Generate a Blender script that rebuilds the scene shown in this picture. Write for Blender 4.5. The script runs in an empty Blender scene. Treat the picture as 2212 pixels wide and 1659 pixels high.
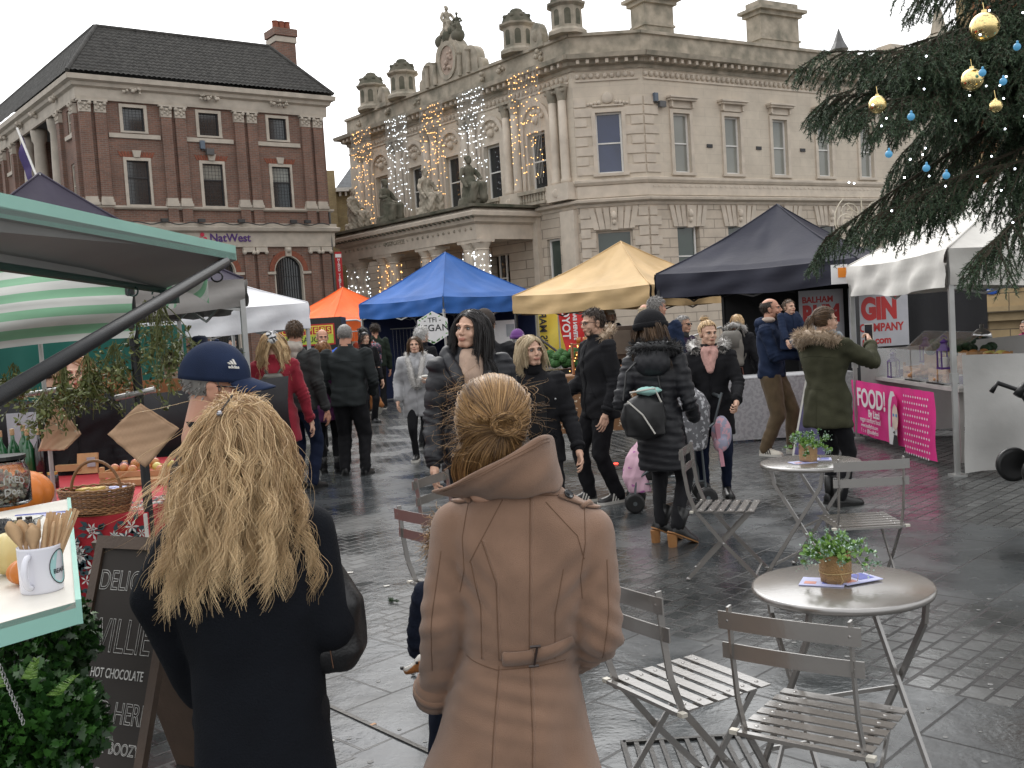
import bpy,bmesh,math,random
import numpy as np
from mathutils import Vector,Matrix,Quaternion
from mathutils.bvhtree import BVHTree
sc = bpy.context.scene
R = math.radians
# ------------------------------------------------------------------ camera, world, sun, exposure
FPX,PITCH,ROLL,EYE = 2195.0,R(3.4),R(3.6),1.69        # focal length for a frame 2212 wide
_F = np.array([0,math.cos(PITCH),-math.sin(PITCH)]); _U0 = np.array([0,math.sin(PITCH),math.cos(PITCH)]); _X0 = np.array([1.,0,0])
_X = _X0*math.cos(ROLL) - _U0*math.sin(ROLL); _U = _U0*math.cos(ROLL) + _X0*math.sin(ROLL)
cam = bpy.data.objects.new('camera',bpy.data.cameras.new('camera')); sc.collection.objects.link(cam)
cam.data.sensor_width = 36; cam.data.lens = 36*FPX/2212; cam.data.clip_start = .05; cam.data.clip_end = 800
cam.matrix_world = Matrix(((_X[0],_U[0],-_F[0],0),(_X[1],_U[1],-_F[1],0),(_X[2],_U[2],-_F[2],EYE),(0,0,0,1)))
sc.camera = cam
def ray(u,v): return _X*(u-1106)/FPX - _U*(v-829.5)/FPX + _F
def on_z(u,v,z=0.):                      # point of the place seen at photo position (u,v) at height z
    r = ray(u,v); t = (z-EYE)/r[2]; return Vector((r*t + np.array([0,0,EYE])).tolist())
def at(u,v,y):                           # the same at depth y
    r = ray(u,v); return Vector((r*(y/r[1]) + np.array([0,0,EYE])).tolist())
SUN_EL,SUN_AZ = R(44),R(-14)            # azimuth from +Y towards +X
w = bpy.data.worlds.new('World'); sc.world = w; w.use_nodes = True
nt = w.node_tree; nt.nodes.clear()
def N(t,ty,**k):
    n = t.nodes.new(ty)
    for a,b in k.items(): setattr(n,a,b)
    return n
wo = N(nt,'ShaderNodeOutputWorld'); bg = N(nt,'ShaderNodeBackground'); bg.inputs[1].default_value = .148
sky = N(nt,'ShaderNodeTexSky',sky_type='NISHITA',sun_disc=False,sun_elevation=SUN_EL,sun_rotation=SUN_AZ)
sky.air_density = 1.2; sky.dust_density = 2.0
tc = N(nt,'ShaderNodeTexCoord'); mp = N(nt,'ShaderNodeMapping'); mp.inputs['Scale'].default_value = (1.6,1.6,4.2); mp.inputs['Location'].default_value = (.35,0,.1)
nz = N(nt,'ShaderNodeTexNoise'); nz.inputs['Scale'].default_value = 1.7; nz.inputs['Detail'].default_value = 6; nz.inputs['Roughness'].default_value = .55
rp = N(nt,'ShaderNodeValToRGB'); rp.color_ramp.elements[0].position = .33; rp.color_ramp.elements[1].position = .47
sx = N(nt,'ShaderNodeSeparateXYZ'); cl = N(nt,'ShaderNodeMapRange'); cl.inputs[1].default_value = -.1; cl.inputs[2].default_value = .5
cl.inputs[3].default_value = 6.8; cl.inputs[4].default_value = 11.5
cc = N(nt,'ShaderNodeCombineColor'); mx = N(nt,'ShaderNodeMix',data_type='RGBA')
n2 = N(nt,'ShaderNodeTexNoise'); n2.inputs['Scale'].default_value = 3.1; n2.inputs['Detail'].default_value = 5
m2 = N(nt,'ShaderNodeMath',operation='MULTIPLY'); r2 = N(nt,'ShaderNodeMapRange'); r2.inputs[1].default_value = .3; r2.inputs[2].default_value = .6; r2.inputs[3].default_value = .74; r2.inputs[4].default_value = 1.1
L = nt.links.new
L(tc.outputs['Generated'],mp.inputs['Vector']); L(mp.outputs[0],nz.inputs['Vector']); L(nz.outputs[0],rp.inputs[0]); L(mp.outputs[0],n2.inputs['Vector'])
dp = N(nt,'ShaderNodeVectorMath',operation='DOT_PRODUCT'); dp.inputs[1].default_value = (math.sin(SUN_AZ)*math.cos(SUN_EL),math.cos(SUN_AZ)*math.cos(SUN_EL),math.sin(SUN_EL))   # cloud is brightest round the hidden sun
gm = N(nt,'ShaderNodeMath',operation='MAXIMUM'); gm.inputs[1].default_value = 0; gp_ = N(nt,'ShaderNodeMath',operation='POWER'); gp_.inputs[1].default_value = 5; ga = N(nt,'ShaderNodeMath',operation='MULTIPLY_ADD'); ga.inputs[1].default_value = 1.6; ga.inputs[2].default_value = .92; m3 = N(nt,'ShaderNodeMath',operation='MULTIPLY')
L(tc.outputs['Generated'],dp.inputs[0]); L(dp.outputs['Value'],gm.inputs[0]); L(gm.outputs[0],gp_.inputs[0]); L(gp_.outputs[0],ga.inputs[0])
L(tc.outputs['Generated'],sx.inputs[0]); L(sx.outputs[2],cl.inputs[0]); L(n2.outputs[0],r2.inputs[0]); L(cl.outputs[0],m3.inputs[0]); L(ga.outputs[0],m3.inputs[1]); L(m3.outputs[0],m2.inputs[0]); L(r2.outputs[0],m2.inputs[1])
for i in range(3): L(m2.outputs[0],cc.inputs[i])
L(rp.outputs[0],mx.inputs[0]); L(sky.outputs[0],mx.inputs[6]); L(cc.outputs[0],mx.inputs[7]); L(mx.outputs[2],bg.inputs[0]); L(bg.outputs[0],wo.inputs[0])
sl = bpy.data.lights.new('sun','SUN'); sl.energy = .6; sl.angle = R(22); sl.color = (1,.95,.87)
so = bpy.data.objects.new('sun',sl); sc.collection.objects.link(so)
so.rotation_euler = Vector((math.sin(SUN_AZ)*math.cos(SUN_EL),math.cos(SUN_AZ)*math.cos(SUN_EL),math.sin(SUN_EL))).to_track_quat('Z','Y').to_euler()
sc.view_settings.view_transform = 'Standard'; sc.view_settings.look = 'None'; sc.view_settings.exposure = 0; sc.view_settings.gamma = 1
sc.view_settings.use_curve_mapping = False
sc.cycles.use_denoising = True; sc.cycles.max_bounces = 6; sc.cycles.transparent_max_bounces = 12
rnd = random.Random(7); rng = np.random.default_rng(11)

# ------------------------------------------------------------------ tagging
def tag(o,label=None,cat=None,group=None,kind=None):
    if label: o['label'] = label
    if cat: o['category'] = cat
    if group: o['group'] = group
    if kind: o['kind'] = kind
    return o
def thing(name,label,cat,loc=(0,0,0),rz=0.,group=None):
    o = bpy.data.objects.new(name,None); o.empty_display_size = .1; sc.collection.objects.link(o)
    o.location = loc; o.rotation_euler = (0,0,rz); return tag(o,label,cat,group)
def dup(o,parent=None):
    c = o.copy(); sc.collection.objects.link(c); c.parent = parent
    for ch in o.children: dup(ch,c)
    return c
# ------------------------------------------------------------------ materials
MC = {}
def M(name,col=(.5,.5,.5),rough=.7,var=.15,sc_=6.,bump=0.,bsc=80.,metal=0.,sheen=0.,spec=.5,emit=None,es=1.,trans=0.,alpha=1.,col2=None,thr=None,stretch=None,sss=0.):
    if name in MC: return MC[name]
    m = bpy.data.materials.new(name); m.use_nodes = True; t = m.node_tree; b = t.nodes['Principled BSDF']; l = t.links.new
    b.inputs['Roughness'].default_value = rough; b.inputs['Metallic'].default_value = metal; b.inputs['Specular IOR Level'].default_value = spec
    if sheen: b.inputs['Sheen Weight'].default_value = sheen; b.inputs['Sheen Roughness'].default_value = .5
    if trans: b.inputs['Transmission Weight'].default_value = trans
    if alpha < 1: b.inputs['Alpha'].default_value = alpha
    if emit: b.inputs['Emission Color'].default_value = (*emit,1); b.inputs['Emission Strength'].default_value = es
    co = N(t,'ShaderNodeTexCoord'); mpn = N(t,'ShaderNodeMapping'); l(co.outputs['Object'],mpn.inputs[0])
    if stretch: mpn.inputs['Scale'].default_value = stretch
    nz = N(t,'ShaderNodeTexNoise'); nz.inputs['Scale'].default_value = sc_; nz.inputs['Detail'].default_value = 5; l(mpn.outputs[0],nz.inputs['Vector'])
    rr = N(t,'ShaderNodeValToRGB'); e = rr.color_ramp.elements
    c2 = col2 if col2 else tuple(min(1,c*(1+var)) for c in col); c1 = col if col2 else tuple(c*(1-var) for c in col)
    e[0].color = (*c1,1); e[1].color = (*c2,1); e[0].position = .3; e[1].position = .7
    if thr: e[0].position = thr-.02; e[1].position = thr+.02
    l(nz.outputs[0],rr.inputs[0]); l(rr.outputs[0],b.inputs['Base Color'])
    if bump:
        n3 = N(t,'ShaderNodeTexNoise'); n3.inputs['Scale'].default_value = bsc; n3.inputs['Detail'].default_value = 4; l(mpn.outputs[0],n3.inputs['Vector'])
        bp = N(t,'ShaderNodeBump'); bp.inputs['Strength'].default_value = bump; bp.inputs['Distance'].default_value = .01
        l(n3.outputs[0],bp.inputs['Height']); l(bp.outputs[0],b.inputs['Normal'])
    MC[name] = m; return m
def Mattr(name,ca,cb,rough=.5,spec=.5,**k):          # colour varies strand by strand / leaf by leaf through the 'tint' attribute
    if name in MC: return MC[name]
    m = M(name,ca,rough,spec=spec,**k); t = m.node_tree; b = t.nodes['Principled BSDF']
    a = N(t,'ShaderNodeAttribute',attribute_name='tint'); r = N(t,'ShaderNodeValToRGB'); e = r.color_ramp.elements
    e[0].color = (*ca,1); e[1].color = (*cb,1); t.links.new(a.outputs['Fac'],r.inputs[0]); t.links.new(r.outputs[0],b.inputs['Base Color'])
    return m
# ------------------------------------------------------------------ mesh builder
class MB:
    def __init__(s): s.v = []; s.f = []; s.m = []; s.tint = []
    def add(s,vs,fs,mi=0,tint=None):
        n = len(s.v); s.v.extend([tuple(map(float,p)) for p in vs]); s.f.extend([tuple(i+n for i in f) for f in fs]); s.m.extend([mi]*len(fs))
        if tint is not None: s.tint.extend([tint]*len(vs)) if np.isscalar(tint) else s.tint.extend(list(tint))
        return s
    def box(s,c,d,rz=0.,mi=0,mat=None):
        x,y,z = [k/2 for k in d]; vs = [Vector((a,b,g)) for a in (-x,x) for b in (-y,y) for g in (-z,z)]
        if mat is None: mat = Matrix.Rotation(rz,4,'Z')
        vs = [mat @ v + Vector(c) for v in vs]
        return s.add(vs,[(0,1,3,2),(4,6,7,5),(0,4,5,1),(2,3,7,6),(0,2,6,4),(1,5,7,3)],mi)
    def hexa(s,p,mi=0): return s.add(p,[(0,1,2,3),(7,6,5,4),(0,4,5,1),(1,5,6,2),(2,6,7,3),(3,7,4,0)],mi)
    def tube(s,pts,r,n=8,mi=0,cap=True,tint=None):
        pts = [Vector(p) for p in pts]; k = len(pts); rs = r if hasattr(r,'__len__') else [r]*k
        vs = []; up = None
        for i,p in enumerate(pts):
            t = (pts[min(i+1,k-1)]-pts[max(i-1,0)]).normalized()
            if up is None: up = t.orthogonal().normalized()
            a = (up - t*up.dot(t)); a = a.normalized() if a.length > 1e-6 else t.orthogonal().normalized(); up = a; b = t.cross(a)
            for j in range(n):
                q = 2*math.pi*j/n; vs.append(p + (a*math.cos(q)+b*math.sin(q))*rs[i])
        fs = [(i*n+j,i*n+(j+1) % n,(i+1)*n+(j+1) % n,(i+1)*n+j) for i in range(k-1) for j in range(n)]
        if cap: fs += [tuple(range(n))[::-1],tuple((k-1)*n+j for j in range(n))]
        return s.add(vs,fs,mi,tint)
    def bar(s,a,b,wd,th,side=None,mi=0):        # flat bar from a to b: width along side, thickness across
        a = Vector(a); b = Vector(b); t = (b-a).normalized(); sd = Vector(side) if side is not None else t.orthogonal()
        sd = (sd - t*sd.dot(t)).normalized(); up = t.cross(sd)
        c = [sd*x*wd/2+up*y*th/2 for x,y in ((-1,-1),(1,-1),(1,1),(-1,1))]
        return s.add([a+k for k in c]+[b+k for k in c],[(3,2,1,0),(4,5,6,7),(0,1,5,4),(1,2,6,5),(2,3,7,6),(3,0,4,7)],mi)
    def rings(s,rg,mi=0,cap=True,tint=None):       # list of rings of points
        n = len(rg[0]); vs = [p for r in rg for p in r]; k = len(rg)
        fs = [(i*n+j,i*n+(j+1) % n,(i+1)*n+(j+1) % n,(i+1)*n+j) for i in range(k-1) for j in range(n)]
        if cap: fs += [tuple(range(n))[::-1],tuple((k-1)*n+j for j in range(n))]
        return s.add(vs,fs,mi,tint)
    def loft(s,rg,n=28,mi=0,cap=True,p=2.):       # (cx,cy,cz,rx,ry[,tiltx,tilty])
        out = []
        for g in rg:
            cx,cy,cz,rx,ry = g[:5]; tx,ty = (g[5],g[6]) if len(g) > 6 else (0,0); r_ = []
            for j in range(n):
                q = 2*math.pi*j/n; c,d = math.cos(q),math.sin(q); e = 2/p
                x = rx*math.copysign(abs(c)**e,c); y = ry*math.copysign(abs(d)**e,d); r_.append((cx+x,cy+y,cz+x*tx+y*ty))
            out.append(r_)
        return s.rings(out,mi,cap)
    def lathe(s,prof,c=(0,0,0),n=24,mi=0,mat=None):
        out = []
        for r,z in prof:
            ring = [Vector((r*math.cos(2*math.pi*j/n),r*math.sin(2*math.pi*j/n),z)) for j in range(n)]
            out.append([((mat @ q) if mat else q)+Vector(c) for q in ring])
        return s.rings(out,mi)
    def ell(s,c,r,n=16,m=10,mi=0,rot=None):
        c = Vector(c); r = (r,r,r) if np.isscalar(r) else r; out = []
        for i in range(m+1):
            a = math.pi*(i/m) if 0 < i < m else (1e-3 if i == 0 else math.pi-1e-3)
            ring = [Vector((r[0]*math.sin(a)*math.cos(2*math.pi*j/n),r[1]*math.sin(a)*math.sin(2*math.pi*j/n),-r[2]*math.cos(a))) for j in range(n)]
            out.append([((rot @ q) if rot else q)+c for q in ring])
        return s.rings(out,mi)
    def cap(s,a,b,ra,rb,n=14):                    # tapered capsule
        a = Vector(a); b = Vector(b); t = b-a; Ln = t.length; t.normalize(); pts = []; rs = []
        for q in (0,.35,.7,1): pts.append(a - t*ra*math.cos(q*math.pi/2)); rs.append(max(ra*math.sin(q*math.pi/2),1e-3))
        for q in (1,.7,.35,0): pts.append(b + t*rb*math.cos(q*math.pi/2)); rs.append(max(rb*math.sin(q*math.pi/2),1e-3))
        return s.tube(pts,rs,n)
    def grid(s,P,mi=0,closed=False):                # P[i][j] points
        n = len(P); k = len(P[0]); return s.add([p for r in P for p in r],[(i*k+j,i*k+j+1,(i+1)*k+j+1,(i+1)*k+j) for i in range(n-1) for j in range(k-1)],mi)
    def mesh(s,name='mesh'):
        me = bpy.data.meshes.new(name); me.from_pydata(s.v,[],s.f)
        if any(s.m): me.polygons.foreach_set('material_index',s.m)
        if s.tint and len(s.tint) == len(s.v):
            a = me.attributes.new('tint','FLOAT','POINT'); a.data.foreach_set('value',[float(x) for x in s.tint])
        me.update(); return me
    def build(s,name,mats,parent=None,smooth=False,loc=None,rz=None,fix=True):
        me = s.mesh(name)
        if fix:
            bm = bmesh.new(); bm.from_mesh(me); bmesh.ops.recalc_face_normals(bm,faces=bm.faces); bm.to_mesh(me); bm.free()
        return link(name,me,mats,parent,smooth,loc,rz)
def link(name,me,mats,parent=None,smooth=False,loc=None,rz=None):
    for m in (mats if isinstance(mats,(list,tuple)) else [mats]): me.materials.append(m)
    if smooth: me.polygons.foreach_set('use_smooth',[True]*len(me.polygons))
    o = bpy.data.objects.new(name,me); sc.collection.objects.link(o); o.parent = parent
    if loc is not None: o.location = loc
    if rz is not None: o.rotation_euler = (0,0,rz)
    return o
def remesh(mb,voxel,smooth=4,folds=0.,fsc=.15,depth_off=(0,0,0),seed=0):
    me = mb.mesh('tmp'); o = bpy.data.objects.new('tmp',me); sc.collection.objects.link(o)
    r = o.modifiers.new('r','REMESH'); r.mode = 'VOXEL'; r.voxel_size = voxel
    s = o.modifiers.new('s','SMOOTH'); s.factor = .6; s.iterations = smooth
    dg = bpy.context.evaluated_depsgraph_get(); out = bpy.data.meshes.new_from_object(o.evaluated_get(dg)); bpy.data.objects.remove(o)
    out.materials.clear()
    if folds:
        n = len(out.vertices); co = np.empty(n*3); out.vertices.foreach_get('co',co); co = co.reshape(-1,3)
        no = np.empty(n*3); out.vertices.foreach_get('normal',no); no = no.reshape(-1,3)
        g = np.random.default_rng(seed+5); d = np.zeros(n)
        for k in range(5):                              # drapery: sums of warped waves
            kv = g.normal(size=3)*np.array([1,1,.45]); kv = kv/np.linalg.norm(kv)*(2*math.pi/fsc)*(.6+.5*k*.5); wv = g.normal(size=3)*5
            ph = g.uniform(0,6.28); d += np.sin(co @ kv + 1.6*np.sin(co @ wv+ph)+ph)/(1+k*.5)
        co += no*(d*folds/2.2)[:,None]; out.vertices.foreach_set('co',co.ravel()); out.update()
    return out
def text(s,size,name='text',mats=None,parent=None,mat4=None,ext=.002,bevel=0.,outline=False,align='LEFT',sx_=1.,bold=0.,sp=1.):
    c = bpy.data.curves.new(name,'FONT'); c.body = s; c.size = size; c.align_x = align; c.extrude = ext; c.space_character = sp
    if outline: c.fill_mode = 'NONE'; c.bevel_depth = bevel; c.extrude = 0
    elif bold: c.offset = bold
    o = bpy.data.objects.new('t',c); sc.collection.objects.link(o); dg = bpy.context.evaluated_depsgraph_get()
    me = bpy.data.meshes.new_from_object(o.evaluated_get(dg)); bpy.data.objects.remove(o); bpy.data.curves.remove(c)
    me.transform(Matrix.Diagonal((sx_,1,1,1)))
    if mat4 is not None: me.transform(mat4)
    if mats is None: return me
    me.materials.clear(); return link(name,me,mats,parent)
def basis(o,x,y,z=None):                             # local axes x (right), y (up of the lettering) at point o
    x = Vector(x).normalized(); y = Vector(y); y = (y-x*y.dot(x)).normalized(); z = x.cross(y)
    return Matrix(((x.x,y.x,z.x,o[0]),(x.y,y.y,z.y,o[1]),(x.z,y.z,z.z,o[2]),(0,0,0,1)))
def arc_pts(c,r,a0,a1,n): return [(c[0]+r*math.cos(a0+(a1-a0)*i/n),c[1]+r*math.sin(a0+(a1-a0)*i/n)) for i in range(n+1)]
# ------------------------------------------------------------------ the ground: wet slabs and setts
def ground_mat():
    m = bpy.data.materials.new('wet_paving'); m.use_nodes = True; t = m.node_tree; b = t.nodes['Principled BSDF']; l = t.links.new
    co = N(t,'ShaderNodeTexCoord'); mp = N(t,'ShaderNodeMapping'); mp.inputs['Rotation'].default_value = (0,0,R(-45)); l(co.outputs['Object'],mp.inputs[0])
    wz = N(t,'ShaderNodeTexNoise'); wz.inputs['Scale'].default_value = .9; wv = N(t,'ShaderNodeVectorMath',operation='MULTIPLY_ADD'); wv.inputs[1].default_value = (.03,.03,0)
    l(mp.outputs[0],wz.inputs['Vector']); l(wz.outputs['Color'],wv.inputs[0]); l(mp.outputs[0],wv.inputs[2])
    def brick(wd,ht,ms,c1,c2,mo):
        k = N(t,'ShaderNodeTexBrick',offset=.5); k.inputs['Scale'].default_value = 1; k.inputs['Brick Width'].default_value = wd; k.inputs['Row Height'].default_value = ht
        k.inputs['Mortar Size'].default_value = ms; k.inputs['Mortar Smooth'].default_value = .3; k.inputs['Color1'].default_value = (*c1,1); k.inputs['Color2'].default_value = (*c2,1); k.inputs['Mortar'].default_value = (*mo,1)
        l(wv.outputs[0],k.inputs['Vector']); return k
    A = brick(.95,.42,.007,(.028,.032,.034),(.056,.061,.063),(.006,.006,.006))
    B = brick(.15,.115,.010,(.030,.033,.033),(.072,.075,.074),(.010,.010,.010))
    # setts lie in bands (along the slab grid) and over the far square
    sp = N(t,'ShaderNodeSeparateXYZ'); l(mp.outputs[0],sp.inputs[0])
    def mth(op,a,b_=None):
        n = N(t,'ShaderNodeMath',operation=op)
        for i,x in enumerate((a,b_)):
            if x is None: continue
            if hasattr(x,'node'): l(x,n.inputs[i])
            else: n.inputs[i].default_value = x
        return n.outputs[0]
    def band(ch,a,b_): return mth('MULTIPLY',mth('GREATER_THAN',sp.outputs[ch],a),mth('LESS_THAN',sp.outputs[ch],b_))
    bands = mth('MAXIMUM',mth('MAXIMUM',mth('MAXIMUM',band(0,4.25,5.6),mth('MULTIPLY',band(0,3.35,4.4),band(1,3.95,9))),mth('MULTIPLY',band(0,1.2,2.3),band(1,2.9,9))),mth('GREATER_THAN',sp.outputs[0],7.6))
    mix = N(t,'ShaderNodeMix',data_type='RGBA'); l(bands,mix.inputs[0]); l(A.outputs[0],mix.inputs[6]); l(B.outputs[0],mix.inputs[7])
    fac = N(t,'ShaderNodeMix',data_type='FLOAT'); l(bands,fac.inputs[0]); l(A.outputs['Fac'],fac.inputs[2]); l(B.outputs['Fac'],fac.inputs[3])
    st = N(t,'ShaderNodeTexNoise'); st.inputs['Scale'].default_value = 1.3; st.inputs['Detail'].default_value = 7; st.inputs['Roughness'].default_value = .62; l(co.outputs['Object'],st.inputs['Vector'])
    sr = N(t,'ShaderNodeMapRange'); sr.inputs[1].default_value = .35; sr.inputs[2].default_value = .68; sr.inputs[3].default_value = .62; sr.inputs[4].default_value = 1.5; l(st.outputs[0],sr.inputs[0])
    mu = N(t,'ShaderNodeVectorMath',operation='SCALE'); l(mix.outputs[2],mu.inputs[0]); l(sr.outputs[0],mu.inputs['Scale']); l(mu.outputs[0],b.inputs['Base Color'])
    pn = N(t,'ShaderNodeTexNoise'); pn.inputs['Scale'].default_value = 1.1; pn.inputs['Detail'].default_value = 5; pn.inputs['Roughness'].default_value = .6; l(co.outputs['Object'],pn.inputs['Vector'])
    pr = N(t,'ShaderNodeMapRange'); pr.inputs[1].default_value = .38; pr.inputs[2].default_value = .62; pr.inputs[3].default_value = .09; pr.inputs[4].default_value = .36; b.inputs['Specular IOR Level'].default_value = .5; l(pn.outputs[0],pr.inputs[0])
    ro = mth('ADD',pr.outputs[0],mth('MULTIPLY',fac.outputs[0],.2)); l(ro,b.inputs['Roughness'])
    fn = N(t,'ShaderNodeTexNoise'); fn.inputs['Scale'].default_value = 45; fn.inputs['Detail'].default_value = 6; l(co.outputs['Object'],fn.inputs['Vector'])
    f2 = N(t,'ShaderNodeTexNoise'); f2.inputs['Scale'].default_value = 7; f2.inputs['Detail'].default_value = 3; l(co.outputs['Object'],f2.inputs['Vector'])
    h = mth('ADD',mth('MULTIPLY',fn.outputs[0],.16),mth('ADD',mth('MULTIPLY',f2.outputs[0],.7),mth('MULTIPLY',mth('SUBTRACT',1.,fac.outputs[0]),.55)))
    bp = N(t,'ShaderNodeBump'); bp.inputs['Strength'].default_value = .5; bp.inputs['Distance'].default_value = .012; l(h,bp.inputs['Height']); l(bp.outputs[0],b.inputs['Normal'])
    return m
g = MB(); g.add([(-150,-30,0),(150,-30,0),(150,260,0),(-150,260,0)],[(0,1,2,3)])
tag(g.build('ground',ground_mat()),kind='structure')
g = MB(); m_iron = M('cast_iron',(.05,.048,.045),.35,metal=.6,bump=.3)
gc = on_z(1500,1640)
for k in range(9): g.box((gc.x-.2+.05*k,gc.y,.006),(.018,.34,.008),rz=R(0))
g.box((gc.x,gc.y-.18,.006),(.5,.02,.01)); g.box((gc.x,gc.y+.18,.006),(.5,.02,.01)); g.box((gc.x-.25,gc.y,.006),(.02,.38,.01)); g.box((gc.x+.25,gc.y,.006),(.02,.38,.01))
tag(g.build('drain_grate',m_iron,None),'cast iron drain grate set in the slabs under the nearest bistro chair','grate')
g = MB(); a,b = on_z(600,1475),on_z(960,1640); g.bar((a.x,a.y,.003),(b.x,b.y,.003),.022,.006,(1,1,0)); 
tag(g.build('drain_channel',m_iron),'narrow slot drain running through the slabs between the two women in front','drain')
m_ring = M('inlaid_ring',(.10,.095,.09),.5); m_red = M('red_glow',(.5,.02,.02),emit=(1,.08,.05),es=3)
for i,(u,v) in enumerate(((1352,1008),(1330,1033),(1345,1056))):
    p = on_z(1240+i*30+60,970+i*24+8); t = thing('ground_light',['ground light ring in the setts, farthest of the three left of the pushchair','ground light ring in the setts, middle of the three left of the pushchair','dark ground ring in the setts, nearest of the three by the black trainers'][i],'ground light',(p.x,p.y,0),0,'round lights set in the paving')
    MB().tube([(.285*math.cos(R(12*k)),.285*math.sin(R(12*k)),.001) for k in range(31)],.008,6,cap=False).build('ring',m_ring,t)
    MB().lathe([(.03,.001),(.03,.009),(.001,.01)],n=12).build('lamp',m_red if i < 2 else m_ring,t)

# ------------------------------------------------------------------ facade helpers
class Fac:
    def __init__(s,az,o=(0,0,0),base=(0,0)):
        a = R(az); s.d = Vector((math.sin(a),math.cos(a),0)); n = Vector((s.d.y,-s.d.x,0))
        if n.y > 0: n = -n
        s.n = n; s.o = Vector(o)
    def __call__(s,a,o,z): return s.o + s.d*a + s.n*o + Vector((0,0,z))
    def off(s,a,o=0): f = Fac.__new__(Fac); f.d = s.d; f.n = s.n; f.o = s.o+s.d*a+s.n*o; return f
def fb(mb,F,s0,s1,o0,o1,z0,z1,mi=0): return mb.hexa([F(s0,o0,z0),F(s1,o0,z0),F(s1,o1,z0),F(s0,o1,z0),F(s0,o0,z1),F(s1,o0,z1),F(s1,o1,z1),F(s0,o1,z1)],mi)
def fwall(mb,F,s0,s1,z0,z1,holes=(),dep=.3,mi=0,rmi=None):
    ss = sorted({s0,s1,*[h[0] for h in holes],*[h[1] for h in holes]}); zs = sorted({z0,z1,*[h[2] for h in holes],*[h[3] for h in holes]})
    for a,b in zip(ss,ss[1:]):
        for c,d in zip(zs,zs[1:]):
            m = ((a+b)/2,(c+d)/2)
            if any(h[0] < m[0] < h[1] and h[2] < m[1] < h[3] for h in holes): continue
            mb.add([F(a,0,c),F(b,0,c),F(b,0,d),F(a,0,d)],[(0,1,2,3)],mi)
    for h in holes:
        q = [(h[0],h[2]),(h[1],h[2]),(h[1],h[3]),(h[0],h[3])]
        for i in range(4):
            a,b = q[i],q[(i+1) % 4]; mb.add([F(a[0],0,a[1]),F(b[0],0,b[1]),F(b[0],-dep,b[1]),F(a[0],-dep,a[1])],[(0,1,2,3)],rmi if rmi is not None else mi)
def fmould(mb,F,prof,s0,s1,e0=0,e1=0,mi=0):       # moulding profile [(o,z)..] run from s0 to s1, ends mitred outward
    mb.rings([[F(s0-o*e0,o,z) for o,z in prof],[F(s1+o*e1,o,z) for o,z in prof]],mi)
def brickmat(name,F1,F2,c1,c2,mo,bw,bh,ms,bump=.3,off=.5,stain=.25,rough=.85):
    m = bpy.data.materials.new(name); m.use_nodes = True; t = m.node_tree; b = t.nodes['Principled BSDF']; l = t.links.new; b.inputs['Roughness'].default_value = rough
    co = N(t,'ShaderNodeTexCoord'); d = N(t,'ShaderNodeVectorMath',operation='DOT_PRODUCT'); v = F1.d + (F2.d if F2 else Vector((0,0,0))); d.inputs[1].default_value = tuple(v); l(co.outputs['Object'],d.inputs[0])
    sp = N(t,'ShaderNodeSeparateXYZ'); l(co.outputs['Object'],sp.inputs[0]); cb = N(t,'ShaderNodeCombineXYZ'); l(d.outputs['Value'],cb.inputs[0]); l(sp.outputs[2],cb.inputs[1])
    k = N(t,'ShaderNodeTexBrick',offset=off); k.inputs['Scale'].default_value = 1; k.inputs['Brick Width'].default_value = bw; k.inputs['Row Height'].default_value = bh; k.inputs['Mortar Size'].default_value = ms
    k.inputs['Color1'].default_value = (*c1,1); k.inputs['Color2'].default_value = (*c2,1); k.inputs['Mortar'].default_value = (*mo,1); k.inputs['Bias'].default_value = -.1; l(cb.outputs[0],k.inputs['Vector'])
    n = N(t,'ShaderNodeTexNoise'); n.inputs['Scale'].default_value = 1.1; n.inputs['Detail'].default_value = 8; n.inputs['Roughness'].default_value = .65; l(co.outputs['Object'],n.inputs['Vector'])
    r = N(t,'ShaderNodeMapRange'); r.inputs[1].default_value = .3; r.inputs[2].default_value = .7; r.inputs[3].default_value = 1-stain; r.inputs[4].default_value = 1+stain*.7; l(n.outputs[0],r.inputs[0])
    s = N(t,'ShaderNodeVectorMath',operation='SCALE'); l(k.outputs[0],s.inputs[0]); l(r.outputs[0],s.inputs['Scale']); l(s.outputs[0],b.inputs['Base Color'])
    bp = N(t,'ShaderNodeBump'); bp.invert = True; bp.inputs['Strength'].default_value = bump; bp.inputs['Distance'].default_value = .02; l(k.outputs['Fac'],bp.inputs['Height']); l(bp.outputs[0],b.inputs['Normal'])
    return m
m_stone = M('pale_stone',(.54,.455,.37),.8,.13,1.6,.25,9); m_stoned = M('weathered_stone',(.20,.185,.145),.9,.3,1.8,.5,8,col2=(.46,.40,.32))
m_mossy = M('mossy_stone',(.055,.06,.04),.95,sc_=1.8,bump=.6,bsc=10,col2=(.17,.155,.12))
m_cream = M('cream_stone',(.565,.495,.41),.75,.12,2.2,.2,12); m_glass = M('dark_glass',(.02,.026,.03),.06,.3,.8,spec=.8); m_glass2 = M('blind_glass',(.23,.235,.21),.1,.12,.5,spec=.8)
m_glassb = M('blue_glass',(.035,.05,.11),.08,.2,.8,spec=.8); m_white = M('white_paint',(.72,.71,.68),.5,.05); m_lead = M('leading',(.02,.02,.022),.5)
m_glassg = M('green_glass',(.05,.07,.06),.08,.2,.8,spec=.8)
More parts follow.
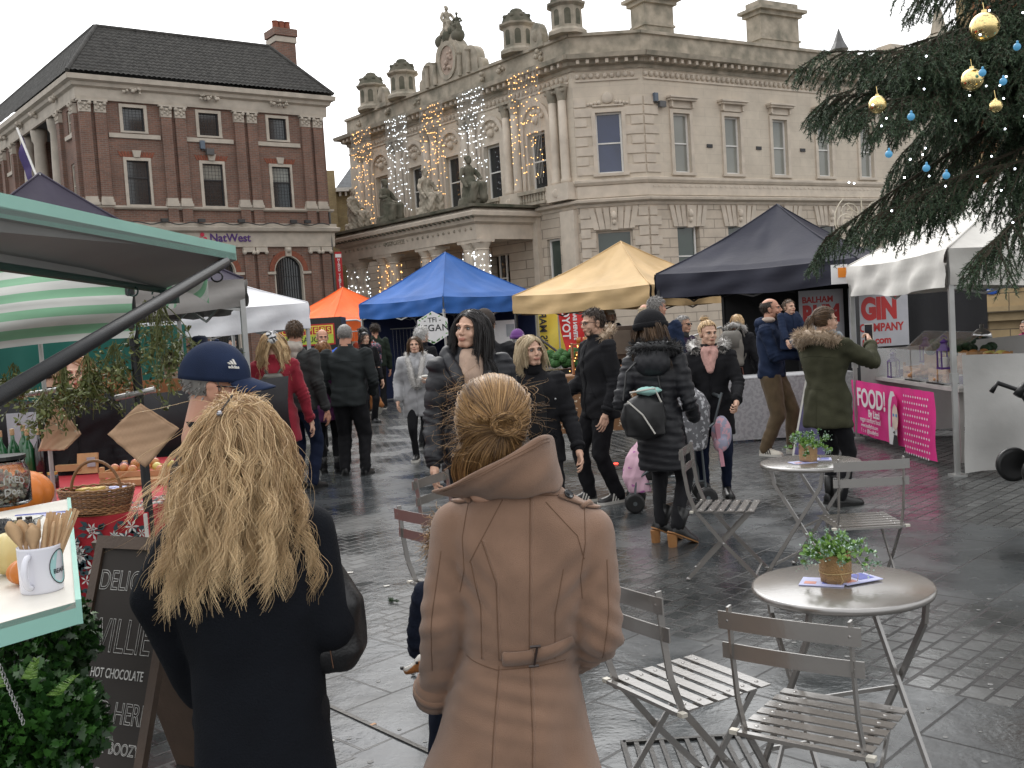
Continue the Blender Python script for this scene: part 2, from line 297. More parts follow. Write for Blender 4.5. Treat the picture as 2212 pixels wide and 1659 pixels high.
def fwin(root,F,s0,s1,z0,z1,o=-.22,fw=.07,pane=m_glass,frame=m_white,rail=.5,cols=1,lead=None,fd=.07,blind=None):
    w = MB()
    fb(w,F,s0,s0+fw,o,o+fd,z0,z1); fb(w,F,s1-fw,s1,o,o+fd,z0,z1); fb(w,F,s0+fw,s1-fw,o,o+fd,z0,z0+fw); fb(w,F,s0+fw,s1-fw,o,o+fd,z1-fw,z1)
    if rail: zz = z0+(z1-z0)*rail; fb(w,F,s0+fw,s1-fw,o+.005,o+fd-.01,zz-.03,zz+.03)
    for c in range(1,cols): x = s0+(s1-s0)*c/cols; fb(w,F,x-.02,x+.02,o+.008,o+fd-.02,z0+fw,z1-fw)
    fr = w.build('window',frame,root)
    p = MB(); p.add([F(s0+fw/2,o+.012,z0+fw/2),F(s1-fw/2,o+.012,z0+fw/2),F(s1-fw/2,o+.012,z1-fw/2),F(s0+fw/2,o+.012,z1-fw/2)],[(0,1,2,3)]); p.build('pane',pane,fr)
    if blind: zb = z0+(z1-z0)*blind; q = MB(); q.add([F(s0+fw,o+.016,zb),F(s1-fw,o+.016,zb),F(s1-fw,o+.016,z1-fw),F(s0+fw,o+.016,z1-fw)],[(0,1,2,3)]); q.build('blind',m_glass2,fr)
    if lead:
        q = MB(); nx,ny = lead
        for i in range(1,nx): x = s0+(s1-s0)*i/nx; fb(q,F,x-.006,x+.006,o+.012,o+.024,z0+fw,z1-fw)
        for i in range(1,ny): z = z0+(z1-z0)*i/ny; fb(q,F,s0+fw,s1-fw,o+.012,o+.022,z-.006,z+.006)
        q.build('leading',m_lead,fr)
    return fr
def bobble(mb,c,r,seed=0,n=7):                      # a carved knot of stone
    q = random.Random(seed)
    for i in range(n): mb.ell((c[0]+q.uniform(-1,1)*r*.7,c[1]+q.uniform(-1,1)*r*.7,c[2]+q.uniform(-1,1)*r*.7),r*q.uniform(.3,.6),8,6)

# ------------------------------------------------------------------ the brick bank
m_trim = M('bank_stone',(.46,.41,.345),.8,.14,2.2,.2,12)
BO = (-16.9,42.0,0); bank = thing('brick_bank','red brick bank with pale stone cornice, grey pantile roof and tall leaded windows','building',BO)
FA,FB = Fac(53.5),Fac(-39.0)
m_brick = brickmat('red_brick',FA,FB,(.215,.104,.073),(.140,.078,.060),(.20,.165,.135),.24,.08,.011,.3)
m_brick2 = M('rubbed_brick',(.22,.07,.04),.85,.25,9,.2)
winA = [(1.72,2.60),(4.95,5.83),(8.18,9.04)]
archA = [(2.15,.95),(5.4,.95),(8.65,.95)]
hol = []
for a,b in winA: hol += [(a,b,10.72,11.70),(a+.01,b+.03,7.66,9.50)]
for c,r in archA: hol.append((c-r*.75,c+r*.75,.4,4.75+.72))
wb = MB(); fwall(wb,FA,0,10.95,0,12.2,hol,.3)
holB = []
for s in (1.35,11.2): holB += [(s-.3,s+.3,10.72,11.7),(s-.3,s+.3,7.66,9.5)]
fwall(wb,FB,0,2.9,0,12.2,[h for h in holB if h[0] < 2.5],.3); fwall(wb,FB,9.9,22,0,12.2,[h for h in holB if h[0] > 9],.3)
Fr = FB.off(0,0); e = FA(10.95,0,0)
wb.add([FA(10.95,0,0),FA(10.95,-14,0),FA(10.95,-14,12.6),FA(10.95,0,12.6)],[(0,1,2,3)])
wb.add([FB(2.9,0,0),FB(2.9,-1.6,0),FB(2.9,-1.6,12),FB(2.9,0,12)],[(0,1,2,3)]); wb.add([FB(9.9,0,0),FB(9.9,-1.6,0),FB(9.9,-1.6,12),FB(9.9,0,12)],[(0,1,2,3)]); wb.add([FB(2.9,-1.6,0),FB(9.9,-1.6,0),FB(9.9,-1.6,12),FB(2.9,-1.6,12)],[(0,1,2,3)])
wb.build('wall',m_brick,bank,fix=False)
for (a,b) in winA:                                     # pale surrounds, sills, keystones, windows
    for z0,z1,kind in ((10.72,11.70,0),(7.66,9.50,1)):
        q = MB(); t = .13
        fb(q,FA,a-t,a,-.02,.05,z0-.0,z1+t); fb(q,FA,b+.03*kind,b+t,-.02,.05,z0,z1+t); fb(q,FA,a,b+.03*kind,-.02,.045,z1,z1+t)
        fb(q,FA,a-t,b+t,-.02,.07,z0-.08,z0)
        if kind: q.hexa([FA((a+b)/2-.12,.0,z1+t+.01),FA((a+b)/2+.12,.0,z1+t+.01),FA((a+b)/2+.12,.09,z1+t+.01),FA((a+b)/2-.12,.09,z1+t+.01),FA((a+b)/2-.19,.0,z1+.42),FA((a+b)/2+.19,.0,z1+.42),FA((a+b)/2+.19,.1,z1+.42),FA((a+b)/2-.19,.1,z1+.42)])
        q.build('window_surround',m_trim,bank)
        if kind:
            c = (a+b)/2
            for sg in (-1,1):
                q = MB()
                for k in range(5): x0 = c+sg*(.16+k*.1); x1 = x0+sg*.09; q.hexa([FA(min(x0,x1),.0,z1+t+.012),FA(max(x0,x1),.0,z1+t+.012),FA(max(x0,x1),.02,z1+t+.012),FA(min(x0,x1),.02,z1+t+.012),FA(min(x0,x1)+sg*.03*k,.0,z1+.36),FA(max(x0,x1)+sg*.03*k,.0,z1+.36),FA(max(x0,x1)+sg*.03*k,.02,z1+.36),FA(min(x0,x1)+sg*.03*k,.02,z1+.36)])
                q.build('brick_arch',m_brick2,bank)
        fwin(bank,FA,a,b+.03*kind,z0,z1,o=-.12,fw=.045,frame=m_lead,rail=.62 if kind else 0,cols=1,lead=(6,8) if not kind else (6,12),blind=.62 if (kind and a > 4) else None)
    q = MB(); fb(q,FA,a-.62,b+.62,.0,.07,10.42,10.60); q.build('stone_band',m_trim,bank)
def pil(F,s,w,parent,cap=True,mat=m_brick):
    q = MB(); fb(q,F,s-w/2,s+w/2,0,.16,7.95,11.38); fb(q,F,s-w/2,s+w/2,0,.16,6.9,7.5); p = q.build('pilaster',mat,parent)
    q = MB(); z = 11.38; fb(q,F,s-w/2-.01,s+w/2+.01,0,.18,z,z+.4)
    fb(q,F,s-w/2-.08,s+w/2+.08,0,.24,z+.43,z+.5)
    for k in (-1,1): q.ell(F(s+k*w*.42,.2,z+.36),.085,8,6)
    for k in range(4): q.ell(F(s-w*.38+k*w*.25,.18,z+.12+.08*(k % 2)),.06,8,6)
    q.ell(F(s,.22,z+.3),.07,8,6); q.build('capital',m_trim,p)
    q = MB(); fb(q,F,s-w/2-.06,s+w/2+.06,0,.24,7.6,7.72); fb(q,F,s-w/2-.03,s+w/2+.03,0,.2,7.72,7.84); fb(q,F,s-w/2-.01,s+w/2+.01,0,.175,7.84,7.95); q.build('pilaster_base',m_trim,p)
for c in (.5,3.8,7.04,10.26):
    for k in (-.3,.3): pil(FA,c+k,.44,bank)
for s in (.45,1.9+.6,10.3,12.2,13.4): pil(FB,s,.42,bank)
for s in (4.2,6.9,8.8):
    q = MB(); q.lathe([(.36,6.9),(.36,7.2),(.31,7.3),(.3,8.5),(.29,9.8),(.25,11.3),(.33,11.45),(.36,11.8),(.36,11.95)],FB(s,-.25,0),20); q.build('column',m_trim,bank,True)
PROF = [(0,11.9),(.12,11.9),(.14,12.02),(.14,12.35),(.28,12.42),(.32,12.55),(.48,12.62),(.5,12.82),(0,12.84)]
q = MB(); fmould(q,FA,PROF,0,10.95,1,1); fmould(q,FB,PROF,0,22,1,0)
for c in (2.15,5.4,8.65): [bobble(q,FA(c+dx,.3,12.33),.14,int(c*9)+i,5) for i,dx in enumerate((-.3,0,.3))]
for c in (2.3,5.5,8.0,11.0): bobble(q,FB(c,.3,12.33),.18,int(c*7),7)
q.build('cornice',m_trim,bank)
q = MB(); S2 = [(0,7.46),(.1,7.46),(.16,7.52),(.16,7.6),(0,7.61)]; fmould(q,FA,S2,0,10.95,1,1); fmould(q,FB,S2,0,22,1,0)
S3 = [(0,5.84),(.1,5.86),(.12,6.48),(.3,6.56),(.34,6.7),(.2,6.76),(.2,6.9),(0,6.9)]; fmould(q,FA,S3,0,10.95,1,1); fmould(q,FB,S3,0,22,1,0)
q.build('lower_cornice',m_trim,bank)
q = MB(); n = 60; c_ = [FA(.3+10.4*i/n,.36+.03*math.sin(i*1.3),6.86+.05*math.sin(i*.9)) for i in range(n+1)]; q.tube(c_,.025,6)
for s in (3,4.6,6.4,8.9,9.6): q.box(FA(s,.36,6.98),(.3,.16,.14),R(36))
q.build('light_cable',M('dark_cable',(.04,.04,.04),.6),bank)
for c,r in archA:                                      # ground floor arches
    q = MB(); n = 16; ri,ro = .72,.95; zc = 4.75
    for i in range(n):
        a0,a1 = math.pi*i/n,math.pi*(i+1)/n
        P = lambda a,rr,o: FA(c+rr*math.cos(a),o,zc+rr*math.sin(a))
        q.hexa([P(a0,ri,-.1),P(a0,ro,-.1),P(a0,ro,.05),P(a0,ri,.05),P(a1,ri,-.1),P(a1,ro,-.1),P(a1,ro,.05),P(a1,ri,.05)])
    q.build('brick_arch',m_brick2,bank)
    q = MB()
    for i in range(n):
        a0,a1 = math.pi*i/n,math.pi*(i+1)/n
        P = lambda a,rr,o: FA(c+rr*math.cos(a),o,zc+rr*math.sin(a))
        q.hexa([P(a0,.66,-.2),P(a0,.72,-.2),P(a0,.72,.02),P(a0,.66,.02),P(a1,.66,-.2),P(a1,.72,-.2),P(a1,.72,.02),P(a1,.66,.02)])
    for sg in (-1,1): x0,x1 = sorted((c+sg*.66,c+sg*.72)); fb(q,FA,x0,x1,-.2,.02,.4,zc); x0,x1 = sorted((c+sg*.66,c+sg*1.1)); fb(q,FA,x0,x1,0,.08,zc-.14,zc-.02)
    fb(q,FA,c-.14,c+.14,.0,.14,5.42,5.84); q.ell(FA(c,.16,5.7),.12,8,6); q.build('arch_surround',m_trim,bank)
    q = MB(); fb(q,FA,c-.66,c+.66,-.22,-.21,.4,zc+.72); w_ = q.build('arched_window',m_glass,bank)
    q = MB(); [fb(q,FA,c-.66+.12*k,c-.64+.12*k,-.2,-.17,.4,zc+.7) for k in range(1,11)]; [fb(q,FA,c-.66,c+.66,-.2,-.175,z,z+.02) for z in (1.5,2.1,2.7,3.3,3.9,4.5)]; q.build('leading',m_lead,w_)
for c in (3.8,7.04,10.26):
    q = MB()
    for k in (-.3,.3): fb(q,FA,c+k-.22,c+k+.22,0,.14,.3,5.5)
    p = q.build('pilaster',m_brick,bank); q = MB()
    for k in (-.3,.3):
        fb(q,FA,c+k-.27,c+k+.27,0,.2,5.62,5.83)
        for j in (-1,1): q.ell(FA(c+k+j*.22,.18,5.6),.1,8,6)
    q.build('capital',m_trim,p)
# mansard roof with pantile rolls
def roofgrid(F,s0,s1,t0,t1,mat,rows=15):
    P = []; cols = 60; ns = cols*5
    for j in range(rows*2+1):
        f = min(1,(j+(j % 2)*.85)/2/rows) if j % 2 else (j/2)/rows
        lift = 0 if j % 2 else .055
        if j % 2: lift = 0.0
        a,b = s0+(t0-s0)*f,s1+(t1-s1)*f; o = .42+(-1.35-.42)*f; z = 12.9+(15.3-12.9)*f; P.append([F(s,o,z+lift+.05*abs(math.sin(math.pi*s/.21))) for s in [a+(b-a)*i/ns for i in range(ns+1)]])
    g_ = MB(); g_.grid(P); return g_
m_tile = M('grey_pantile',(.052,.05,.046),.85,.35,5,.3,30)
q = roofgrid(FA,-.42,11.37,1.35,9.1,m_tile); q2 = roofgrid(FB,-.42,22,1.35,20,m_tile); q.add(q2.v,q2.f)
q.add([FA(11.37,.42,12.9),FA(11.37,-13,12.9),FA(9.1,-12,15.3),FA(9.1,-1.35,15.3)],[(0,1,2,3)])
q.add([FA(1.3,-1.3,15.32),FA(9.15,-1.3,15.32),FA(9.15,-12,15.32),FB(20,-1.3,15.32),],[(0,1,2,3)])
q.add([FA(0,0,12.86),FA(11,0,12.86),FA(11,-14,12.86),FB(22,0,12.86)],[(0,1,2,3)])
rf = q.build('roof',m_tile,bank,fix=False)
q = MB(); q.tube([FA(1.35,-1.35,15.34),FA(9.1,-1.35,15.34)],.09,8); q.tube([FA(-.42,.42,12.93),FA(1.35,-1.35,15.34)],.09,8); q.tube([FA(11.37,.42,12.93),FA(9.1,-1.35,15.34)],.09,8); q.tube([FB(1.35,-1.35,15.34),FB(20,-1.35,15.34)],.09,8); q.build('ridge_tile',m_tile,rf)
q = MB(); fb(q,FA,9.75,10.75,-2.9,-1.9,12.9,16.1); fb(q,FA,9.65,10.85,-3.0,-1.8,16.1,16.45); ch = q.build('chimney',m_brick,rf)
q = MB(); fb(q,FA,9.7,10.8,-2.95,-1.85,15.8,16.05); q.build('chimney_band',m_trim,rf)
q = MB(); [q.lathe([(.16,16.45),(.15,16.85),(.18,16.9)],FA(10+.3*k,-2.4,0),12) for k in range(3)]; q.build('chimney_pot',m_brick2,rf)
q = MB(); q.box(FB(21.5,-1.5,14.6),(.7,.7,1.5),R(39)); q.box(FB(21.5,-1.5,15.6),(.3,.3,.8),R(39)); q.build('rear_chimney',m_brick,rf)
for s in (1.35,11.2):
    for z0,z1 in ((10.72,11.7),(7.66,9.5)):
        fwin(bank,FB,s-.3,s+.3,z0,z1,o=-.12,fw=.09,frame=m_trim,rail=.5); q = MB(); fb(q,FB,s-.5,s+.5,0,.1,z0-.22,z0-.05); q.build('sill',m_trim,bank)
# lettering of the bank, flag, camera boxes
M_ = basis(Vector(BO)+FA(4.98,.135,6.10),FA.d,(0,0,1))
m_pur = M('purple_letter',(.07,.02,.16),.5,.05); m_redl = M('red_letter',(.55,.02,.06),.5,.05)
sg = thing('bank_sign','NatWest purple letters with red emblem on the bank fascia','sign',Vector(BO)+FA(5,.14,6))
o_ = text('NatWest',.5,'lettering',m_pur,sg,Matrix.Translation(-sg.location) @ M_,.012,bold=.008)
q = MB()
for k in range(3):
    a = R(90+120*k); c0 = Vector((.0+.13*math.cos(a),.13*math.sin(a)))
    hx = [(c0.x+.1*math.cos(R(60*i+90)),c0.y+.1*math.sin(R(60*i+90))) for i in range(6)]
    q.rings([[M_ @ Vector((x-.32,y+.17,0))-sg.location for x,y in hx],[M_ @ Vector((x-.32,y+.17,.02))-sg.location for x,y in hx]])
q.build('emblem',m_redl,sg)
def flood(F,s,z,label,g=None):
    t = thing('wall_floodlight',label,'floodlight',F(s,0,z),math.atan2(F.d.y,F.d.x),g); b = m_lead2
    MB().box((0,-.16,0),(.34,.16,.26)).build('lamp_body',b,t); MB().box((-.3,-.1,.3),(.2,.14,.36)).build('junction_box',M('blue_grey',(.10,.13,.17),.5),t); MB().box((-.12,-.06,.08),(.4,.05,.05)).build('bracket',b,t)
    return t
m_lead2 = M('lamp_grey',(.09,.09,.09),.4)
Fw = Fac(53.5,BO); flood(Fw,5.3,10.0,'grey floodlight and blue box on the brick bank between its middle windows','floodlights on the facades')
p0,p1 = at(100,432,41.5),at(37,277,43)
fl = thing('flag_pole','white pole with a purple flag leaning out from the bank side front','flag',p0)
MB().tube([(0,0,0),p1-p0],.05,8).build('pole',m_white,fl); q = MB(); G = []
for i in range(9): G.append([(p1-p0)*(1-.06*i)+Vector((.05+.06*math.sin(j*.8+i*.5),.1*math.sin(i+j),-.1-1.5*j/8-.0)) for j in range(9)])
q.grid(G); q.build('flag',M('purple_cloth',(.05,.03,.13),.8),fl,True,fix=False)

# ------------------------------------------------------------------ the pale stone town hall
HO = Vector((3.42,45.0,0)); hall = thing('stone_hall','pale stone town hall with porch, turrets, clock gable and arched windows','building',HO)
FC = Fac(-39.2); oc = Vector((6.47,45.0,0))-HO; FY = Fac(90); FD = Fac(59.5,oc)
# ashlar (shared by three wall directions): joints in height only on upper floor, blocks below
m_ash = brickmat("ashlar",Fac(25),None,(.585,.515,.42),(.555,.485,.395),(.49,.425,.35),1.4,.42,.008,.15,stain=.14,rough=.8)
m_rust = brickmat("rusticated",Fac(25),None,(.56,.485,.395),(.53,.455,.37),(.33,.28,.23),1.1,.42,.018,.7,stain=.16,rough=.85)
bays = [2.5+3.28*k for k in range(5)]; mids = [.85+3.28*k for k in range(6)]
holC = [(c-.62,c+.62,7.75,10.3) for c in bays]
up = MB(); fwall(up,FC,0,19,6.9,13.2,holC,.45)
wD = [(1.62+3.03*k,2.58+3.03*k,7.95,10.58) for k in range(5)]
fwall(up,FY,0,3.05,6.8,13.2,[(.93,2.08,7.98,10.62)],.3); fwall(up,FD,0,24,6.8,13.2,wD,.35)
up.build('upper_wall',m_ash,hall,fix=False)
lo = MB(); gC = [(1.35,2.25,.9,5.4)]+[(c-.75,c+.75,.3,5.0) for c in bays[1:]]
fwall(lo,FC,0,19,0,6.9,gC,.5); fwall(lo,FY,0,3.05,0,6.8,[(.7,2.3,2.2,5.5)],.4); gD = [(a-.05,a+1.25,2.2,5.6) for a,*_ in wD]; fwall(lo,FD,0,24,0,6.8,gD,.4)
lo.build('lower_wall',m_rust,hall,fix=False)
bk = MB(); bk.add([FC(19,0,0),FC(19,-12,0),FC(19,-12,14),FC(19,0,14)],[(0,1,2,3)]); bk.add([FC(19,0,13.9),FC(0,0,13.9),FY(3.05,0,13.9),FD(24,0,13.9),FD(24,-14,13.9)],[(0,1,2,3,4)]); bk.add([FC(0,-.9,0),FC(19,-.9,0),FC(19,-.9,13),FC(0,-.9,13)],[(0,1,2,3)]); bk.build('core',m_stoned,hall,fix=False)
CP = [(0,12.45),(.08,12.45),(.1,12.6),(.3,12.66),(.34,12.8),(.62,12.86),(.66,13.05),(.2,13.16),(0,13.16)]
q = MB(); fmould(q,FC,CP,0,19,.6,1); fmould(q,FY,CP,0,3.05,.6,.25); fmould(q,FD,CP,0,24,.25,0)
q.build('cornice',m_stoned,hall)
q = MB()
for F,n0,n1 in ((FC,0,19),(FY,0,3.05),(FD,0,24)):
    s = n0+.2
    while s < n1: fb(q,F,s,s+.14,.1,.5,12.66,12.82); s += .42
tag(q.build('modillions',m_cream,hall),kind='stuff')
q = MB()
for F,n0,n1 in ((FC,.2,19),(FY,.15,2.9),(FD,.1,24)):
    fb(q,F,n0,n1,0,.04,12.42,12.46); fb(q,F,n0,n1,0,.06,11.98,12.06); s = n0+.1
    while s < n1-.1: q.ell(F(s,.03,12.22),(.11,.11,.13),8,6); s += .3
q.build('carved_frieze',m_cream,hall)
q = MB(); PP = [(.05,13.16),(.05,13.9),(.16,13.92),(.16,14.05),(-.3,14.05),(-.3,13.16)]
for F,a,b,e0,e1 in ((FC,0,19,.4,.3),(FY,0,3.05,.4,.2),(FD,0,24,.2,0)): fmould(q,F,PP,a,b,e0,e1)
q.build('parapet',m_stoned,hall)
q = MB(); SS = [(0,7.5),(.06,7.5),(.14,7.62),(.14,7.72),(0,7.76)]; S4 = [(0,6.55),(.05,6.55),(.08,6.66),(.3,6.74),(.32,6.84),(0,6.92)]; S5 = [(0,6.95),(.05,6.95),(.05,7.45),(0,7.45)]
for F,a,b,e0,e1 in ((FC,0,2.6,.6,0),(FY,0,3.05,.6,.25),(FD,0,24,.25,0)): fmould(q,F,SS,a,b,e0,e1); fmould(q,F,S4,a,b,e0,e1); fmould(q,F,S5,a,b,e0,e1)
s = .3
while s < 23.5: fb(q,FD,s,s+.18,.05,.07,7.3,7.38); s += .3
q.build('string_course',m_cream,hall)
for F,s,sg in ((FY,.0,1),(FY,3.05,-1),(FD,0,1)):
  for k in range(8):
    q = MB()
    for _ in (0,): z = 7.95+k*.42; a,b = sorted((s+sg*.03,s+sg*(.55 if k % 2 else .8))); fb(q,F,a,b,0,.05,z,z+.36); q.build('quoin',m_cream,hall)
for F,s,sg in ((FY,.0,1),(FY,3.05,-1),(FD,0,1)):
  for k in range(10):
    q = MB()
    for _ in (0,): z = 2.2+k*.43; a,b = sorted((s+sg*.03,s+sg*(.45 if k % 2 else .66))); fb(q,F,a,b,0,.06,z,z+.38); q.build('quoin',m_cream,hall)
def wsur(F,a,b,z0,z1,t=.17,hood=None,seg=False):
    q = MB(); fb(q,F,a-t,a,0,.07,z0,z1+t); fb(q,F,b,b+t,0,.07,z0,z1+t); fb(q,F,a,b,0,.07,z1,z1+t); fb(q,F,a-t-.05,b+t+.05,0,.12,z0-.12,z0)
    if hood:
        fb(q,F,a-.28,b+.28,0,.3,hood,hood+.1); fb(q,F,a-.34,b+.34,0,.38,hood+.1,hood+.18); fb(q,F,a-.1,b+.1,0,.1,hood-.3,hood)
        for s in (a-.16,b+.08): fb(q,F,s,s+.1,0,.2,hood-.28,hood)
    if seg:
        c = (a+b)/2; q.ell(F(c,.06,z1+.62),(.26,.1,.26),12,8)
        for sg in (-1,1):
            for k in range(4): q.ell(F(c+sg*(.38+.16*k),.05,z1+.42-.02*k),.1-.012*k,8,6)
        fb(q,F,a-.1,b+.1,0,.1,z1+.26,z1+.32)
    return q.build('window_surround',m_cream,hall)
for i,(a,b,z0,z1) in enumerate(wD): wsur(FD,a,b,z0,z1,hood=11.1); fwin(hall,FD,a,b,z0,z1,o=-.2,fw=.08,pane=m_glass2)
wsur(FY,.93,2.08,7.98,10.62,seg=True); fwin(hall,FY,.93,2.08,7.98,10.62,o=-.2,fw=.08,pane=m_glassb)
fwin(hall,FY,.7,2.3,2.2,5.5,o=-.25,fw=.09,pane=m_glassg,frame=m_cream,rail=.6)
for F,c,w_ in [(FY,1.5,.8)]+[(FD,(a+b)/2+.03,.65) for a,b,_,_ in gD]:       # ground floor: voussoirs, face keystone
    q = MB()
    for k in range(-3,4):
        if k == 0: continue
        x = c+k*.26; dx = k*.07; q.hexa([F(x-.12,0,5.55),F(x+.12,0,5.55),F(x+.12,.07,5.55),F(x-.12,.07,5.55),F(x-.12+dx,0,6.5),F(x+.12+dx,0,6.5),F(x+.12+dx,.07,6.5),F(x-.12+dx,.07,6.5)])
    fb(q,F,c-.15,c+.15,0,.14,5.5,6.5); q.ell(F(c,.16,6.12),(.14,.14,.2),10,8); q.ell(F(c,.24,6.1),(.04,.06,.05),6,5); q.ell(F(c,.16,5.85),(.1,.1,.14),8,6); q.build('keystone',m_cream,hall)
for a,b,z0,z1 in gD: fwin(hall,FD,a,b-.1,z0,z1,o=-.25,fw=.09,pane=m_glassg,rail=.6)
q = MB(); [fb(q,FD,s,s+.32,0,.05,9.12,9.27) for s in (3.55,6.6,9.5)]; q.build('wall_vent',m_lead,hall)
Fw = Fac(59.5,(6.47,45,0)); flood(Fw,.95,10.9,'grey floodlight and blue box on the corner of the stone hall','floodlights on the facades')
for i,c in enumerate(bays):                            # upper front: arched recess frames and windows
    q = MB(); n = 14; zc = 10.65
    for j in range(n):
        a0,a1 = math.pi*j/n,math.pi*(j+1)/n; P = lambda a,rr,o: FC(c+rr*math.cos(a),o,zc+rr*math.sin(a))
        q.hexa([P(a0,.82,0),P(a0,1.02,0),P(a0,1.02,.14),P(a0,.82,.14),P(a1,.82,0),P(a1,1.02,0),P(a1,1.02,.14),P(a1,.82,.14)])
    for sg in (-1,1): x0,x1 = sorted((c+sg*.82,c+sg*1.02)); fb(q,FC,x0,x1,0,.14,7.7,zc)
    for a in range(5): r_ = R(30+30*a); q.ell(FC(c+.5*math.cos(r_),.03,zc+.08+.5*math.sin(r_)),.12,8,6)
    q.ell(FC(c,.04,zc+.2),.2,10,8); q.build('arch_surround',m_cream,hall)
    wsur(FC,c-.62,c+.62,7.75,10.3,t=.12); fwin(hall,FC,c-.62,c+.62,7.75,10.3,o=-.3,fw=.08)
    q = MB()
    for k in range(9): q.lathe([(.05,7.1),(.075,7.2),(.04,7.38),(.05,7.5)],FC(c-.8+.2*k,.5,0),8)
    fb(q,FC,c-.95,c+.95,.4,.6,7.5,7.66); fb(q,FC,c-.95,c+.95,.38,.62,6.98,7.1); q.build('balustrade',m_stoned,hall)
for c in mids:
    for k in (-.32,.32):
        q = MB(); q.lathe([(.25,7.7),(.25,7.85),(.21,7.95),(.2,9.5),(.18,11.3)],FC(c+k,.16,0),14); p = q.build('pilaster',m_cream,hall,True)
        q = MB(); q.lathe([(.18,11.3),(.27,11.7),(.3,11.85)],FC(c+k,.16,0),12)
        for j in (-1,1): q.ell(FC(c+k+j*.22,.3,11.72),.1,8,6)
        fb(q,FC,c+k-.3,c+k+.3,0,.46,11.85,11.98); q.build('capital',m_stoned,p)
    q = MB(); fb(q,FC,c-.75,c+.75,0,.5,6.95,7.7); q.ell(FC(c,.5,7.3),(.2,.05,.2),10,8); q.build('pedestal',m_cream,hall)
# turrets, clock gable
def turret(F,s,z,parent):
    t = MB(); c = F(s,-.2,0); M8 = lambda r,z_: [Vector((c.x+r*math.cos(R(22.5+45*i)),c.y+r*math.sin(R(22.5+45*i)),z_)) for i in range(8)]
    t.rings([M8(.9,z),M8(.9,z+.15),M8(.72,z+.3),M8(.70,z+1.2),M8(.88,z+1.3),M8(.9,z+1.38),M8(.76,z+1.42)]); b = t.build('turret',m_stoned,parent)
    z2 = z+1.42; q = MB(); rr = .76
    for k in range(6): q.rings([M8(rr,z2+.1*k),M8(rr-.02,z2+.1*k+.1)]); rr -= .12 if k > 2 else .065
    q.ell(F(s,-.2,z2+.60),(.3,.3,.12),8,6); [q.ell((c.x+.6*math.cos(R(22.5+45*i)),c.y+.6*math.sin(R(22.5+45*i)),z2+.3),.1,6,5) for i in range(8)]; q.build('turret_cap',m_mossy,b)
    q = MB()
    for i in range(8):
        a = R(45*i); d = Vector((math.cos(a),math.sin(a),0)); sd = Vector((-d.y,d.x,0)); cc_ = Vector((c.x,c.y,0))+d*.652
        pts = [cc_+sd*x+Vector((0,0,z_)) for x,z_ in [(-.14,z+.4),(.14,z+.4),(.14,z+.95)]+[(.14*math.cos(R(30*j)),z+.95+.14*math.sin(R(30*j))) for j in range(1,6)]+[(-.14,z+.95)]]
        q.add(pts+[p+d*.012 for p in pts],[tuple(range(len(pts))),tuple(range(len(pts),2*len(pts)))]); q.f.pop(-2); q.m.pop(-2)
    q.build('niche',m_mossy,b,fix=False)
for s in (16.45,13.3,3.65,.3): turret(FC,s,14.05,hall)
for s in (15.0,2.0): 
    q = MB(); q.rings([[FC(s+.42*math.cos(R(a)),o,14.05+.85*max(0,math.sin(R(a)))**.8*1.2) for a in range(0,181,20)] for o in (-.25,.15)]); fb(q,FC,s-.5,s+.5,-.3,.2,13.95,14.12); q.ell(FC(s,.15,14.5),(.2,.08,.28),8,6); q.build('parapet_crest',m_stoned,hall)
gs = 8.75; q = MB()
def archbox(q,s,w_,z0,z1,o0,o1,n=14):
    pr = [(s-w_,z0)]+[(s-w_*math.cos(math.pi*j/n),z1+w_*math.sin(math.pi*j/n)) for j in range(n+1)]+[(s+w_,z0)]
    q.rings([[FC(a,o0,z_) for a,z_ in pr],[FC(a,o1,z_) for a,z_ in pr]])
archbox(q,gs,1.05,14.0,15.1,-.5,.12); archbox(q,gs-1.75,.62,14.0,14.7,-.4,.1); archbox(q,gs+1.75,.62,14.0,14.7,-.4,.1); archbox(q,gs-2.4,.3,14,14.3,-.35,.05); archbox(q,gs+2.4,.3,14,14.3,-.35,.05)
fb(q,FC,gs-.65,gs+.65,-.45,.1,16.0,16.35); gb = q.build('clock_gable',m_stoned,hall)
q = MB(); rg = []
for rr,oo in ((.95,.12),(.95,.2),(.72,.2),(.72,.12)): rg.append([FC(gs+rr*.8*math.cos(R(12*i)),oo,15.0+rr*math.sin(R(12*i))) for i in range(30)])
q.rings(rg,cap=False); q.build('gable_moulding',m_stoned,gb)
q = MB(); rg = [[FC(gs+.72*.8*math.cos(R(12*i)),.13,15.0+.72*math.sin(R(12*i))) for i in range(30)]]; q.add(rg[0],[tuple(range(30))])
for i in range(12): q.ell(FC(gs+rnd.uniform(-.35,.35),.15,15+rnd.uniform(-.5,.5)),rnd.uniform(.06,.14),8,6)
q.build('carved_panel',M('pink_stone',(.40,.31,.25),.8,.2,4),gb,fix=False)
q = MB()
for s in (gs-1.75,gs+1.75,gs-1.05,gs+1.05): q.lathe([(.12,14),(.1,15.0),(.16,15.1)],FC(s,.18,0),10)
for s in (1.9,4.6,11.7,6.0,14.4,17.7): bobble(q,FC(s,.1,13.6),.22,int(s*3),8)
q.build('gable_carving',m_stoned,gb)
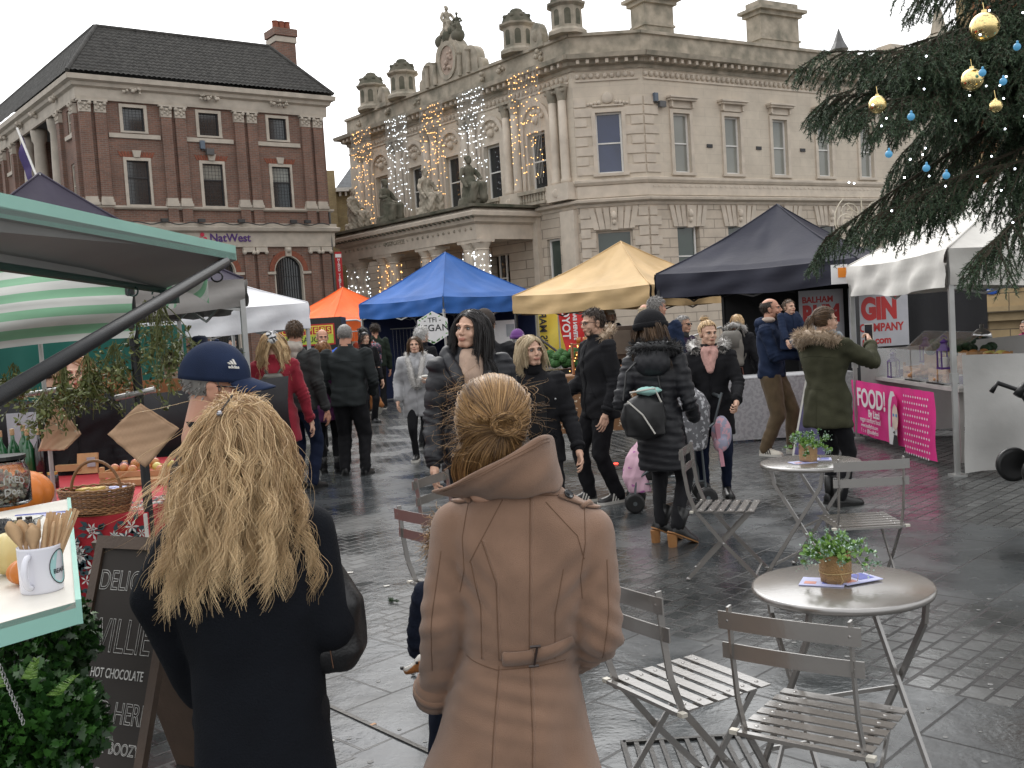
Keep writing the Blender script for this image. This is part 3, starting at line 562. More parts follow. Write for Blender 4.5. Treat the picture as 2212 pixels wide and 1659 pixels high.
def seated(base,rz,h,label,seed,name='stone_statue',group='stone figures on the porch',par=None):
    q = MB(); k = h/1.75; a = random.Random(seed)
    q.loft([(0,.0,0,.55*k,.42*k),(0,.0,.25*k,.5*k,.4*k),(0,0,.3*k,.46*k,.36*k)],12)
    q.loft([(0,.1*k,.25*k,.42*k,.36*k),(0,.08*k,.6*k,.38*k,.34*k),(.02,0,.9*k,.28*k,.26*k),(.02,-.05*k,1.1*k,.2*k,.17*k),(.02,-.06*k,1.35*k,.26*k,.17*k),(.02,-.06*k,1.48*k,.12*k,.1*k)],16)
    q.cap((-.14*k,0,.78*k),(-.2*k,.48*k,.74*k),.16*k,.13*k); q.cap((.14*k,0,.78*k),(.16*k,.45*k,.7*k),.16*k,.13*k)
    q.cap((-.2*k,.48*k,.74*k),(-.22*k,.46*k,.25*k),.14*k,.16*k); q.cap((.16*k,.45*k,.7*k),(.24*k,.36*k,.22*k),.14*k,.17*k)
    e1 = a.choice((-1,1)); q.cap((-.24*k,-.04*k,1.34*k),(-.4*k,.08*k,1.06*k),.085*k,.07*k); q.cap((-.4*k,.08*k,1.06*k),(-.22*k,.34*k,.98*k),.07*k,.05*k)
    q.cap((.28*k,-.04*k,1.34*k),(.42*k,.0,1.05*k),.085*k,.07*k); q.cap((.42*k,0,1.05*k),(.4*k,.3*k,.86*k+.2*k*e1),.07*k,.05*k)
    q.cap((.02,-.05*k,1.45*k),(.02,-.03*k,1.55*k),.07*k,.07*k); q.ell((.02,-.01*k,1.66*k),(.105*k,.13*k,.14*k)); q.ell((.02,-.05*k,1.75*k),(.13*k,.13*k,.08*k))
    me = remesh(q,.024*k,1,.035,.16,seed=seed); o = link(name,me,m_mossy if seed % 2 else m_stoned,par,True,base,rz); 
    if par is None: tag(o,label,'statue',group)
    return o
HF = Fac(-39.2,HO)
# porch
PO = 3.5; q = MB(); E1 = [(0,5.5),(.05,5.5),(.06,6.15),(.25,6.25),(.3,6.42),(.5,6.5),(.52,6.66),(.1,6.9),(0,6.9)]
FP = FC.off(0,PO); fmould(q,FP,E1,2.95,14.6,1,1); Fs = Fac(50.8,FC(2.95,PO,0)); fmould(q,Fs,E1,0,3.5,1,0)
Fs2 = Fac(50.8,FC(14.6,PO,0)); Fs2.n = -Fs2.n; fmould(q,Fs2,E1,0,3.5,1,0)
fb(q,FP,2.95,14.6,-3.4,0,5.6,6.85); pc = q.build('porch_entablature',m_cream,hall)
q = MB(); fb(q,FP,2.45,15.1,-3.4,.5,6.88,7.0); s = 2.6
while s < 15: fb(q,FP,s,s+.12,.3,.46,6.4,6.5); s += .36
s = 2.6
q.build('porch_roof',m_mossy,hall)
q = MB(); s = 3.2
while s < 14.5: q.ell(FP(s,.07,5.98),(.07,.05,.07),8,6); s += .42
q.build('entablature_boss',m_stoned,pc)
text('POST OFFICE',.3,'lettering',m_stoned,pc,basis(FP(10.3,.075,5.87),-FC.d,(0,0,1)),.02)
for c in (3.55,6.95,10.75,13.85):
    for k in (-.42,.42):
        q = MB(); q.lathe([(.42,0),(.42,.3),(.34,.42),(.33,2),(.3,4.8),(.29,5.0)],FP(c+k,-.4,0),22); p = q.build('column',m_cream,hall,True)
        q = MB(); q.lathe([(.29,5.0),(.34,5.05),(.31,5.1),(.42,5.32),(.44,5.36)],FP(c+k,-.4,0),20); fb(q,FP,c+k-.42,c+k+.42,-.82,.02,5.36,5.5); q.build('capital',m_cream,p)
q = MB(); fb(q,FC,.1,1.0,0,.25,0,6.5); fb(q,FC,2.6,2.95,0,.25,0,6.5); q.build('lower_pilaster',m_cream,hall)
fwin(hall,FC,1.35,2.25,.9,5.4,o=-.25,fw=.09,pane=m_glassg); fwin(hall,FC,bays[1]-.4,bays[1]+.2,2.6,5.2,o=-.2,fw=.08)
q = MB()
for c in bays[1:]: fb(q,FC,c-.75,c+.75,-.5,-.45,.3,5.0)
q.build('porch_door',M('dark_oak',(.03,.025,.02),.6),hall)
for i,s in enumerate((3.6,7.0,10.5,13.7)):
    seated(HF(s,3.15,7.0),R(129+90+10*i),2.15,['weathered stone seated figure on the porch, first from the corner bay, its head bare','weathered stone seated figure on the porch, second from the corner bay','weathered stone seated figure on the porch, third from the corner bay','weathered stone seated figure on the porch, farthest from the corner bay'][i],3+i)
seated(FC(8.9,-.15,16.25),R(-150),1.45,'',20,'gable_figure',par=gb); seated(FC(8.1,-.15,16.1),R(-200),1.1,'',21,'gable_figure',par=gb)
q = MB(); [q.ell(FC(8.75+dx,-.1,16.1+dz),r_,10,8) for dx,dz,r_ in ((-.7,0,.35),(.7,0,.35),(0,.1,.4),(-.3,.3,.3),(.35,.25,.3))]; q.build('gable_crest',m_mossy,gb,True)
# chimneys and pediment on the side front
for s,w_,z1 in ((2.5,1.7,16.6),(10.2,2.6,16.8)):
    q = MB(); fb(q,FD,s-w_/2,s+w_/2,-2.6,-1.6,13.9,z1-.7); fb(q,FD,s-w_/2-.06,s+w_/2+.06,-2.66,-1.54,14.9,15.0); fb(q,FD,s-w_/2-.12,s+w_/2+.12,-2.75,-1.45,z1-.7,z1-.5); fb(q,FD,s-w_/2-.3,s+w_/2+.3,-2.9,-1.25,z1-.5,z1-.35); fb(q,FD,s-w_/2,s+w_/2,-2.6,-1.6,z1-.35,z1); q.build('chimney',m_stoned,hall)
q = MB(); q.lathe([(.28,13.9),(.28,14.9),(.5,15),(.28,15.4),(.02,16.1)],FD(15.1,-2.2,0),8); q.build('roof_vent',m_lead2,hall)
q = MB(); fb(q,FD,16.0,17.4,-.8,.3,13.3,14.5); fb(q,FD,16.15,17.25,-.7,.2,14.5,14.8)
q.rings([[FD(17.0,o,13.2),FD(23.6,o,13.2),FD(20.3,o,15.5)] for o in (-.4,.1)]); q.build('pediment',m_ash,hall)
q = MB(); 
for a,b in (((16.8,13.2),(20.3,15.6)),((23.8,13.2),(20.3,15.6))): q.hexa([FD(a[0],-.4,a[1]),FD(b[0],-.4,b[1]),FD(b[0],.4,b[1]),FD(a[0],.4,a[1]),FD(a[0],-.4,a[1]+.3),FD(b[0],-.4,b[1]+.3),FD(b[0],.4,b[1]+.3),FD(a[0],.4,a[1]+.3)])
q.lathe([(.45,15.7),(.35,16.2),(.2,16.9),(.05,17.1)],FD(20.3,0,0),8); q.build('pediment_cornice',m_stoned,hall)
q = MB(); q.add([FC(4,-4,14),FC(9,-4,14),FC(9,-7,15.6),FC(4,-7,15.6)],[(0,1,2,3)]); fb(q,FY,1,6,-9,-5,13.9,14.6); q.build('rear_roof',M('slate',(.11,.12,.13),.6,.25,6,.3),hall,fix=False)

# ------------------------------------------------------------------ yellow brick building in the gap, sandstone building on the right, far blocks
yb = thing('yellow_brick_building','small yellow brick building with slate roof in the gap between bank and hall','building',(-10.9,63,0)); FYb = Fac(75)
m_yb = brickmat('yellow_brick',FYb,None,(.42,.33,.18),(.34,.26,.14),(.3,.25,.16),.24,.08,.012,.3)
q = MB(); fwall(q,FYb,-2,7,0,10.6,[(1.6,2.2,6.4,7.9)],.2); fb(q,FYb,-2.2,.8,-.6,.4,0,11.7); q.add([FYb(-2,0,0),FYb(-2,-8,0),FYb(-2,-8,10.6),FYb(-2,0,10.6)],[(0,1,2,3)]); q.build('wall',m_yb,yb,fix=False)
q = MB(); q.hexa([FYb(.8,.5,10.6),FYb(8,.5,10.6),FYb(8,-8,10.6),FYb(.8,-8,10.6),FYb(2.6,-2,12.9),FYb(8,-2,12.9),FYb(8,-6,12.9),FYb(2.6,-6,12.9)]); q.build('roof',M('slate',(.1,.1,.1)),yb)
q = MB(); fb(q,FYb,.8,8,.3,.6,10.4,10.62); [fb(q,FYb,1+.35*k,1.12+.35*k,.1,.4,10.15,10.4) for k in range(18)]; q.build('eaves',m_white,yb)
fwin(yb,FYb,1.6,2.2,6.4,7.9,o=-.15,fw=.06)
text('INDIGO',.25,'lettering',m_lead,yb,basis(FYb(1.5,.02,4.0),FYb.d,(0,0,1)),.01)

rb = thing('sandstone_building','ornate sandstone and terracotta brick building at the far right with blue plaque','building',at(2088,640,24)*1.0); rb.location.z = 0
FR = Fac(118)
m_sand = brickmat('sandstone',FR,None,(.42,.31,.17),(.33,.25,.15),(.15,.12,.08),.9,.42,.012,.4,stain=.3)
m_terra = brickmat('terracotta',FR,None,(.40,.15,.06),(.32,.12,.06),(.3,.2,.12),.3,.1,.01,.3)
q = MB(); fwall(q,FR,0,9,0,2.0); fb(q,FR,-.15,9,0,.22,1.05,1.25); fb(q,FR,-.25,9,0,.35,1.25,1.38); fb(q,FR,0,1.3,0,.18,1.38,1.62); fb(q,FR,.05,1.1,0,.12,1.62,1.9); fb(q,FR,0,.35,0,.12,2,17); fb(q,FR,0,9,0,.3,4.6,4.9); fb(q,FR,0,9,0,.3,9.6,9.9)
q.add([FR(0,0,0),FR(0,-10,0),FR(0,-10,2),FR(0,0,2)],[(0,1,2,3)]); q.build('stone_base',m_sand,rb,fix=False)
hl = [(a,a+1.2,z,z+2.4) for a in (2.2,5.0,7.4) for z in (5.6,10.6)]
q = MB(); fwall(q,FR,0,9,2.0,18,hl,.25); q.add([FR(0,0,2),FR(0,-10,2),FR(0,-10,18),FR(0,0,18)],[(0,1,2,3)]); fb(q,FR,.35,.9,0,.2,2,18); q.build('brick_wall',m_terra,rb,fix=False)
for a,b,z0,z1 in hl: fwin(rb,FR,a,b,z0,z1)
q = MB(); q.lathe([(.2,0),(.2,.03),(.17,.035)],(0,0,0),28,mat=Matrix(((FR.d.x,0,FR.n.x),(FR.d.y,0,FR.n.y),(0,1,0))))
bp_ = q.build('blue_plaque',M('plaque_blue',(.02,.09,.42),.4,.05),None,True,rb.location+FR(.55,.13,1.86)); tag(bp_,'round blue plaque with white lines of lettering on the sandstone building','plaque')
q = MB(); [q.box(tuple(FR.n*.045+FR.d*0+Vector((0,0,.08-.035*k))),(.2 if k % 2 else .14,.004,.012),math.atan2(FR.d.y,FR.d.x)) for k in range(6)]; q.build('inscription',m_white,bp_)
# low stone steps / base wall behind the stalls
# ------------------------------------------------------------------ market tents
m_leg = M('tent_leg',(.42,.42,.41),.35,.1,metal=.6); m_legd = M('dark_leg',(.03,.03,.032),.4)
def cloth(name,col,**k): return M(name,col,.75,.16,1.3,k.pop('bump',.9),k.pop('bsc',5),**k)
def tent(name_label,C,zb,zt,zp,mats,leg=m_leg,sag=.12,walls=(),wallmat=None,group='pop up market tents',legs=(0,1,2,3),seed=1,apex=None):
    cen = sum((Vector((*c,0)) for c in C),Vector())/4; t = thing('market_tent',name_label,'tent',cen,0,group)
    P = [Vector((*c,0))-cen for c in C]; ap = Vector((0,0,zp)); q = MB(); n = 26; a_ = random.Random(seed)
    mats = mats if isinstance(mats,list) else [mats]; k = len(mats)
    for i in range(4):
        a,b = P[i],P[(i+1) % 4]; G = []
        for r in range(n+1):
            f = r/n; row = []
            for c in range(n+1):
                g_ = c/n; p = a.lerp(b,g_); p = p*f; z = zp+(zt-zp)*f
                z -= sag*math.sin(math.pi*f)*(.55+.9*math.sin(math.pi*g_))*.9; z += (.022*math.sin(g_*19+i+2*f)+.014*math.sin(g_*31-f*8+seed))*math.sin(math.pi*f)*f*math.sin(math.pi*g_)+.012*math.sin((f*7+g_*5)*2+seed)*f*(1-f)*2; 
                if f > .95: z += -.04*math.sin(math.pi*g_)
                row.append((p.x,p.y,z))
            G.append(row)
        q.grid(G,i % k)
    q.build('canopy',mats,t,True,fix=False); q = MB()
    for i in range(4): q.tube([(P[i].x*f,P[i].y*f,zp+(zt-zp)*f-sag*math.sin(math.pi*f)*.495+.004) for f in [j/14 for j in range(15)]],.011,6)
    q.build('hip_seam',mats[0],t,True)
    for i in range(4):
        a,b = P[i],P[(i+1) % 4]; L_ = (b-a).length; out = Vector(((b-a).y,-(b-a).x,0)).normalized()
        if out.dot((a+b)/2) < 0: out = -out
        G = []; ns = 60; ph = a_.uniform(0,6)
        for r in range(7):
            f = r/6; row = []
            for c in range(ns+1):
                g_ = c/ns; p = a.lerp(b,g_)+out*(.02+.022*f*math.sin(g_*L_*7+ph+1.2*math.sin(g_*9))+.01*math.sin(g_*31+f*5)+.012*math.sin(f*9+g_*14+ph)); z = zt-.04*math.sin(math.pi*g_)+(zb-zt)*f+.012*math.sin(g_*L_*4+ph)*f
                row.append((p.x,p.y,z))
            G.append(row)
        q = MB(); q.grid(G); q.build('valance',mats[i % k],t,True,fix=False)
    for i in legs:
        p = P[i]*.985; q = MB(); q.box((p.x,p.y,zt/2),(.045,.045,zt-.02),math.atan2(P[1].y-P[0].y,P[1].x-P[0].x)); q.box((p.x,p.y,.01),(.13,.13,.02)); q.box((p.x,p.y,zb*.52),(.06,.06,.09)); q.build('leg',leg,t)
    for i in range(4):
        a,b = P[i]*.98,P[(i+1) % 4]*.98; q = MB(); m_ = (a+b)/2
        for x0,x1,h0,h1 in ((a,m_,zt-.06,zb-.08),(a,m_,zb-.02,zt-.06),(m_,b,zb-.08,zt-.06),(m_,b,zt-.06,zb-.02)): q.bar((x0.x,x0.y,h0),(x1.x,x1.y,h1),.025,.014,(0,0,1))
        q.build('truss',leg,t)
    q = MB(); [q.bar((P[i].x*.98,P[i].y*.98,zt-.08),(0,0,zp-.35),.025,.02,(0,0,1)) for i in range(4)]; q.tube([(0,0,zp-.45),(0,0,zp)],.02,8); q.build('roof_bar',leg,t)
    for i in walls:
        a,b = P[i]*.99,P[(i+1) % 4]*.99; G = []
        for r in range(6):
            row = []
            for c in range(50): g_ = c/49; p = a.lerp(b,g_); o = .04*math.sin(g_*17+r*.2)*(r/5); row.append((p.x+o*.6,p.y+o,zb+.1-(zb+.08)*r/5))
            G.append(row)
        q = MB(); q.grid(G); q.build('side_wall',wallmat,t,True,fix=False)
    t['zt'] = 0; del t['zt']; return t,cen,P
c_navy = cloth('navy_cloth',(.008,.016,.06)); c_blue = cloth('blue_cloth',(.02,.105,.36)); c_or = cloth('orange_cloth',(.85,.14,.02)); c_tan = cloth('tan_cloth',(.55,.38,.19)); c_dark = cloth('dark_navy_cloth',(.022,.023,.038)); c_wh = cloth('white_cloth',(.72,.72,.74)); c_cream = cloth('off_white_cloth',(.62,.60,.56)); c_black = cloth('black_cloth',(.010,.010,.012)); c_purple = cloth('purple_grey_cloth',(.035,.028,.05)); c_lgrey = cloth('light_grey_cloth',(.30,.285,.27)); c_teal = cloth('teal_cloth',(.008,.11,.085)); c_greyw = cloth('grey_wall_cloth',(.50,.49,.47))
# corners in order front-left, front-right, back-right, back-left
tent('orange tent behind the wire fence panels',[(-6.6,28.2),(-4.5,26.1),(-2.4,28.2),(-4.5,30.3)],1.5,2.05,2.98,c_or,seed=2)
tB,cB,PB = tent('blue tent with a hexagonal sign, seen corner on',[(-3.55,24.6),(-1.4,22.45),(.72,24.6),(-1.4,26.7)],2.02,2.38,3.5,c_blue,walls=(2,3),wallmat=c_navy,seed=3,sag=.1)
tent('tan tent over the glass and jar stall, between the blue and the dark tent',[(.12,19.0),(2.42,17.15),(4.3,19.5),(2.0,21.35)],1.86,2.2,3.1,c_tan,leg=m_legd,seed=4)
tD,cD,PD = tent('large dark navy tent of the gin stall',[(2.3,15.6),(4.86,14.1),(6.4,16.7),(3.84,18.2)],1.95,2.3,3.3,c_dark,leg=m_legd,walls=(2,),wallmat=c_black,seed=5)
q = MB(); q.grid([[(4.55+3.1*j/40,16.05+.22*j/40+.03*math.sin(j*.9),2.2-2.15*i/6) for j in range(41)] for i in range(7)]); q.build('side_wall',c_black,None,True,loc=(0,0,0),fix=False); o = bpy.data.objects['side_wall'] if False else sc.collection.objects[-1]; o.parent = tD; o.location = -cD
tent('white tent with long wrinkled valance behind the grey tent on the left',[(-5.4,13.6),(-3.0,15.4),(-4.8,17.8),(-7.2,16.0)],1.82,2.2,3.0,c_wh,seed=6)
tG,cG,PG = tent('grey and purple tent nearest on the left',[(-5.0,7.85),(-2.38,9.3),(-3.85,12.0),(-6.45,10.55)],1.99,2.25,3.42,[c_purple,c_lgrey,c_purple,c_lgrey],seed=7)
# the grey tent's front valance is light grey like its side
for o in tG.children:
    if o.name.startswith('valance'): o.data.materials[0] = c_lgrey
tR,cR,PR_ = tent('white tent over the pink food stall at the right',[(4.1,9.44),(7.2,9.2),(7.4,12.3),(4.2,12.5)],1.78,2.13,3.2,c_cream,seed=8)
# side curtain hung on the near side of the white tent, and the low rear curtain
q = MB(); G = []
for r in range(12):
    f = r/11; row = []
    for c in range(60): g_ = c/59; row.append((4.16+3.0*g_+.02*math.sin(f*5),9.36-.24*g_+.045*math.sin(g_*26+.8*math.sin(f*4))*(.25+f)*(1-g_*.6)+.02*math.sin(f*7+g_*9),1.14-.05*math.sin(math.pi*g_)*.6-(1.1-.02*math.sin(g_*8))*f))
    G.append(row)
q.grid(G); tag(q.build('stall_curtain',c_greyw,None,True,fix=False),'off white curtain tied across the near side of the white tent','curtain')
q = MB(); G = []
for r in range(7):
    row = []
    for c in range(40): g_ = c/39; row.append((4.25+3.3*g_,12.35+.02*math.sin(g_*30),1.10+.16*g_-.03*math.sin(math.pi*g_)-1.05*r/6))
    G.append(row)
q.grid(G); tag(q.build('stall_curtain',c_greyw,None,True,fix=False),'off white half height curtain behind the pink food stall','curtain')

# ------------------------------------------------------------------ signs, banners, flags
m_yel = M('yellow_print',(.75,.62,.08),.5,.05); m_ink = M('black_ink',(.02,.02,.022),.5,.05); m_redp = M('red_print',(.42,.02,.02),.5,.05); m_lime = M('lime_print',(.45,.55,.06),.5,.05); m_blackp = M('black_panel',(.012,.012,.014),.45)
m_wp = M('white_print',(.75,.74,.74),.6,.04); m_green = M('leaf_print',(.12,.38,.08),.6,.1); m_pink = M('pink_print',(.72,.03,.24),.55,.05); m_redpr = M('bright_red_print',(.65,.03,.03),.6,.05); m_greyp = M('grey_print',(.35,.37,.4),.5)
def panel(mb,M4,x0,x1,y0,y1,z0=0,z1=.004,mi=0): return mb.hexa([M4 @ Vector(p) for p in ((x0,y0,z0),(x1,y0,z0),(x1,y1,z0),(x0,y1,z0),(x0,y0,z1),(x1,y0,z1),(x1,y1,z1),(x0,y1,z1))],mi)
# pepper sauce stall
p = at(600,850,20); t = thing('sauce_stall','black stall back with red and lime PEPPER SAUCE sign under the white tent edge','stall',(p.x,p.y,0)); I4 = basis((0,0,0),(1,.1,0),(0,0,1))
q = MB(); q.box((.6,.8,1.02),(1.32,1.4,2.04),R(5)); q.build('stall_body',m_blackp,t)
B4 = basis((-.05,.03,0),(1,.1,0),(0,0,1)); q = MB(); panel(q,B4,.0,1.24,1.50,1.92,.0,.02); q.build('sign_border',m_redp,t)
q = MB(); panel(q,B4,.03,1.21,1.53,1.89,.02,.024); q.build('sign_face',m_lime,t); q = MB(); panel(q,B4,.03,1.21,1.70,1.89,.026,.03,0)
for k in range(9): panel(q,B4,.06+.126*k,.17+.126*k,1.72,1.87,.03,.034,1)
q.build('sign_tiles',[m_yel,m_redp],t)
for k,c in enumerate('CHIPPERS'): text(c,.15,'letter',m_yel,t,B4 @ Matrix.Translation((.085+.126*(k+1),1.745,.036)),.001,bold=.003)
text('PEPPER SAUCE',.15,'lettering',m_ink,t,B4 @ Matrix.Translation((.07,1.57,.028)),.001,bold=.002,sx_=.95)
q = MB(); panel(q,B4,.55,.9,.60,.71,.0,.01); q.build('number_plate',m_yel,t); text('NO.',.11,'lettering',m_ink,t,B4 @ Matrix.Translation((.6,.62,.014)),.001,bold=.003)
# hexagonal board
p = at(935,708,22.2); t = thing('hexagon_sign','white hexagonal board reading TFI VEGAN with leaf corners under the blue tent','sign',p)
H4 = basis((0,0,0),(1,0,0),(0,0,1)); hx = [(.38*math.cos(R(60*i+30)),.36*math.sin(R(60*i+30))) for i in range(6)]
q = MB(); q.rings([[H4 @ Vector((x,y,z)) for x,y in hx] for z in (-.01,.01)]); q.build('board',m_wp,t)
text('- TFI -',.15,'lettering',m_ink,t,H4 @ Matrix.Translation((0,.12,.013)),.001,align='CENTER',bold=.002); text('VEGAN',.2,'lettering',m_ink,t,H4 @ Matrix.Translation((0,-.07,.013)),.001,align='CENTER',bold=.003,sp=1.12)
q = MB()
for k in range(46):
    e_ = rnd.choice((0,1,2,3,4,5)); f = rnd.random(); a,b = hx[e_],hx[(e_+1) % 6]
    if e_ in (0,) and f > .5: continue
    x,y = (a[0]*(1-f)+b[0]*f)*.9,(a[1]*(1-f)+b[1]*f)*.9; an = rnd.uniform(0,6); q.add([H4 @ Vector((x+.035*math.cos(an)*u-.013*math.sin(an)*v,y+.035*math.sin(an)*u+.013*math.cos(an)*v,.0125)) for u,v in ((-1,0),(0,-1),(1,0),(0,1))],[(0,1,2,3)])
q.build('leaf_border',m_green,t,fix=False)
# white posters and counter cloth under the blue tent
p = at(1050,757,24.6); q = MB(); q.box((.4,0,.35),(.8,.02,.7)); q.box((.62,-.015,.45),(.2,.01,.3),mi=1); tag(q.build('poster',[m_wp,m_greyp],None,loc=p),'pale poster hanging inside the blue tent at the right','poster')
p = at(828,862,25.2); t = thing('stall_counter','white fronted counter with a pink ring under the blue tent','counter',(p.x,p.y,0)); MB().box((.62,.35,.42),(1.3,.6,.84)).build('counter_box',m_wp,t)
q = MB(); q.rings([[(.12+r_*math.cos(R(15*i)),.04+dz,.45+1.3*r_*math.sin(R(15*i))) for i in range(24)] for r_,dz in ((.2,.0),(.2,-.01),(.1,-.01),(.1,0))],cap=False); q.build('ring_print',M('magenta_print',(.45,.04,.4),.5),t)
q = MB(); q.lathe([(.001,0),(.09,.01),(.001,.02)],(.2,.03,.86),12); q.build('teal_spot',M('teal_print',(.1,.5,.45),.5),t)
# wire fence panels
for i,(u0,u1,lab) in enumerate(((672,788,'left'),(794,900,'right'))):
    a,b = at(u0,700,25.2),at(u1,692,25.2); t = thing('fence_panel',f'wire mesh fence panel in front of the orange tent, the {lab} one','fence',(a.x,a.y,0),0,'temporary fence panels'); wd = b.x-a.x
    q = MB(); h = 2.02; q.tube([(0,0,.1),(0,0,h-.2),(.06,0,h-.06),(.2,0,h),(wd-.2,0,h),(wd-.06,0,h-.06),(wd,0,h-.2),(wd,0,.1)],.022,8); q.tube([(0,0,h-.28),(wd,0,h-.28)],.014,6); q.build('frame',m_leg,t)
    q = MB(); [q.tube([(x*wd/14,0,.1),(x*wd/14,0,h-.28)],.0025,4) for x in range(1,14)]; q.build('mesh',m_leg,t)
    q = MB(); q.box((0,0,h-.3),(.07,.07,.06)); q.build('clamp',m_yel,t)
# Hindu temple banner on the bank's end
m_bred = M('banner_red',(.42,.02,.025),.6,.08); BF = Fac(53.5,BO); bb = BF(11.15,.12,4.65); t = thing('vertical_banner','tall narrow red HINDU TEMPLE banner at the right end of the bank','banner',bb); V4 = basis((0,0,0),BF.d,(0,0,1))
q = MB(); panel(q,V4,-.18,.18,-.95,.95,0,.03); q.build('banner_face',m_bred,t); q = MB(); panel(q,V4,-.16,.16,.68,.84,.031,.035); q.build('white_patch',m_wp,t)
for k,c in enumerate('HINDU TEMPLE'): text(c,.17,'letter',m_wp,t,V4 @ Matrix.Translation((0,.52-.122*k,.033)),.002,align='CENTER',bold=.004)
q = MB(); q.tube([V4 @ Vector((-.25,-1.4,-.05)),V4 @ Vector((-.25,3,-.05))],.05,8); q.build('drainpipe',m_lead2,t)
# feather flags (seen from behind: lettering mirrored)
def feather(u,d,ztop,zbot,w0,w1,mat,lab,words,lean,pole):
    b = at(u,700,d); t = thing('feather_flag',lab,'flag',(b.x,b.y,0),0,'feather flags behind the tan tent'); G = []
    for r in range(21):
        f = r/20; z = ztop+(zbot-ztop)*f; wd = w0+(w1-w0)*min(1,f*3)*(1 if f < .7 else 1-.5*(f-.7)/.3); xo = lean*f
        G.append([(xo+wd*(c/8-.5),.04*math.sin(c*.7+r*.5),z+(.22*(c/8) if r == 0 else 0)*-1) for c in range(9)])
    MB().grid(G).build('flag_cloth',mat,t,True,fix=False); q = MB(); q.tube([(pole,.05,0),(pole*1.0,.05,ztop-.5),(pole*.6,.05,ztop)],.018,8); q.build('flag_pole',m_leg,t)
    for s_,size,x,z,m in words: text(s_,size,'lettering',m,t,Matrix.Translation((x,-.06,z)) @ Matrix(((0,1,0,0),(0,0,1,0),(1,0,0,0),(0,0,0,1))),.002,bold=.006)
    return t
feather(1190,24.5,2.5,.65,.25,.62,m_yel,"yellow feather flag with black MARKET lettering up its edge",[("CHILDREN'S MARKET",.24,-.27,.05,m_ink)],.05,.2)
feather(1226,23.5,2.75,.85,.22,.55,m_redpr,'red feather flag with white sideways lettering between the yellow flag and the man in glasses',[('TOYOTA',.25,-.12,1.25,m_wp),('STEVEN EAGELL',.12,.13,1.22,m_wp)],.16,-.2)
# gin banner inside the dark tent
def tiltpanel(o,xd,up,w_,h_,mat,name,lab,cat): 
    B = basis((0,0,0),xd,up); t = thing(name,lab,cat,o); q = MB(); panel(q,B,0,w_,0,h_); q.build('cloth',mat,t); return t,B
c_ban = M('banner_grey',(.42,.42,.45),.6,.08)
# pink banner on the left side of the white tent's counter
bl,br = Vector((4.22,12.6,0)),Vector((4.22,10.1,0)); xd = br-bl
t = thing('pink_banner','pink FOOD! banner with white haired girl and spotted end hung on the stall front','banner',bl)
P4 = basis((0,0,0),xd,(0,0,1)); LW = xd.length
t.location.z = -.22
def ban(f0,f1,z0,z1,o=.0,n=20):
    return [[P4 @ Vector((LW*(f0+(f1-f0)*c/n),z0+(z1-z0)*r/8,o+.015*math.sin(c*.9+r)*.6)) for c in range(n+1)] for r in range(9)]
MB().grid(ban(0,.68,.3,.95)).build('banner_cloth',m_pink,t,True,fix=False)
MB().grid(ban(.68,1,.26,.96,.02)).build('spotted_cloth',m_pink,t,True,fix=False)
q = MB()
for i in range(11):
    for j in range(10): q.rings([[P4 @ Vector((LW*.70+.062*i+(.031 if j % 2 else 0)+.013*math.cos(R(60*k)),.27+.068*j+.013*math.sin(R(60*k)),.045)) for k in range(6)]]*1) if False else q.add([P4 @ Vector((LW*.70+.062*i+(.031 if j % 2 else 0)+.014*math.cos(R(60*k)),.27+.068*j+.014*math.sin(R(60*k)),.05)) for k in range(6)],[tuple(range(6))])
tag(q.build('dots',m_wp,t,fix=False),kind='stuff')
T = Matrix.Translation
text('FOOD!',.3,'lettering',m_wp,t,P4 @ T((.25,.66,.03)),.001,bold=.008,sx_=1.0); text('By Lizzi',.12,'lettering',m_wp,t,P4 @ T((.62,.545,.03)),.001,bold=.003,sx_=1)
text('vegan comfort food',.085,'lettering',m_wp,t,P4 @ T((.33,.475,.03)),.001); text('www.foodbylizzi.com',.065,'lettering',m_wp,t,P4 @ T((.36,.41,.03)),.001); text('f  t  o  @foodbylizzi',.07,'lettering',m_wp,t,P4 @ T((.36,.345,.03)),.001)
q = MB(); q.add([P4 @ Vector(p) for p in [(1.27,.3,.033),(1.5,.3,.033),(1.52,.5,.033),(1.5,.84,.033),(1.44,.9,.033),(1.36,.9,.033),(1.29,.8,.033),(1.26,.6,.033)]],[tuple(range(8))]); q.build('hair_print',m_wp,t,fix=False)
q = MB(); q.add([P4 @ Vector((1.47+.09*math.cos(R(20*i)),.62+.15*math.sin(R(20*i)),.037)) for i in range(18)],[tuple(range(18))]); q.build('face_print',M('skin_print',(.75,.6,.5),.6),t,fix=False)
q = MB(); q.add([P4 @ Vector(p) for p in [(1.36,.72,.039),(1.42,.84,.039),(1.52,.86,.039),(1.57,.8,.039),(1.55,.72,.039),(1.47,.77,.039),(1.4,.7,.039),(1.38,.5,.039),(1.34,.5,.039)]],[tuple(range(9))]); q.build('fringe_print',m_pink,t,fix=False)
q = MB()
for x in (1.44,1.52): q.add([P4 @ Vector((x+.02*math.cos(R(45*i)),.64+.02*math.sin(R(45*i)),.041)) for i in range(8)],[tuple(range(8))])
q.build('eye_print',M('eye_blue_print',(.05,.25,.6),.5),t,fix=False)
q = MB(); q.add([P4 @ Vector(p) for p in [(1.38,.3,.039),(1.56,.3,.039),(1.52,.42,.039),(1.43,.42,.039)]],[(0,1,2,3)]); q.add([P4 @ Vector(p) for p in [(1.4,.44,.04),(1.46,.43,.04),(1.46,.47,.04)]],[(0,1,2)]); q.build('neck_print',m_ink,t,fix=False)
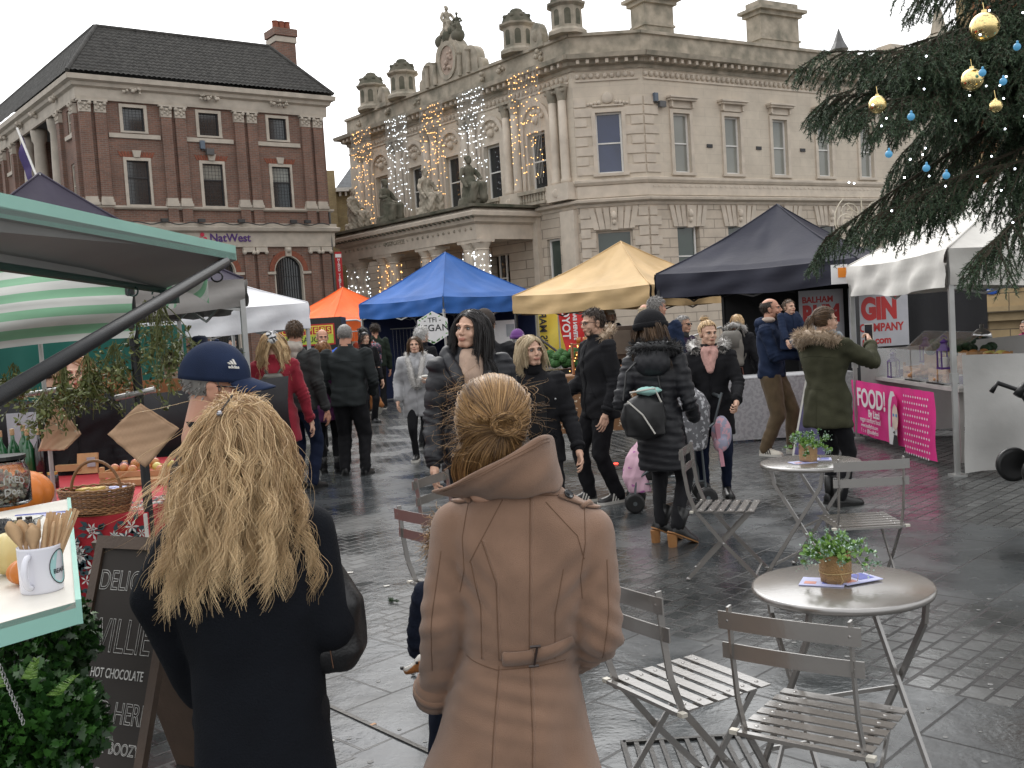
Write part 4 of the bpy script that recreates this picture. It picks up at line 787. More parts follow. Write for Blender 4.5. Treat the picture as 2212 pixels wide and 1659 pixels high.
# gin banner
g0,g1 = at(1725,745,13.6),at(1936,745,15.2)
g0 = Vector((4.72,15.6,1.0)); xd = Vector((1.55,.9,0))
t = thing('gin_banner','grey banner with red GIN COMPANY lettering hung inside the dark tent','banner',at(1850,752,15.6)); G4 = basis((0,0,0),(1,.12,0),(.05,0,1)); LW = .95
q = MB(); panel(q,G4,-.1,.86,.0,.92); q.build('cloth',c_ban,t)
text('GIN',.44,'lettering',m_redp,t,G4 @ T((.1,.44,.006)),.001,bold=.028,sx_=.74); text('COMPANY',.17,'lettering',m_redp,t,G4 @ T((.06,.24,.006)),.001,bold=.006,sx_=.86); text('gin.com',.15,'lettering',m_redp,t,G4 @ T((.1,.05,.006)),.001,bold=.006)
t = thing('gin_banner','grey banner reading BALHAM in red, half hidden behind the woman in the green parka','banner',at(1730,762,15.7)); q = MB(); panel(q,G4,0,.72,.1,.95); q.build('cloth',c_ban,t)
text('BALHAM',.13,'lettering',m_redp,t,G4 @ T((.05,.76,.006)),.001,bold=.004); text('RUM',.36,'lettering',m_redp,t,G4 @ T((.05,.46,.006)),.001,bold=.02,sx_=.8)
p = at(1797,583,12.6); q = MB(); q.box((.09,0,-.06),(.2,.02,.24)); q.box((.12,-.012,-.04),(.1,.01,.12),mi=1); tag(q.build('small_poster',[m_wp,M('orange_print',(.8,.25,.02),.5)],None,loc=p),'small white card with an orange tent print on the white tent corner','poster')
# hanging light motif
p = at(1862,472,24); t = thing('light_motif','white wire filigree light motif hanging beside the fir tree','light decoration',p); q = MB(); r_ = .64
q.tube([(r_*math.cos(R(12*i-230)),0,r_*math.sin(R(12*i-230))) for i in range(24)],.014,6)
for k in range(7):
    a0 = R(-210+40*k); cx,cz = .36*math.cos(a0),.36*math.sin(a0); sg = 1 if k % 2 else -1
    q.tube([(cx+sg*(.02+.022*j*.5)*math.cos(j*.5),0,cz+(.02+.011*j)*math.sin(j*.5)) for j in range(24)],.011,5)
for k in (-1,1): q.tube([(k*.05+k*.02*j*math.sin(j*.25),0,-.6+.05*j) for j in range(20)],.013,5); q.tube([(k*(.1+.07*math.cos(j*.45)*j/9),0,-.1+.06*math.sin(j*.45)*j/6) for j in range(16)],.011,5)
q.tube([(0,0,-.7),(0,0,.5)],.014,5); q.tube([(-.9,0,.62),(-.3,0,.55),(.2,0,.62),(1.6,0,.9)],.006,4); q.build('wire_figure',M('motif_white',(.62,.56,.44),.5),t)
p = at(1593,748,18); q = MB()
# handrail by the hall steps
p = at(1500,800,21); t = thing('handrail','thin grey steel handrail by the hall steps behind the sunglasses man','handrail',(p.x,p.y,0)); q = MB(); q.tube([(0,0,0),(0,0,1.2),(.6,0,1.35),(.66,0,1.2),(.66,0,0)],.025,8); q.tube([(-.9,1,0),(-.9,1,1.0),(0,0,1.2)],.025,8); q.build('rail',m_leg,t)
p = at(1200,860,24); t = thing('handrail','black handrail sloping down in front of the yellow flag','handrail',(p.x,p.y,0)); q = MB(); q.tube([(-.35,0,1.35),(.3,0,.8),(.6,0,.8)],.03,8); q.tube([(-.35,0,1.1),(.3,0,.55)],.02,8); [q.tube([(x,0,0),(x,0,z)],.025,6) for x,z in ((-.35,1.35),(.3,.8),(.6,.8))]; q.build('rail',m_lead2,t)
# low stone plinth / steps of the hall behind the stalls, planter of shrubs
# ------------------------------------------------------------------ people
def head_proto(fem):
    q = MB(); w = .95 if fem else 1.0
    q.ell((0,-.012,.03),(.074*w,.096,.088),24,16); q.ell((0,.028,-.022),(.065*w,.062,.084),20,14)
    q.ell((0,.050,-.080),(.037*w,.036,.026),14,10); q.cap((-.045*w,.0,-.055),(-.018,.06,-.088),.022,.02,10); q.cap((.045*w,.0,-.055),(.018,.06,-.088),.022,.02,10)
    for s in (-1,1):
        q.ell((s*.040*w,.060,-.028),(.022,.020,.022),12,8); q.cap((s*.012,.088,.022),(s*.05,.068,.024),.011,.009,8)
        q.ell((s*.0095,.100,-.030),(.009,.010,.008),10,8); q.ell((s*.079*w,-.008,-.008),(.008,.020,.031),10,8); q.ell((s*.082*w,-.012,.008),(.008,.018,.016),8,6)
    q.cap((0,.086,.018),(0,.106,-.024),.0085,.0115,10); q.ell((0,.085,-.055),(.026,.014,.016),12,8)
    q.ell((0,.0925,-.0535),(.023,.0075,.0040),12,8); q.ell((0,.091,-.0625),(.020,.0080,.0050),12,8)
    q.cap((0,-.022,-.05),(0,-.035,-.17),.054 if fem else .062,.058 if fem else .068,18)
    me = remesh(q,.0045,2); n = len(me.vertices); co = np.empty(n*3); me.vertices.foreach_get('co',co); co = co.reshape(-1,3)
    for s in (-1,1):
        d = np.sqrt(((co-np.array([s*.031,.085,.004]))**2*np.array([.6,1,1.6])).sum(1)); co[:,1] -= .0065*np.exp(-(d/.012)**2)
    v = [tuple(p) for p in co]; f = [tuple(p.vertices) for p in me.polygons]; cen = np.array([co[list(p)].mean(0) for p in f])
    mi = np.zeros(len(f),int); lip = (np.abs(cen[:,0]) < .024) & (cen[:,1] > .086) & (cen[:,2] > -.069) & (cen[:,2] < -.0495); mi[lip] = 1
    bpy.data.meshes.remove(me); out = MB(); out.v = v; out.f = f; out.m = mi.tolist()
    for s in (-1,1):
        out.ell((s*.031*w,.0775,.004),(.0112,.0105,.0072),12,10,2); out.ell((s*.031*w,.0860,.0037),(.0055,.0034,.0056),10,8,3)
        out.tube([(s*.014,.0955,.020),(s*.030*w,.0945,.0255),(s*.047*w,.078,.0215)],[.0020,.0026,.0012],6,4)
        out.tube([(s*.018*w,.085,.0105),(s*.031*w,.0895,.0145),(s*.045*w,.078,.0085)],[.0018,.0028,.0018],5,3)
    return out
HEADS = {k: head_proto(k) for k in (0,1)}
def hand_proto(bends):
    q = MB(); q.cap((-.002,-.03,0),(0,.01,0),.026,.028,12)
    q.cap((-.022,.015,0),(-.026,.072,0),.015,.0125,10); q.cap((.016,.015,0),(.030,.076,0),.016,.0125,10); q.cap((0,.01,0),(.002,.078,.001),.019,.014,10)
    for i,(x,L_,y) in enumerate(((.033,.070,.080),(.011,.078,.084),(-.0105,.072,.080),(-.031,.056,.072))):
        p = Vector((x,y,0)); a = bends[i]*.6; seg = (L_*.45,L_*.32,L_*.25); rr = (.0083,.0076,.0070,.006)
        for k in range(3):
            nx = p+Vector((x*.06*seg[k]/.03,math.cos(a)*seg[k],-math.sin(a)*seg[k])); q.cap(p,nx,rr[k],rr[k+1],8); p = nx; a += bends[i]*(.9,.7,.5)[k]
    q.cap((.026,.012,-.004),(.050,.044,-.014),.014,.0105,10); q.cap((.050,.044,-.014),(.052,.070,-.026-.01*bends[0]),.010,.008,8)
    me = remesh(q,.0032,1); out = MB(); out.v = [tuple(v.co) for v in me.vertices]; out.f = [tuple(p.vertices) for p in me.polygons]; out.m = [0]*len(out.f); bpy.data.meshes.remove(me); return out
HANDS = {'relax': hand_proto((.5,.55,.6,.65)),'grip': hand_proto((1.3,1.35,1.4,1.45)),'pinch': hand_proto((.9,.8,1.0,1.1))}
def add_mb(dst,src,M4):
    n = len(dst.v); A = np.array(M4); v = np.array(src.v); v = v @ A[:3,:3].T + A[:3,3]
    fl = A[:3,:3]; flip = np.linalg.det(fl) < 0
    dst.v.extend([tuple(p) for p in v]); dst.f.extend([tuple(i+n for i in (f[::-1] if flip else f)) for f in src.f]); dst.m.extend(src.m)
def ik(S,T_,l1,l2,hint):
    S,T_ = Vector(S),Vector(T_); d = T_-S; L_ = min(d.length,(l1+l2)*.995); d.normalize(); T2 = S+d*L_
    a = (l1*l1-l2*l2+L_*L_)/(2*L_); h = math.sqrt(max(l1*l1-a*a,0)); hv = Vector(hint); hv = hv-d*hv.dot(d); hv.normalize(); return S+d*a+hv*h,T2
EYEW = None
def skinmats(tone):
    c = {'pale': (.60,.37,.265),'mid': (.48,.28,.19),'ruddy': (.54,.28,.19),'grey': (.5,.31,.25)}[tone]
    return [M('skin_'+tone,c,.5,.08,14,.1,120,spec=.4),M('lips_'+tone,(c[0]*.80,c[1]*.56,c[2]*.58),.45,.05),M('eye_white',(.34,.31,.29),.3,.03),M('iris',(.03,.035,.04),.15,.1),M('brow',(.13,.08,.055),.8,.1)]
def strands(P0,D0,n,L_,rad,wind=(0,0,0),grav=.5,curl=0.,cfreq=40.,out=.03,coll=(),seed=0,Lvar=.25,spread=.15,taper=.35,clump=0,face=0):
    g = np.random.default_rng(seed); N_ = len(P0); p = P0.copy(); d = D0/np.linalg.norm(D0,axis=1,keepdims=True); Ls = L_*(1+Lvar*g.uniform(-1,.6,N_)); st = (Ls/n)[:,None]
    rd = g.normal(size=(N_,3))*spread; ph = g.uniform(0,6.28,N_); W = np.array(wind); path = [p.copy()]
    if clump: cid = g.integers(0,clump,N_); cph = g.uniform(0,6.28,clump)[cid]; crd = (g.normal(size=(clump,3))*spread*1.3)[cid]; ph = cph+g.normal(size=N_)*.3; rd = rd*.35+crd
    for i in range(n):
        t_ = (i+1)/n; d = d*(1-grav*.5)+np.array([0,0,-grav])+W*t_+rd*.35; d /= np.linalg.norm(d,axis=1,keepdims=True); p = p+d*st
        for c,r in coll:
            c = np.array(c); r = np.array(r); v = (p-c)/r; k = np.linalg.norm(v,axis=1); ins = k < 1
            p[ins] = c+v[ins]/np.maximum(k[ins,None],1e-4)*r
        if face:
            m_ = (p[:,1] > .035) & (np.abs(p[:,0]) < .068) & (p[:,2] < .062); p[m_,0] = np.sign(p[m_,0]+1e-5)*(np.abs(p[m_,0])+.45*(.07-np.abs(p[m_,0]))); p[m_,1] -= .004
        q = p.copy()
        if curl: a = cfreq*(Ls*t_)+ph; amp = curl*min(1,t_*2.5); q[:,0] += amp*np.sin(a); q[:,1] += amp*np.cos(a*.9); q[:,2] += amp*.3*np.sin(a*1.1)
        path.append(q)
    return np.stack(path,1),g
def locks(P,D,g,nlock,n,L_,wind=(0,0,0),grav=.3,wave=.012,wl=.13,coll=(),seed=0,conv=.6,Lvar=.2,spread=.05,face=0,fuzz=.002):
    gi = g.choice(len(P),nlock,replace=False); gp,_ = strands(P[gi],D[gi],n,L_,.001,wind,grav,0,coll=coll,seed=seed,spread=spread,Lvar=Lvar,face=face)
    near = np.argmin(((P[:,None]-P[gi][None])**2).sum(2),1); t = np.linspace(0,1,n+1)[None,:,None]; G_ = gp[near]; off_ = (P-P[gi][near])[:,None]
    tan = np.gradient(gp,axis=1); tan /= np.linalg.norm(tan,axis=2,keepdims=True)+1e-9; sd = np.cross(tan,np.array([0,1.,.15])); ou = np.cross(tan,sd); arc = L_*np.linspace(0,1,n+1)[None,:,None]; ph = g.uniform(0,6.28,(nlock,1,1)); am = wave*g.uniform(.5,1.4,(nlock,1,1))*np.clip(np.linspace(0,1,n+1)*2.2-.25,0,1)[None,:,None]
    wv_ = sd*am*np.sin(arc*6.28/wl+ph)+ou*am*.8*np.sin(arc*6.28/wl*.9+ph*1.7); nz_ = g.normal(size=(len(P),1,3))*fuzz*(1+2*t)+np.cumsum(g.normal(size=(len(P),n+1,3)),1)*fuzz*.18
    Ls = g.uniform(.8,1.0,(len(P),1,1)); path = G_+wv_[near]+off_*(1-conv*t)+nz_; path = path[:,:1]+(path-path[:,:1])*(1-(1-Ls)*t)
    for c,r in coll: c = np.array(c); r = np.array(r); v = (path-c)/r; k = np.linalg.norm(v,axis=2,keepdims=True); path = np.where(k < 1,c+v/np.maximum(k,1e-4)*r,path)
    return path,np.clip(g.normal(.5,.2,nlock)[near]+g.normal(0,.13,len(P)),0,1)
def strand_mesh(path,rad,g,tint=None,taper=.3,sides=3):
    N_,S,_ = path.shape; t = np.gradient(path,axis=1); t /= np.linalg.norm(t,axis=2,keepdims=True)+1e-9; up = g.normal(size=(N_,1,3)); a = np.cross(t,up); a /= np.linalg.norm(a,axis=2,keepdims=True)+1e-9; b = np.cross(t,a)
    r = rad*(1-(1-taper)*np.linspace(0,1,S)**2)[None,:,None]*g.uniform(.7,1.3,(N_,1,1)); V = []
    for k in range(sides): q = 2*math.pi*k/sides; V.append(path+r*(a*math.cos(q)+b*math.sin(q)))
    V = np.stack(V,2); i = np.arange(N_)[:,None,None]; j = np.arange(S-1)[None,:,None]; k = np.arange(sides)[None,None,:]; base = i*S*sides+j*sides
    F_ = np.stack([base+k,base+(k+1) % sides,base+sides+(k+1) % sides,base+sides+k],-1).reshape(-1,4)
    tv = g.uniform(0,1,N_) if tint is None else tint; return V.reshape(-1,3),F_,np.repeat(tv,S*sides)
def np_mesh(V,F_,tint,name):
    me = bpy.data.meshes.new(name); me.vertices.add(len(V)); me.vertices.foreach_set('co',np.ascontiguousarray(V,dtype=np.float32).ravel()); nf = len(F_); k = F_.shape[1]
    me.loops.add(nf*k); me.loops.foreach_set('vertex_index',F_.astype(np.int32).ravel()); me.polygons.add(nf); me.polygons.foreach_set('loop_start',np.arange(0,nf*k,k,dtype=np.int32)); me.polygons.foreach_set('loop_total',np.full(nf,k,dtype=np.int32))
    me.update(calc_edges=True)
    if tint is not None: a = me.attributes.new('tint','FLOAT','POINT'); a.data.foreach_set('value',np.asarray(tint,dtype=np.float32))
    return me
def tx(M4,V): A = np.array(M4); return V @ A[:3,:3].T + A[:3,3]
def hair_mat(key):
    c = dict(black=((.006,.005,.005),(.03,.025,.024)),dark=((.02,.012,.008),(.07,.045,.028)),brown=((.05,.028,.015),(.16,.095,.05)),blonde=((.30,.165,.07),(.88,.66,.38)),pale=((.35,.26,.15),(.75,.62,.42)),grey=((.16,.15,.14),(.42,.40,.38)),white=((.5,.49,.47),(.8,.79,.77)),ginger=((.18,.07,.02),(.40,.20,.08)),honey=((.09,.045,.018),(.52,.31,.13)),fur=((.28,.2,.13),(.62,.48,.34)),furg=((.2,.19,.18),(.6,.58,.55)),furl=((.42,.40,.38),(.72,.70,.67)),furb=((.006,.006,.007),(.03,.03,.032)),wh=((.6,.57,.52),(.8,.78,.74)))[key]
    return Mattr('hair_'+key,c[0],c[1],.36,.5)
def scalp(n,g,line=.055,back=-.05):
    P = []; c = np.array([0,-.012,.035]); r = np.array([.078,.1,.09])
    while len(P) < n:
        v = g.normal(size=3); v /= np.linalg.norm(v); p = c+v*r
        if p[1] > .02 and p[2] < line+.6*(p[1]-.02)*.6: continue
        if p[1] <= .02 and p[2] < (back if p[1] < -.04 else back+ (p[1]+.04)*1.1): continue
        P.append(p)
    return np.array(P),(np.array(P)-c)/r
def hair(kind,key,HM,parent,n=420,L_=.2,seed=0,wind=(0,0,0),rad=.0028,name='hair',coll_extra=(),bald=False,seg=8,curl=None,sc_body=1.):
    g = np.random.default_rng(seed+100); P,Nn = scalp(n,g,back={'long': -.07,'bob': -.07}.get(kind,-.055)); coll = [((0,-.012,.03),(.082,.103,.094)),((0,.03,-.03),(.066,.062,.09))]+list(coll_extra)
    if bald: keep = (P[:,2] < .085) | (np.abs(P[:,0]) > .062); P = P[keep & (P[:,1] < .03)]; Nn = (P-np.array([0,-.012,.035]))/np.array([.078,.1,.09])
    tl = None
    if kind in ('short','crop'):
        D = Nn*.6+np.array([0,-.5 if kind == 'crop' else .25,-.1]); path,g2 = strands(P,D,4,L_ if L_ != .2 else .03,rad,wind,.35,seed=seed,spread=.35,coll=coll)
    elif kind == 'curly':
        path,g2 = strands(P,Nn*1.,seg+4,L_,rad,wind,.28,curl=.014 if curl is None else curl,cfreq=110,seed=seed,spread=.5,coll=coll)
    elif kind in ('long','bob'):
        D = Nn*.35+np.stack([np.sign(P[:,0]+1e-4)*.6,-.1-.3*(P[:,1] > 0),np.full(len(P),-.2)],1)
        front = P[:,1] > 0; cx = np.where(front,.9*np.sign(P[:,0]+1e-5),0); D[:,2] += np.where(P[:,2] > .09,.25,0)
        D[:,0] += cx; coll2 = coll+[((0,-.02,-.27),(.19,.12,.115)),((0,-.03,-.15),(.05,.05,.12)),((0,.06,-.02),(.062,.06,.09))]
        path,tl = locks(P,D,g,max(24,n//14),seg,L_,wind,.5,wave=.004 if curl is None else curl,coll=coll2,seed=seed,face=1,spread=.06,conv=.45,fuzz=.0015); g2 = g
    elif kind in ('pony','bun','updo'):
        tgt = {'pony': np.array([0,-.115,.04]),'bun': np.array([0,-.06,.115]),'updo': np.array([.01,-.115,.0])}[kind]; t_ = np.linspace(0,1,seg+1)[None,:,None]
        path = P[:,None]*(1-t_)+tgt*t_; c = np.array([0,-.012,.035]); r = np.array([.083,.106,.095]); v = (path-c)/r; k = np.linalg.norm(v,axis=2,keepdims=True); path = np.where(k < 1,c+v/np.maximum(k,1e-3)*r,path)+g.normal(size=(len(P),1,3))*.002*np.sin(t_*math.pi); g2 = g
    V,F_,T_ = strand_mesh(path,rad,g2,tl); VV = [V]; FF = [F_]; TT = [T_]; nv = len(V)
    def addp(path_,rad_,tint=None,tp=.3):
        nonlocal nv
        V,F_,T_ = strand_mesh(path_,rad_,g2,tint,tp); VV.append(V); FF.append(F_+nv); TT.append(T_); nv += len(V)
    if kind == 'pony':
        P2 = np.array([0,-.112,.04])+g.normal(size=(90,3))*.012; path,_ = strands(P2,np.tile([0,-1.,.1],(90,1))+g.normal(size=(90,3))*.2,8,L_,rad,wind,.4,curl=.005,cfreq=30,seed=seed+3,coll=coll+[((0,-.02,-.27),(.19,.12,.115))]); addp(path,rad)
    if kind == 'bun':
        a = g.uniform(0,6.28,130); t_ = np.linspace(0,1,9)[None,:]; aa = a[:,None]+t_*3.5; rr = .032+.012*g.normal(size=(130,1))*.6; path = np.stack([rr*np.cos(aa),-.065+rr*np.sin(aa)*.9,.13+.02*g.normal(size=(130,1))+0*aa],2); addp(path,rad)
    # thin under-layer that closes the scalp
    c = np.array([0,-.012,.035]); r = np.array([.0785,.1005,.0905]); gv = []; gi = {}; gf = []
    nu,nvv = 28,18
    def ok(p):
        if bald and p[2] > .085 and abs(p[0]) < .062: return False
        if bald and p[1] > .03: return False
        return not ((p[1] > .02 and p[2] < .055+.36*(p[1]-.02)) or (p[1] <= .02 and p[2] < (-.06 if p[1] < -.04 else -.06+(p[1]+.04)*1.1)))
    for i in range(nvv+1):
        for j in range(nu): th = math.pi*i/nvv; ph = 2*math.pi*j/nu; gv.append(c+r*np.array([math.sin(th)*math.cos(ph),math.sin(th)*math.sin(ph),math.cos(th)]))
    for i in range(nvv):
        for j in range(nu):
            f = (i*nu+j,i*nu+(j+1) % nu,(i+1)*nu+(j+1) % nu,(i+1)*nu+j)
            if all(ok(gv[k]) for k in f): gf.append(f)
    if gf: VV.append(np.array(gv)); FF.append(np.array(gf)+nv); TT.append(np.full(len(gv),.25)); nv += len(gv)
    me = np_mesh(tx(HM,np.concatenate(VV)),np.concatenate(FF),np.concatenate(TT),name); return link(name,me,hair_mat(key),parent)
def fur(pts,rad,key,parent,n=500,L_=.04,seed=0,name='fur_trim',thick=.0022,local=None):
    g = np.random.default_rng(seed); pts = np.array([list(p) for p in pts]); k = g.uniform(0,len(pts)-1.001,n); i = k.astype(int); c = pts[i]*(1-(k-i))[:,None]+pts[i+1]*(k-i)[:,None]
    v = g.normal(size=(n,3)); v /= np.linalg.norm(v,axis=1,keepdims=True); path,g2 = strands(c+v*rad*.75,v,4,L_,thick,(0,0,0),.12,seed=seed,spread=.5); V,F_,T_ = strand_mesh(path,thick,g2)
    q = MB(); q.tube([tuple(p) for p in pts],rad*.85,10); V2 = np.array(q.v); tri = [f for f in q.f if len(f) == 4]
    me = np_mesh(np.concatenate([V,V2]),np.concatenate([F_,np.array(tri)+len(V)]),np.concatenate([T_,np.full(len(V2),.4)]),name); return link(name,me,hair_mat(key),parent)
def shoe(parent,c,ang,Lh,mat,sole=None,boot=0.,heel=0.,pitch=0.,stripes=None,soleh=.022):
    q = MB(); k = Lh/.27; W = .046*k; rr = []
    for y,w,h in ((-.075,.55,.055),(-.07,.85,.085),(-.03,.95,.10),(.02,.9,.095),(.07,.95,.065),(.12,1.05,.05),(.165,.95,.042),(.19,.6,.03),(.196,.25,.018)):
        ring = [Vector((w*W*math.cos(R(a)),y*k,soleh*.6+max(0,math.sin(R(a)))*h*k-(0.004 if math.sin(R(a)) < 0 else 0))) for a in range(0,360,24)]; rr.append(ring)
    q.rings(rr); 
    if boot: q.loft([(0,-.02*k,.05,.042*k,.052*k),(0,-.02*k,.12,.044*k,.05*k),(0,-.02*k,boot,.052*k,.056*k)],14)
    M4 = Matrix.Translation(c) @ Matrix.Rotation(ang,4,'Z') @ Matrix.Rotation(pitch,4,'X')
    if heel: M4 = M4 @ Matrix.Translation((0,0,heel)) @ Matrix.Rotation(-math.atan2(heel,.16*k),4,'X') @ Matrix.Translation((0,0,0))
    q.v = [tuple(M4 @ Vector(v)) for v in q.v]; o = q.build('shoe',mat,parent,True)
    s = MB(); ring = lambda z,g_: [M4 @ Vector((w*W*g_*sx,y*k,z)) for y,w,sx in [(-.078,.5,-1),(-.07,.9,-1),(.0,.98,-1),(.12,1.1,-1),(.165,1.,-1),(.2,.4,-1),(.2,.4,1),(.165,1.,1),(.12,1.1,1),(0,.98,1),(-.07,.9,1),(-.078,.5,1)]]
    s.rings([ring(0,1.02),ring(soleh,1.04)]); s.build('sole',sole or mat,o)
    if heel:
        h = MB(); h.loft([(0,0,0,.03*k,.034*k),(0,0,heel+.02,.036*k,.04*k)],12); A = Matrix.Translation(c) @ Matrix.Rotation(ang,4,'Z') @ Matrix.Translation((0,-.05*k,0)); h.v = [tuple(A @ Vector(v)) for v in h.v]; h.build('heel',sole or mat,o)
    if stripes:
        h = MB()
        for sgn in (-1,1):
            for j in range(3): a = M4 @ Vector((sgn*(W*.98),(.02+.028*j)*k,soleh)); b = M4 @ Vector((sgn*W*.62,(-.012+.028*j)*k,soleh+.062*k)); h.bar(a,b,.011*k,.006,M4.to_3x3() @ Vector((0,1,0)))
        h.build('stripe',stripes,o)
    return o
def person(label,pos,az,H=1.7,fem=0,tone='pale',coat=None,hem=.50,bulk=1.,flare=1.0,legs=None,legw=1.,feet=((.09,.02,0),(-.09,-.02,0)),hands=((.155,.04,.475),(-.155,.04,.475)),hint=((.25,-1,0),(-.25,-1,0)),noarms=0,trim=1,hooded=0,hk=('relax','relax'),
           lean=(0,0),head=(0,0,0),hairk=None,shoem=None,shoekw={},folds=.010,group=None,child=1.,sleeve=1.,hide_hands=(0,0),puffer=None,voxel=.016,seed=1,coll=None,cname='coat',skinonly=False,neckz=.865,sho=1.,hem_open=0,hat=None,lname='trousers',z0=0.,hipy=0.):
    t = thing('person',label,'person',(pos[0],pos[1],z0),-R(az),group); k = H; hs = k/1.7*child
    off = lambda z: Vector((lean[0]*max(0,z-.5*k),lean[1]*max(0,z-.5*k)+hipy*0,0))
    hc = Vector((0,.012*k,.93*k if child == 1 else k-.125*hs*1.0))+off(.93*k); HM = Matrix.Translation(hc) @ Matrix.Rotation(R(head[0]),4,'Z') @ Matrix.Rotation(R(head[1]),4,'X') @ Matrix.Rotation(R(head[2]),4,'Y') @ Matrix.Scale(hs,4)
    b = MB(); add_mb(b,HEADS[fem],HM); sh = []
    for i,s in enumerate((1,-1)):
        sw = (.108 if fem else .118)*k*sho; S = Vector((s*sw,-.005*k,.80*k))+off(.8*k); T_ = Vector((hands[i][0]*k,hands[i][1]*k,hands[i][2]*k))+off(hands[i][2]*k)*.0
        E_,W_ = ik(S,T_,.178*k,.158*k,hint[i]); sh.append((S,E_,W_)); d = (W_-E_).normalized(); z_ = Vector((-s,0,0)); z_ = -(z_-d*z_.dot(d)).normalized()   # palm turned to the body
        x_ = d.cross(z_); x_.normalize(); y = d; Z = x_.cross(y); m3 = Matrix((x_,y,Z)).transposed().to_4x4()
        sc3 = Matrix.Diagonal((s*1.0,1,1,1)) if (Matrix((x_,y,Z)).determinant() > 0) else Matrix.Identity(4)
        if not hide_hands[i]:
            add_mb(b,HANDS[hk[i]],Matrix.Translation(W_+d*.035*k/1.7) @ m3 @ sc3 @ Matrix.Scale(k/1.72*(1.15 if child > 1 else 1),4))
        if not noarms: b.cap(E_,W_,.022*k,.017*k,10); b.cap(S,E_,.028*k,.022*k,10)
    b.loft([(*(off(z*k)[:2]),z*k,rx*k,ry*k) for z,rx,ry in ((.5,.08,.055),(.6,.07,.05),(.72,.075,.055),(.785,.06,.04),(.86,.030,.030))],16)
    hip = [Vector((s*.052*k,0,.5*k)) for s in (1,-1)]; fp = []
    for i,s in enumerate((1,-1)):
        fx,fy,fz = feet[i][:3]; A = Vector((fx*1.,fy*1.,fz+.075*k/1.7+ (shoekw.get('heel',0)))); Kn,A2 = ik(hip[i],A,.245*k,.235*k,(s*.1,1,0)); fp.append((hip[i],Kn,A2)); b.cap(hip[i],Kn,.038*k,.026*k,10); b.cap(Kn,A2,.026*k,.018*k,10)
    b.build('body',skinmats(tone),t,True,fix=False)
    if legs:
        q = MB(); q.loft([(0,0,.47*k,.085*k*legw,.062*k),(0,0,.53*k,.092*k*legw,.065*k),(0,0,.60*k,.078*k*legw,.055*k)],18)
        for h_,Kn,A2 in fp: q.cap(h_,Kn,.057*k*legw,.041*k*legw,14); q.cap(Kn,A2,.040*k*legw,(.026*k if legw < 1. else .036*k),12)
        me = remesh(q,voxel*.85,3,.008,.10,seed=seed+31); link(lname,me,legs,t,True)
    if shoem:
        for i in range(2):
            A2 = fp[i][2]; an = -R(feet[i][3]) if len(feet[i]) > 3 else -R(8 if i == 0 else -8); pt = feet[i][4] if len(feet[i]) > 4 else 0.; shoe(t,Vector((A2.x,A2.y+.02,feet[i][2])),an,.158*k,shoem,pitch=pt,**shoekw)
    if coat:
        q = MB(); B = bulk; w1 = .1 if fem else .105; hz = hem; rows = []
        zl = [hz,hz+.02] + [z for z in (.45,.53,.58) if z > hz+.03] + [.63,.70,.755,.795,.825,.845,neckz]
        for z in zl:
            rx,ry = np.interp(z,[.2,.45,.53,.63,.72,.775,.80,.825,.845,.865],[.10,.102,.102,.083 if fem else .094,.1,.108,.104,.072,.045,.040]),np.interp(z,[.2,.53,.63,.74,.80,.825,.845,.865],[.072,.07,.058 if fem else .064,.072,.056,.046,.042,.040])
            if z < .6: rx *= 1+(flare-1)*(.6-z)/.25; ry *= 1+(flare-1)*(.6-z)/.25
            o_ = off(z*k); f_ = B if z < .8 else 1+(B-1)*.5; rows.append((o_.x,o_.y-.004*k,z*k,rx*k*f_*(sho if z > .7 else 1),ry*k*f_))
        q.loft(rows,30,p=2.3)
        for i,(S,E_,W_) in enumerate(sh): q.ell(S,(.040*k*B*sleeve,.040*k*B*sleeve,.04*k*B*sleeve),12,8); q.cap(S,E_,.038*k*B*sleeve,.033*k*B*sleeve); q.cap(E_,W_-(W_-E_).normalized()*.012*k,.033*k*B*sleeve,.026*k*B*sleeve)
        me = remesh(q,voxel,3,folds,.13,seed=seed)
        if puffer:                                       # quilted bands
            n = len(me.vertices); co = np.empty(n*3); me.vertices.foreach_get('co',co); co = co.reshape(-1,3); no = np.empty(n*3); me.vertices.foreach_get('normal',no); no = no.reshape(-1,3)
            wv = np.abs(np.sin(math.pi*(co[:,2]+.02*np.sin(co[:,0]*9))/puffer))**.5; co += no*((wv-.5)*.013)[:,None]; me.vertices.foreach_set('co',co.ravel()); me.update()
        co_ = link(cname,me,coat,t,True)
        n = len(me.vertices); co = np.empty(n*3); me.vertices.foreach_get('co',co); co = co.reshape(-1,3); no = np.empty(n*3); me.vertices.foreach_get('normal',no); no = no.reshape(-1,3); dd = np.zeros(n)
        for S,E_,Wr in sh:                              # creases bunch at elbow, armpit and wrist
            for c,ax,am in ((E_,E_-S,.011),(Wr,Wr-E_,.007),(S,E_-S,.007)):
                v = co-np.array(c); a = v @ np.array((ax).normalized()); dd += am*np.sin(a*2*math.pi/.042+v[:,0]*30)*np.exp(-(np.linalg.norm(v,axis=1)/.085)**2)
        dd += .0038*np.sin(co @ np.array([11,7,38.])+2*np.sin(co @ np.array([9,5,13.])+seed))
        co += no*(dd*(k/1.7)**2)[:,None]; me.vertices.foreach_set('co',co.ravel()); me.update()
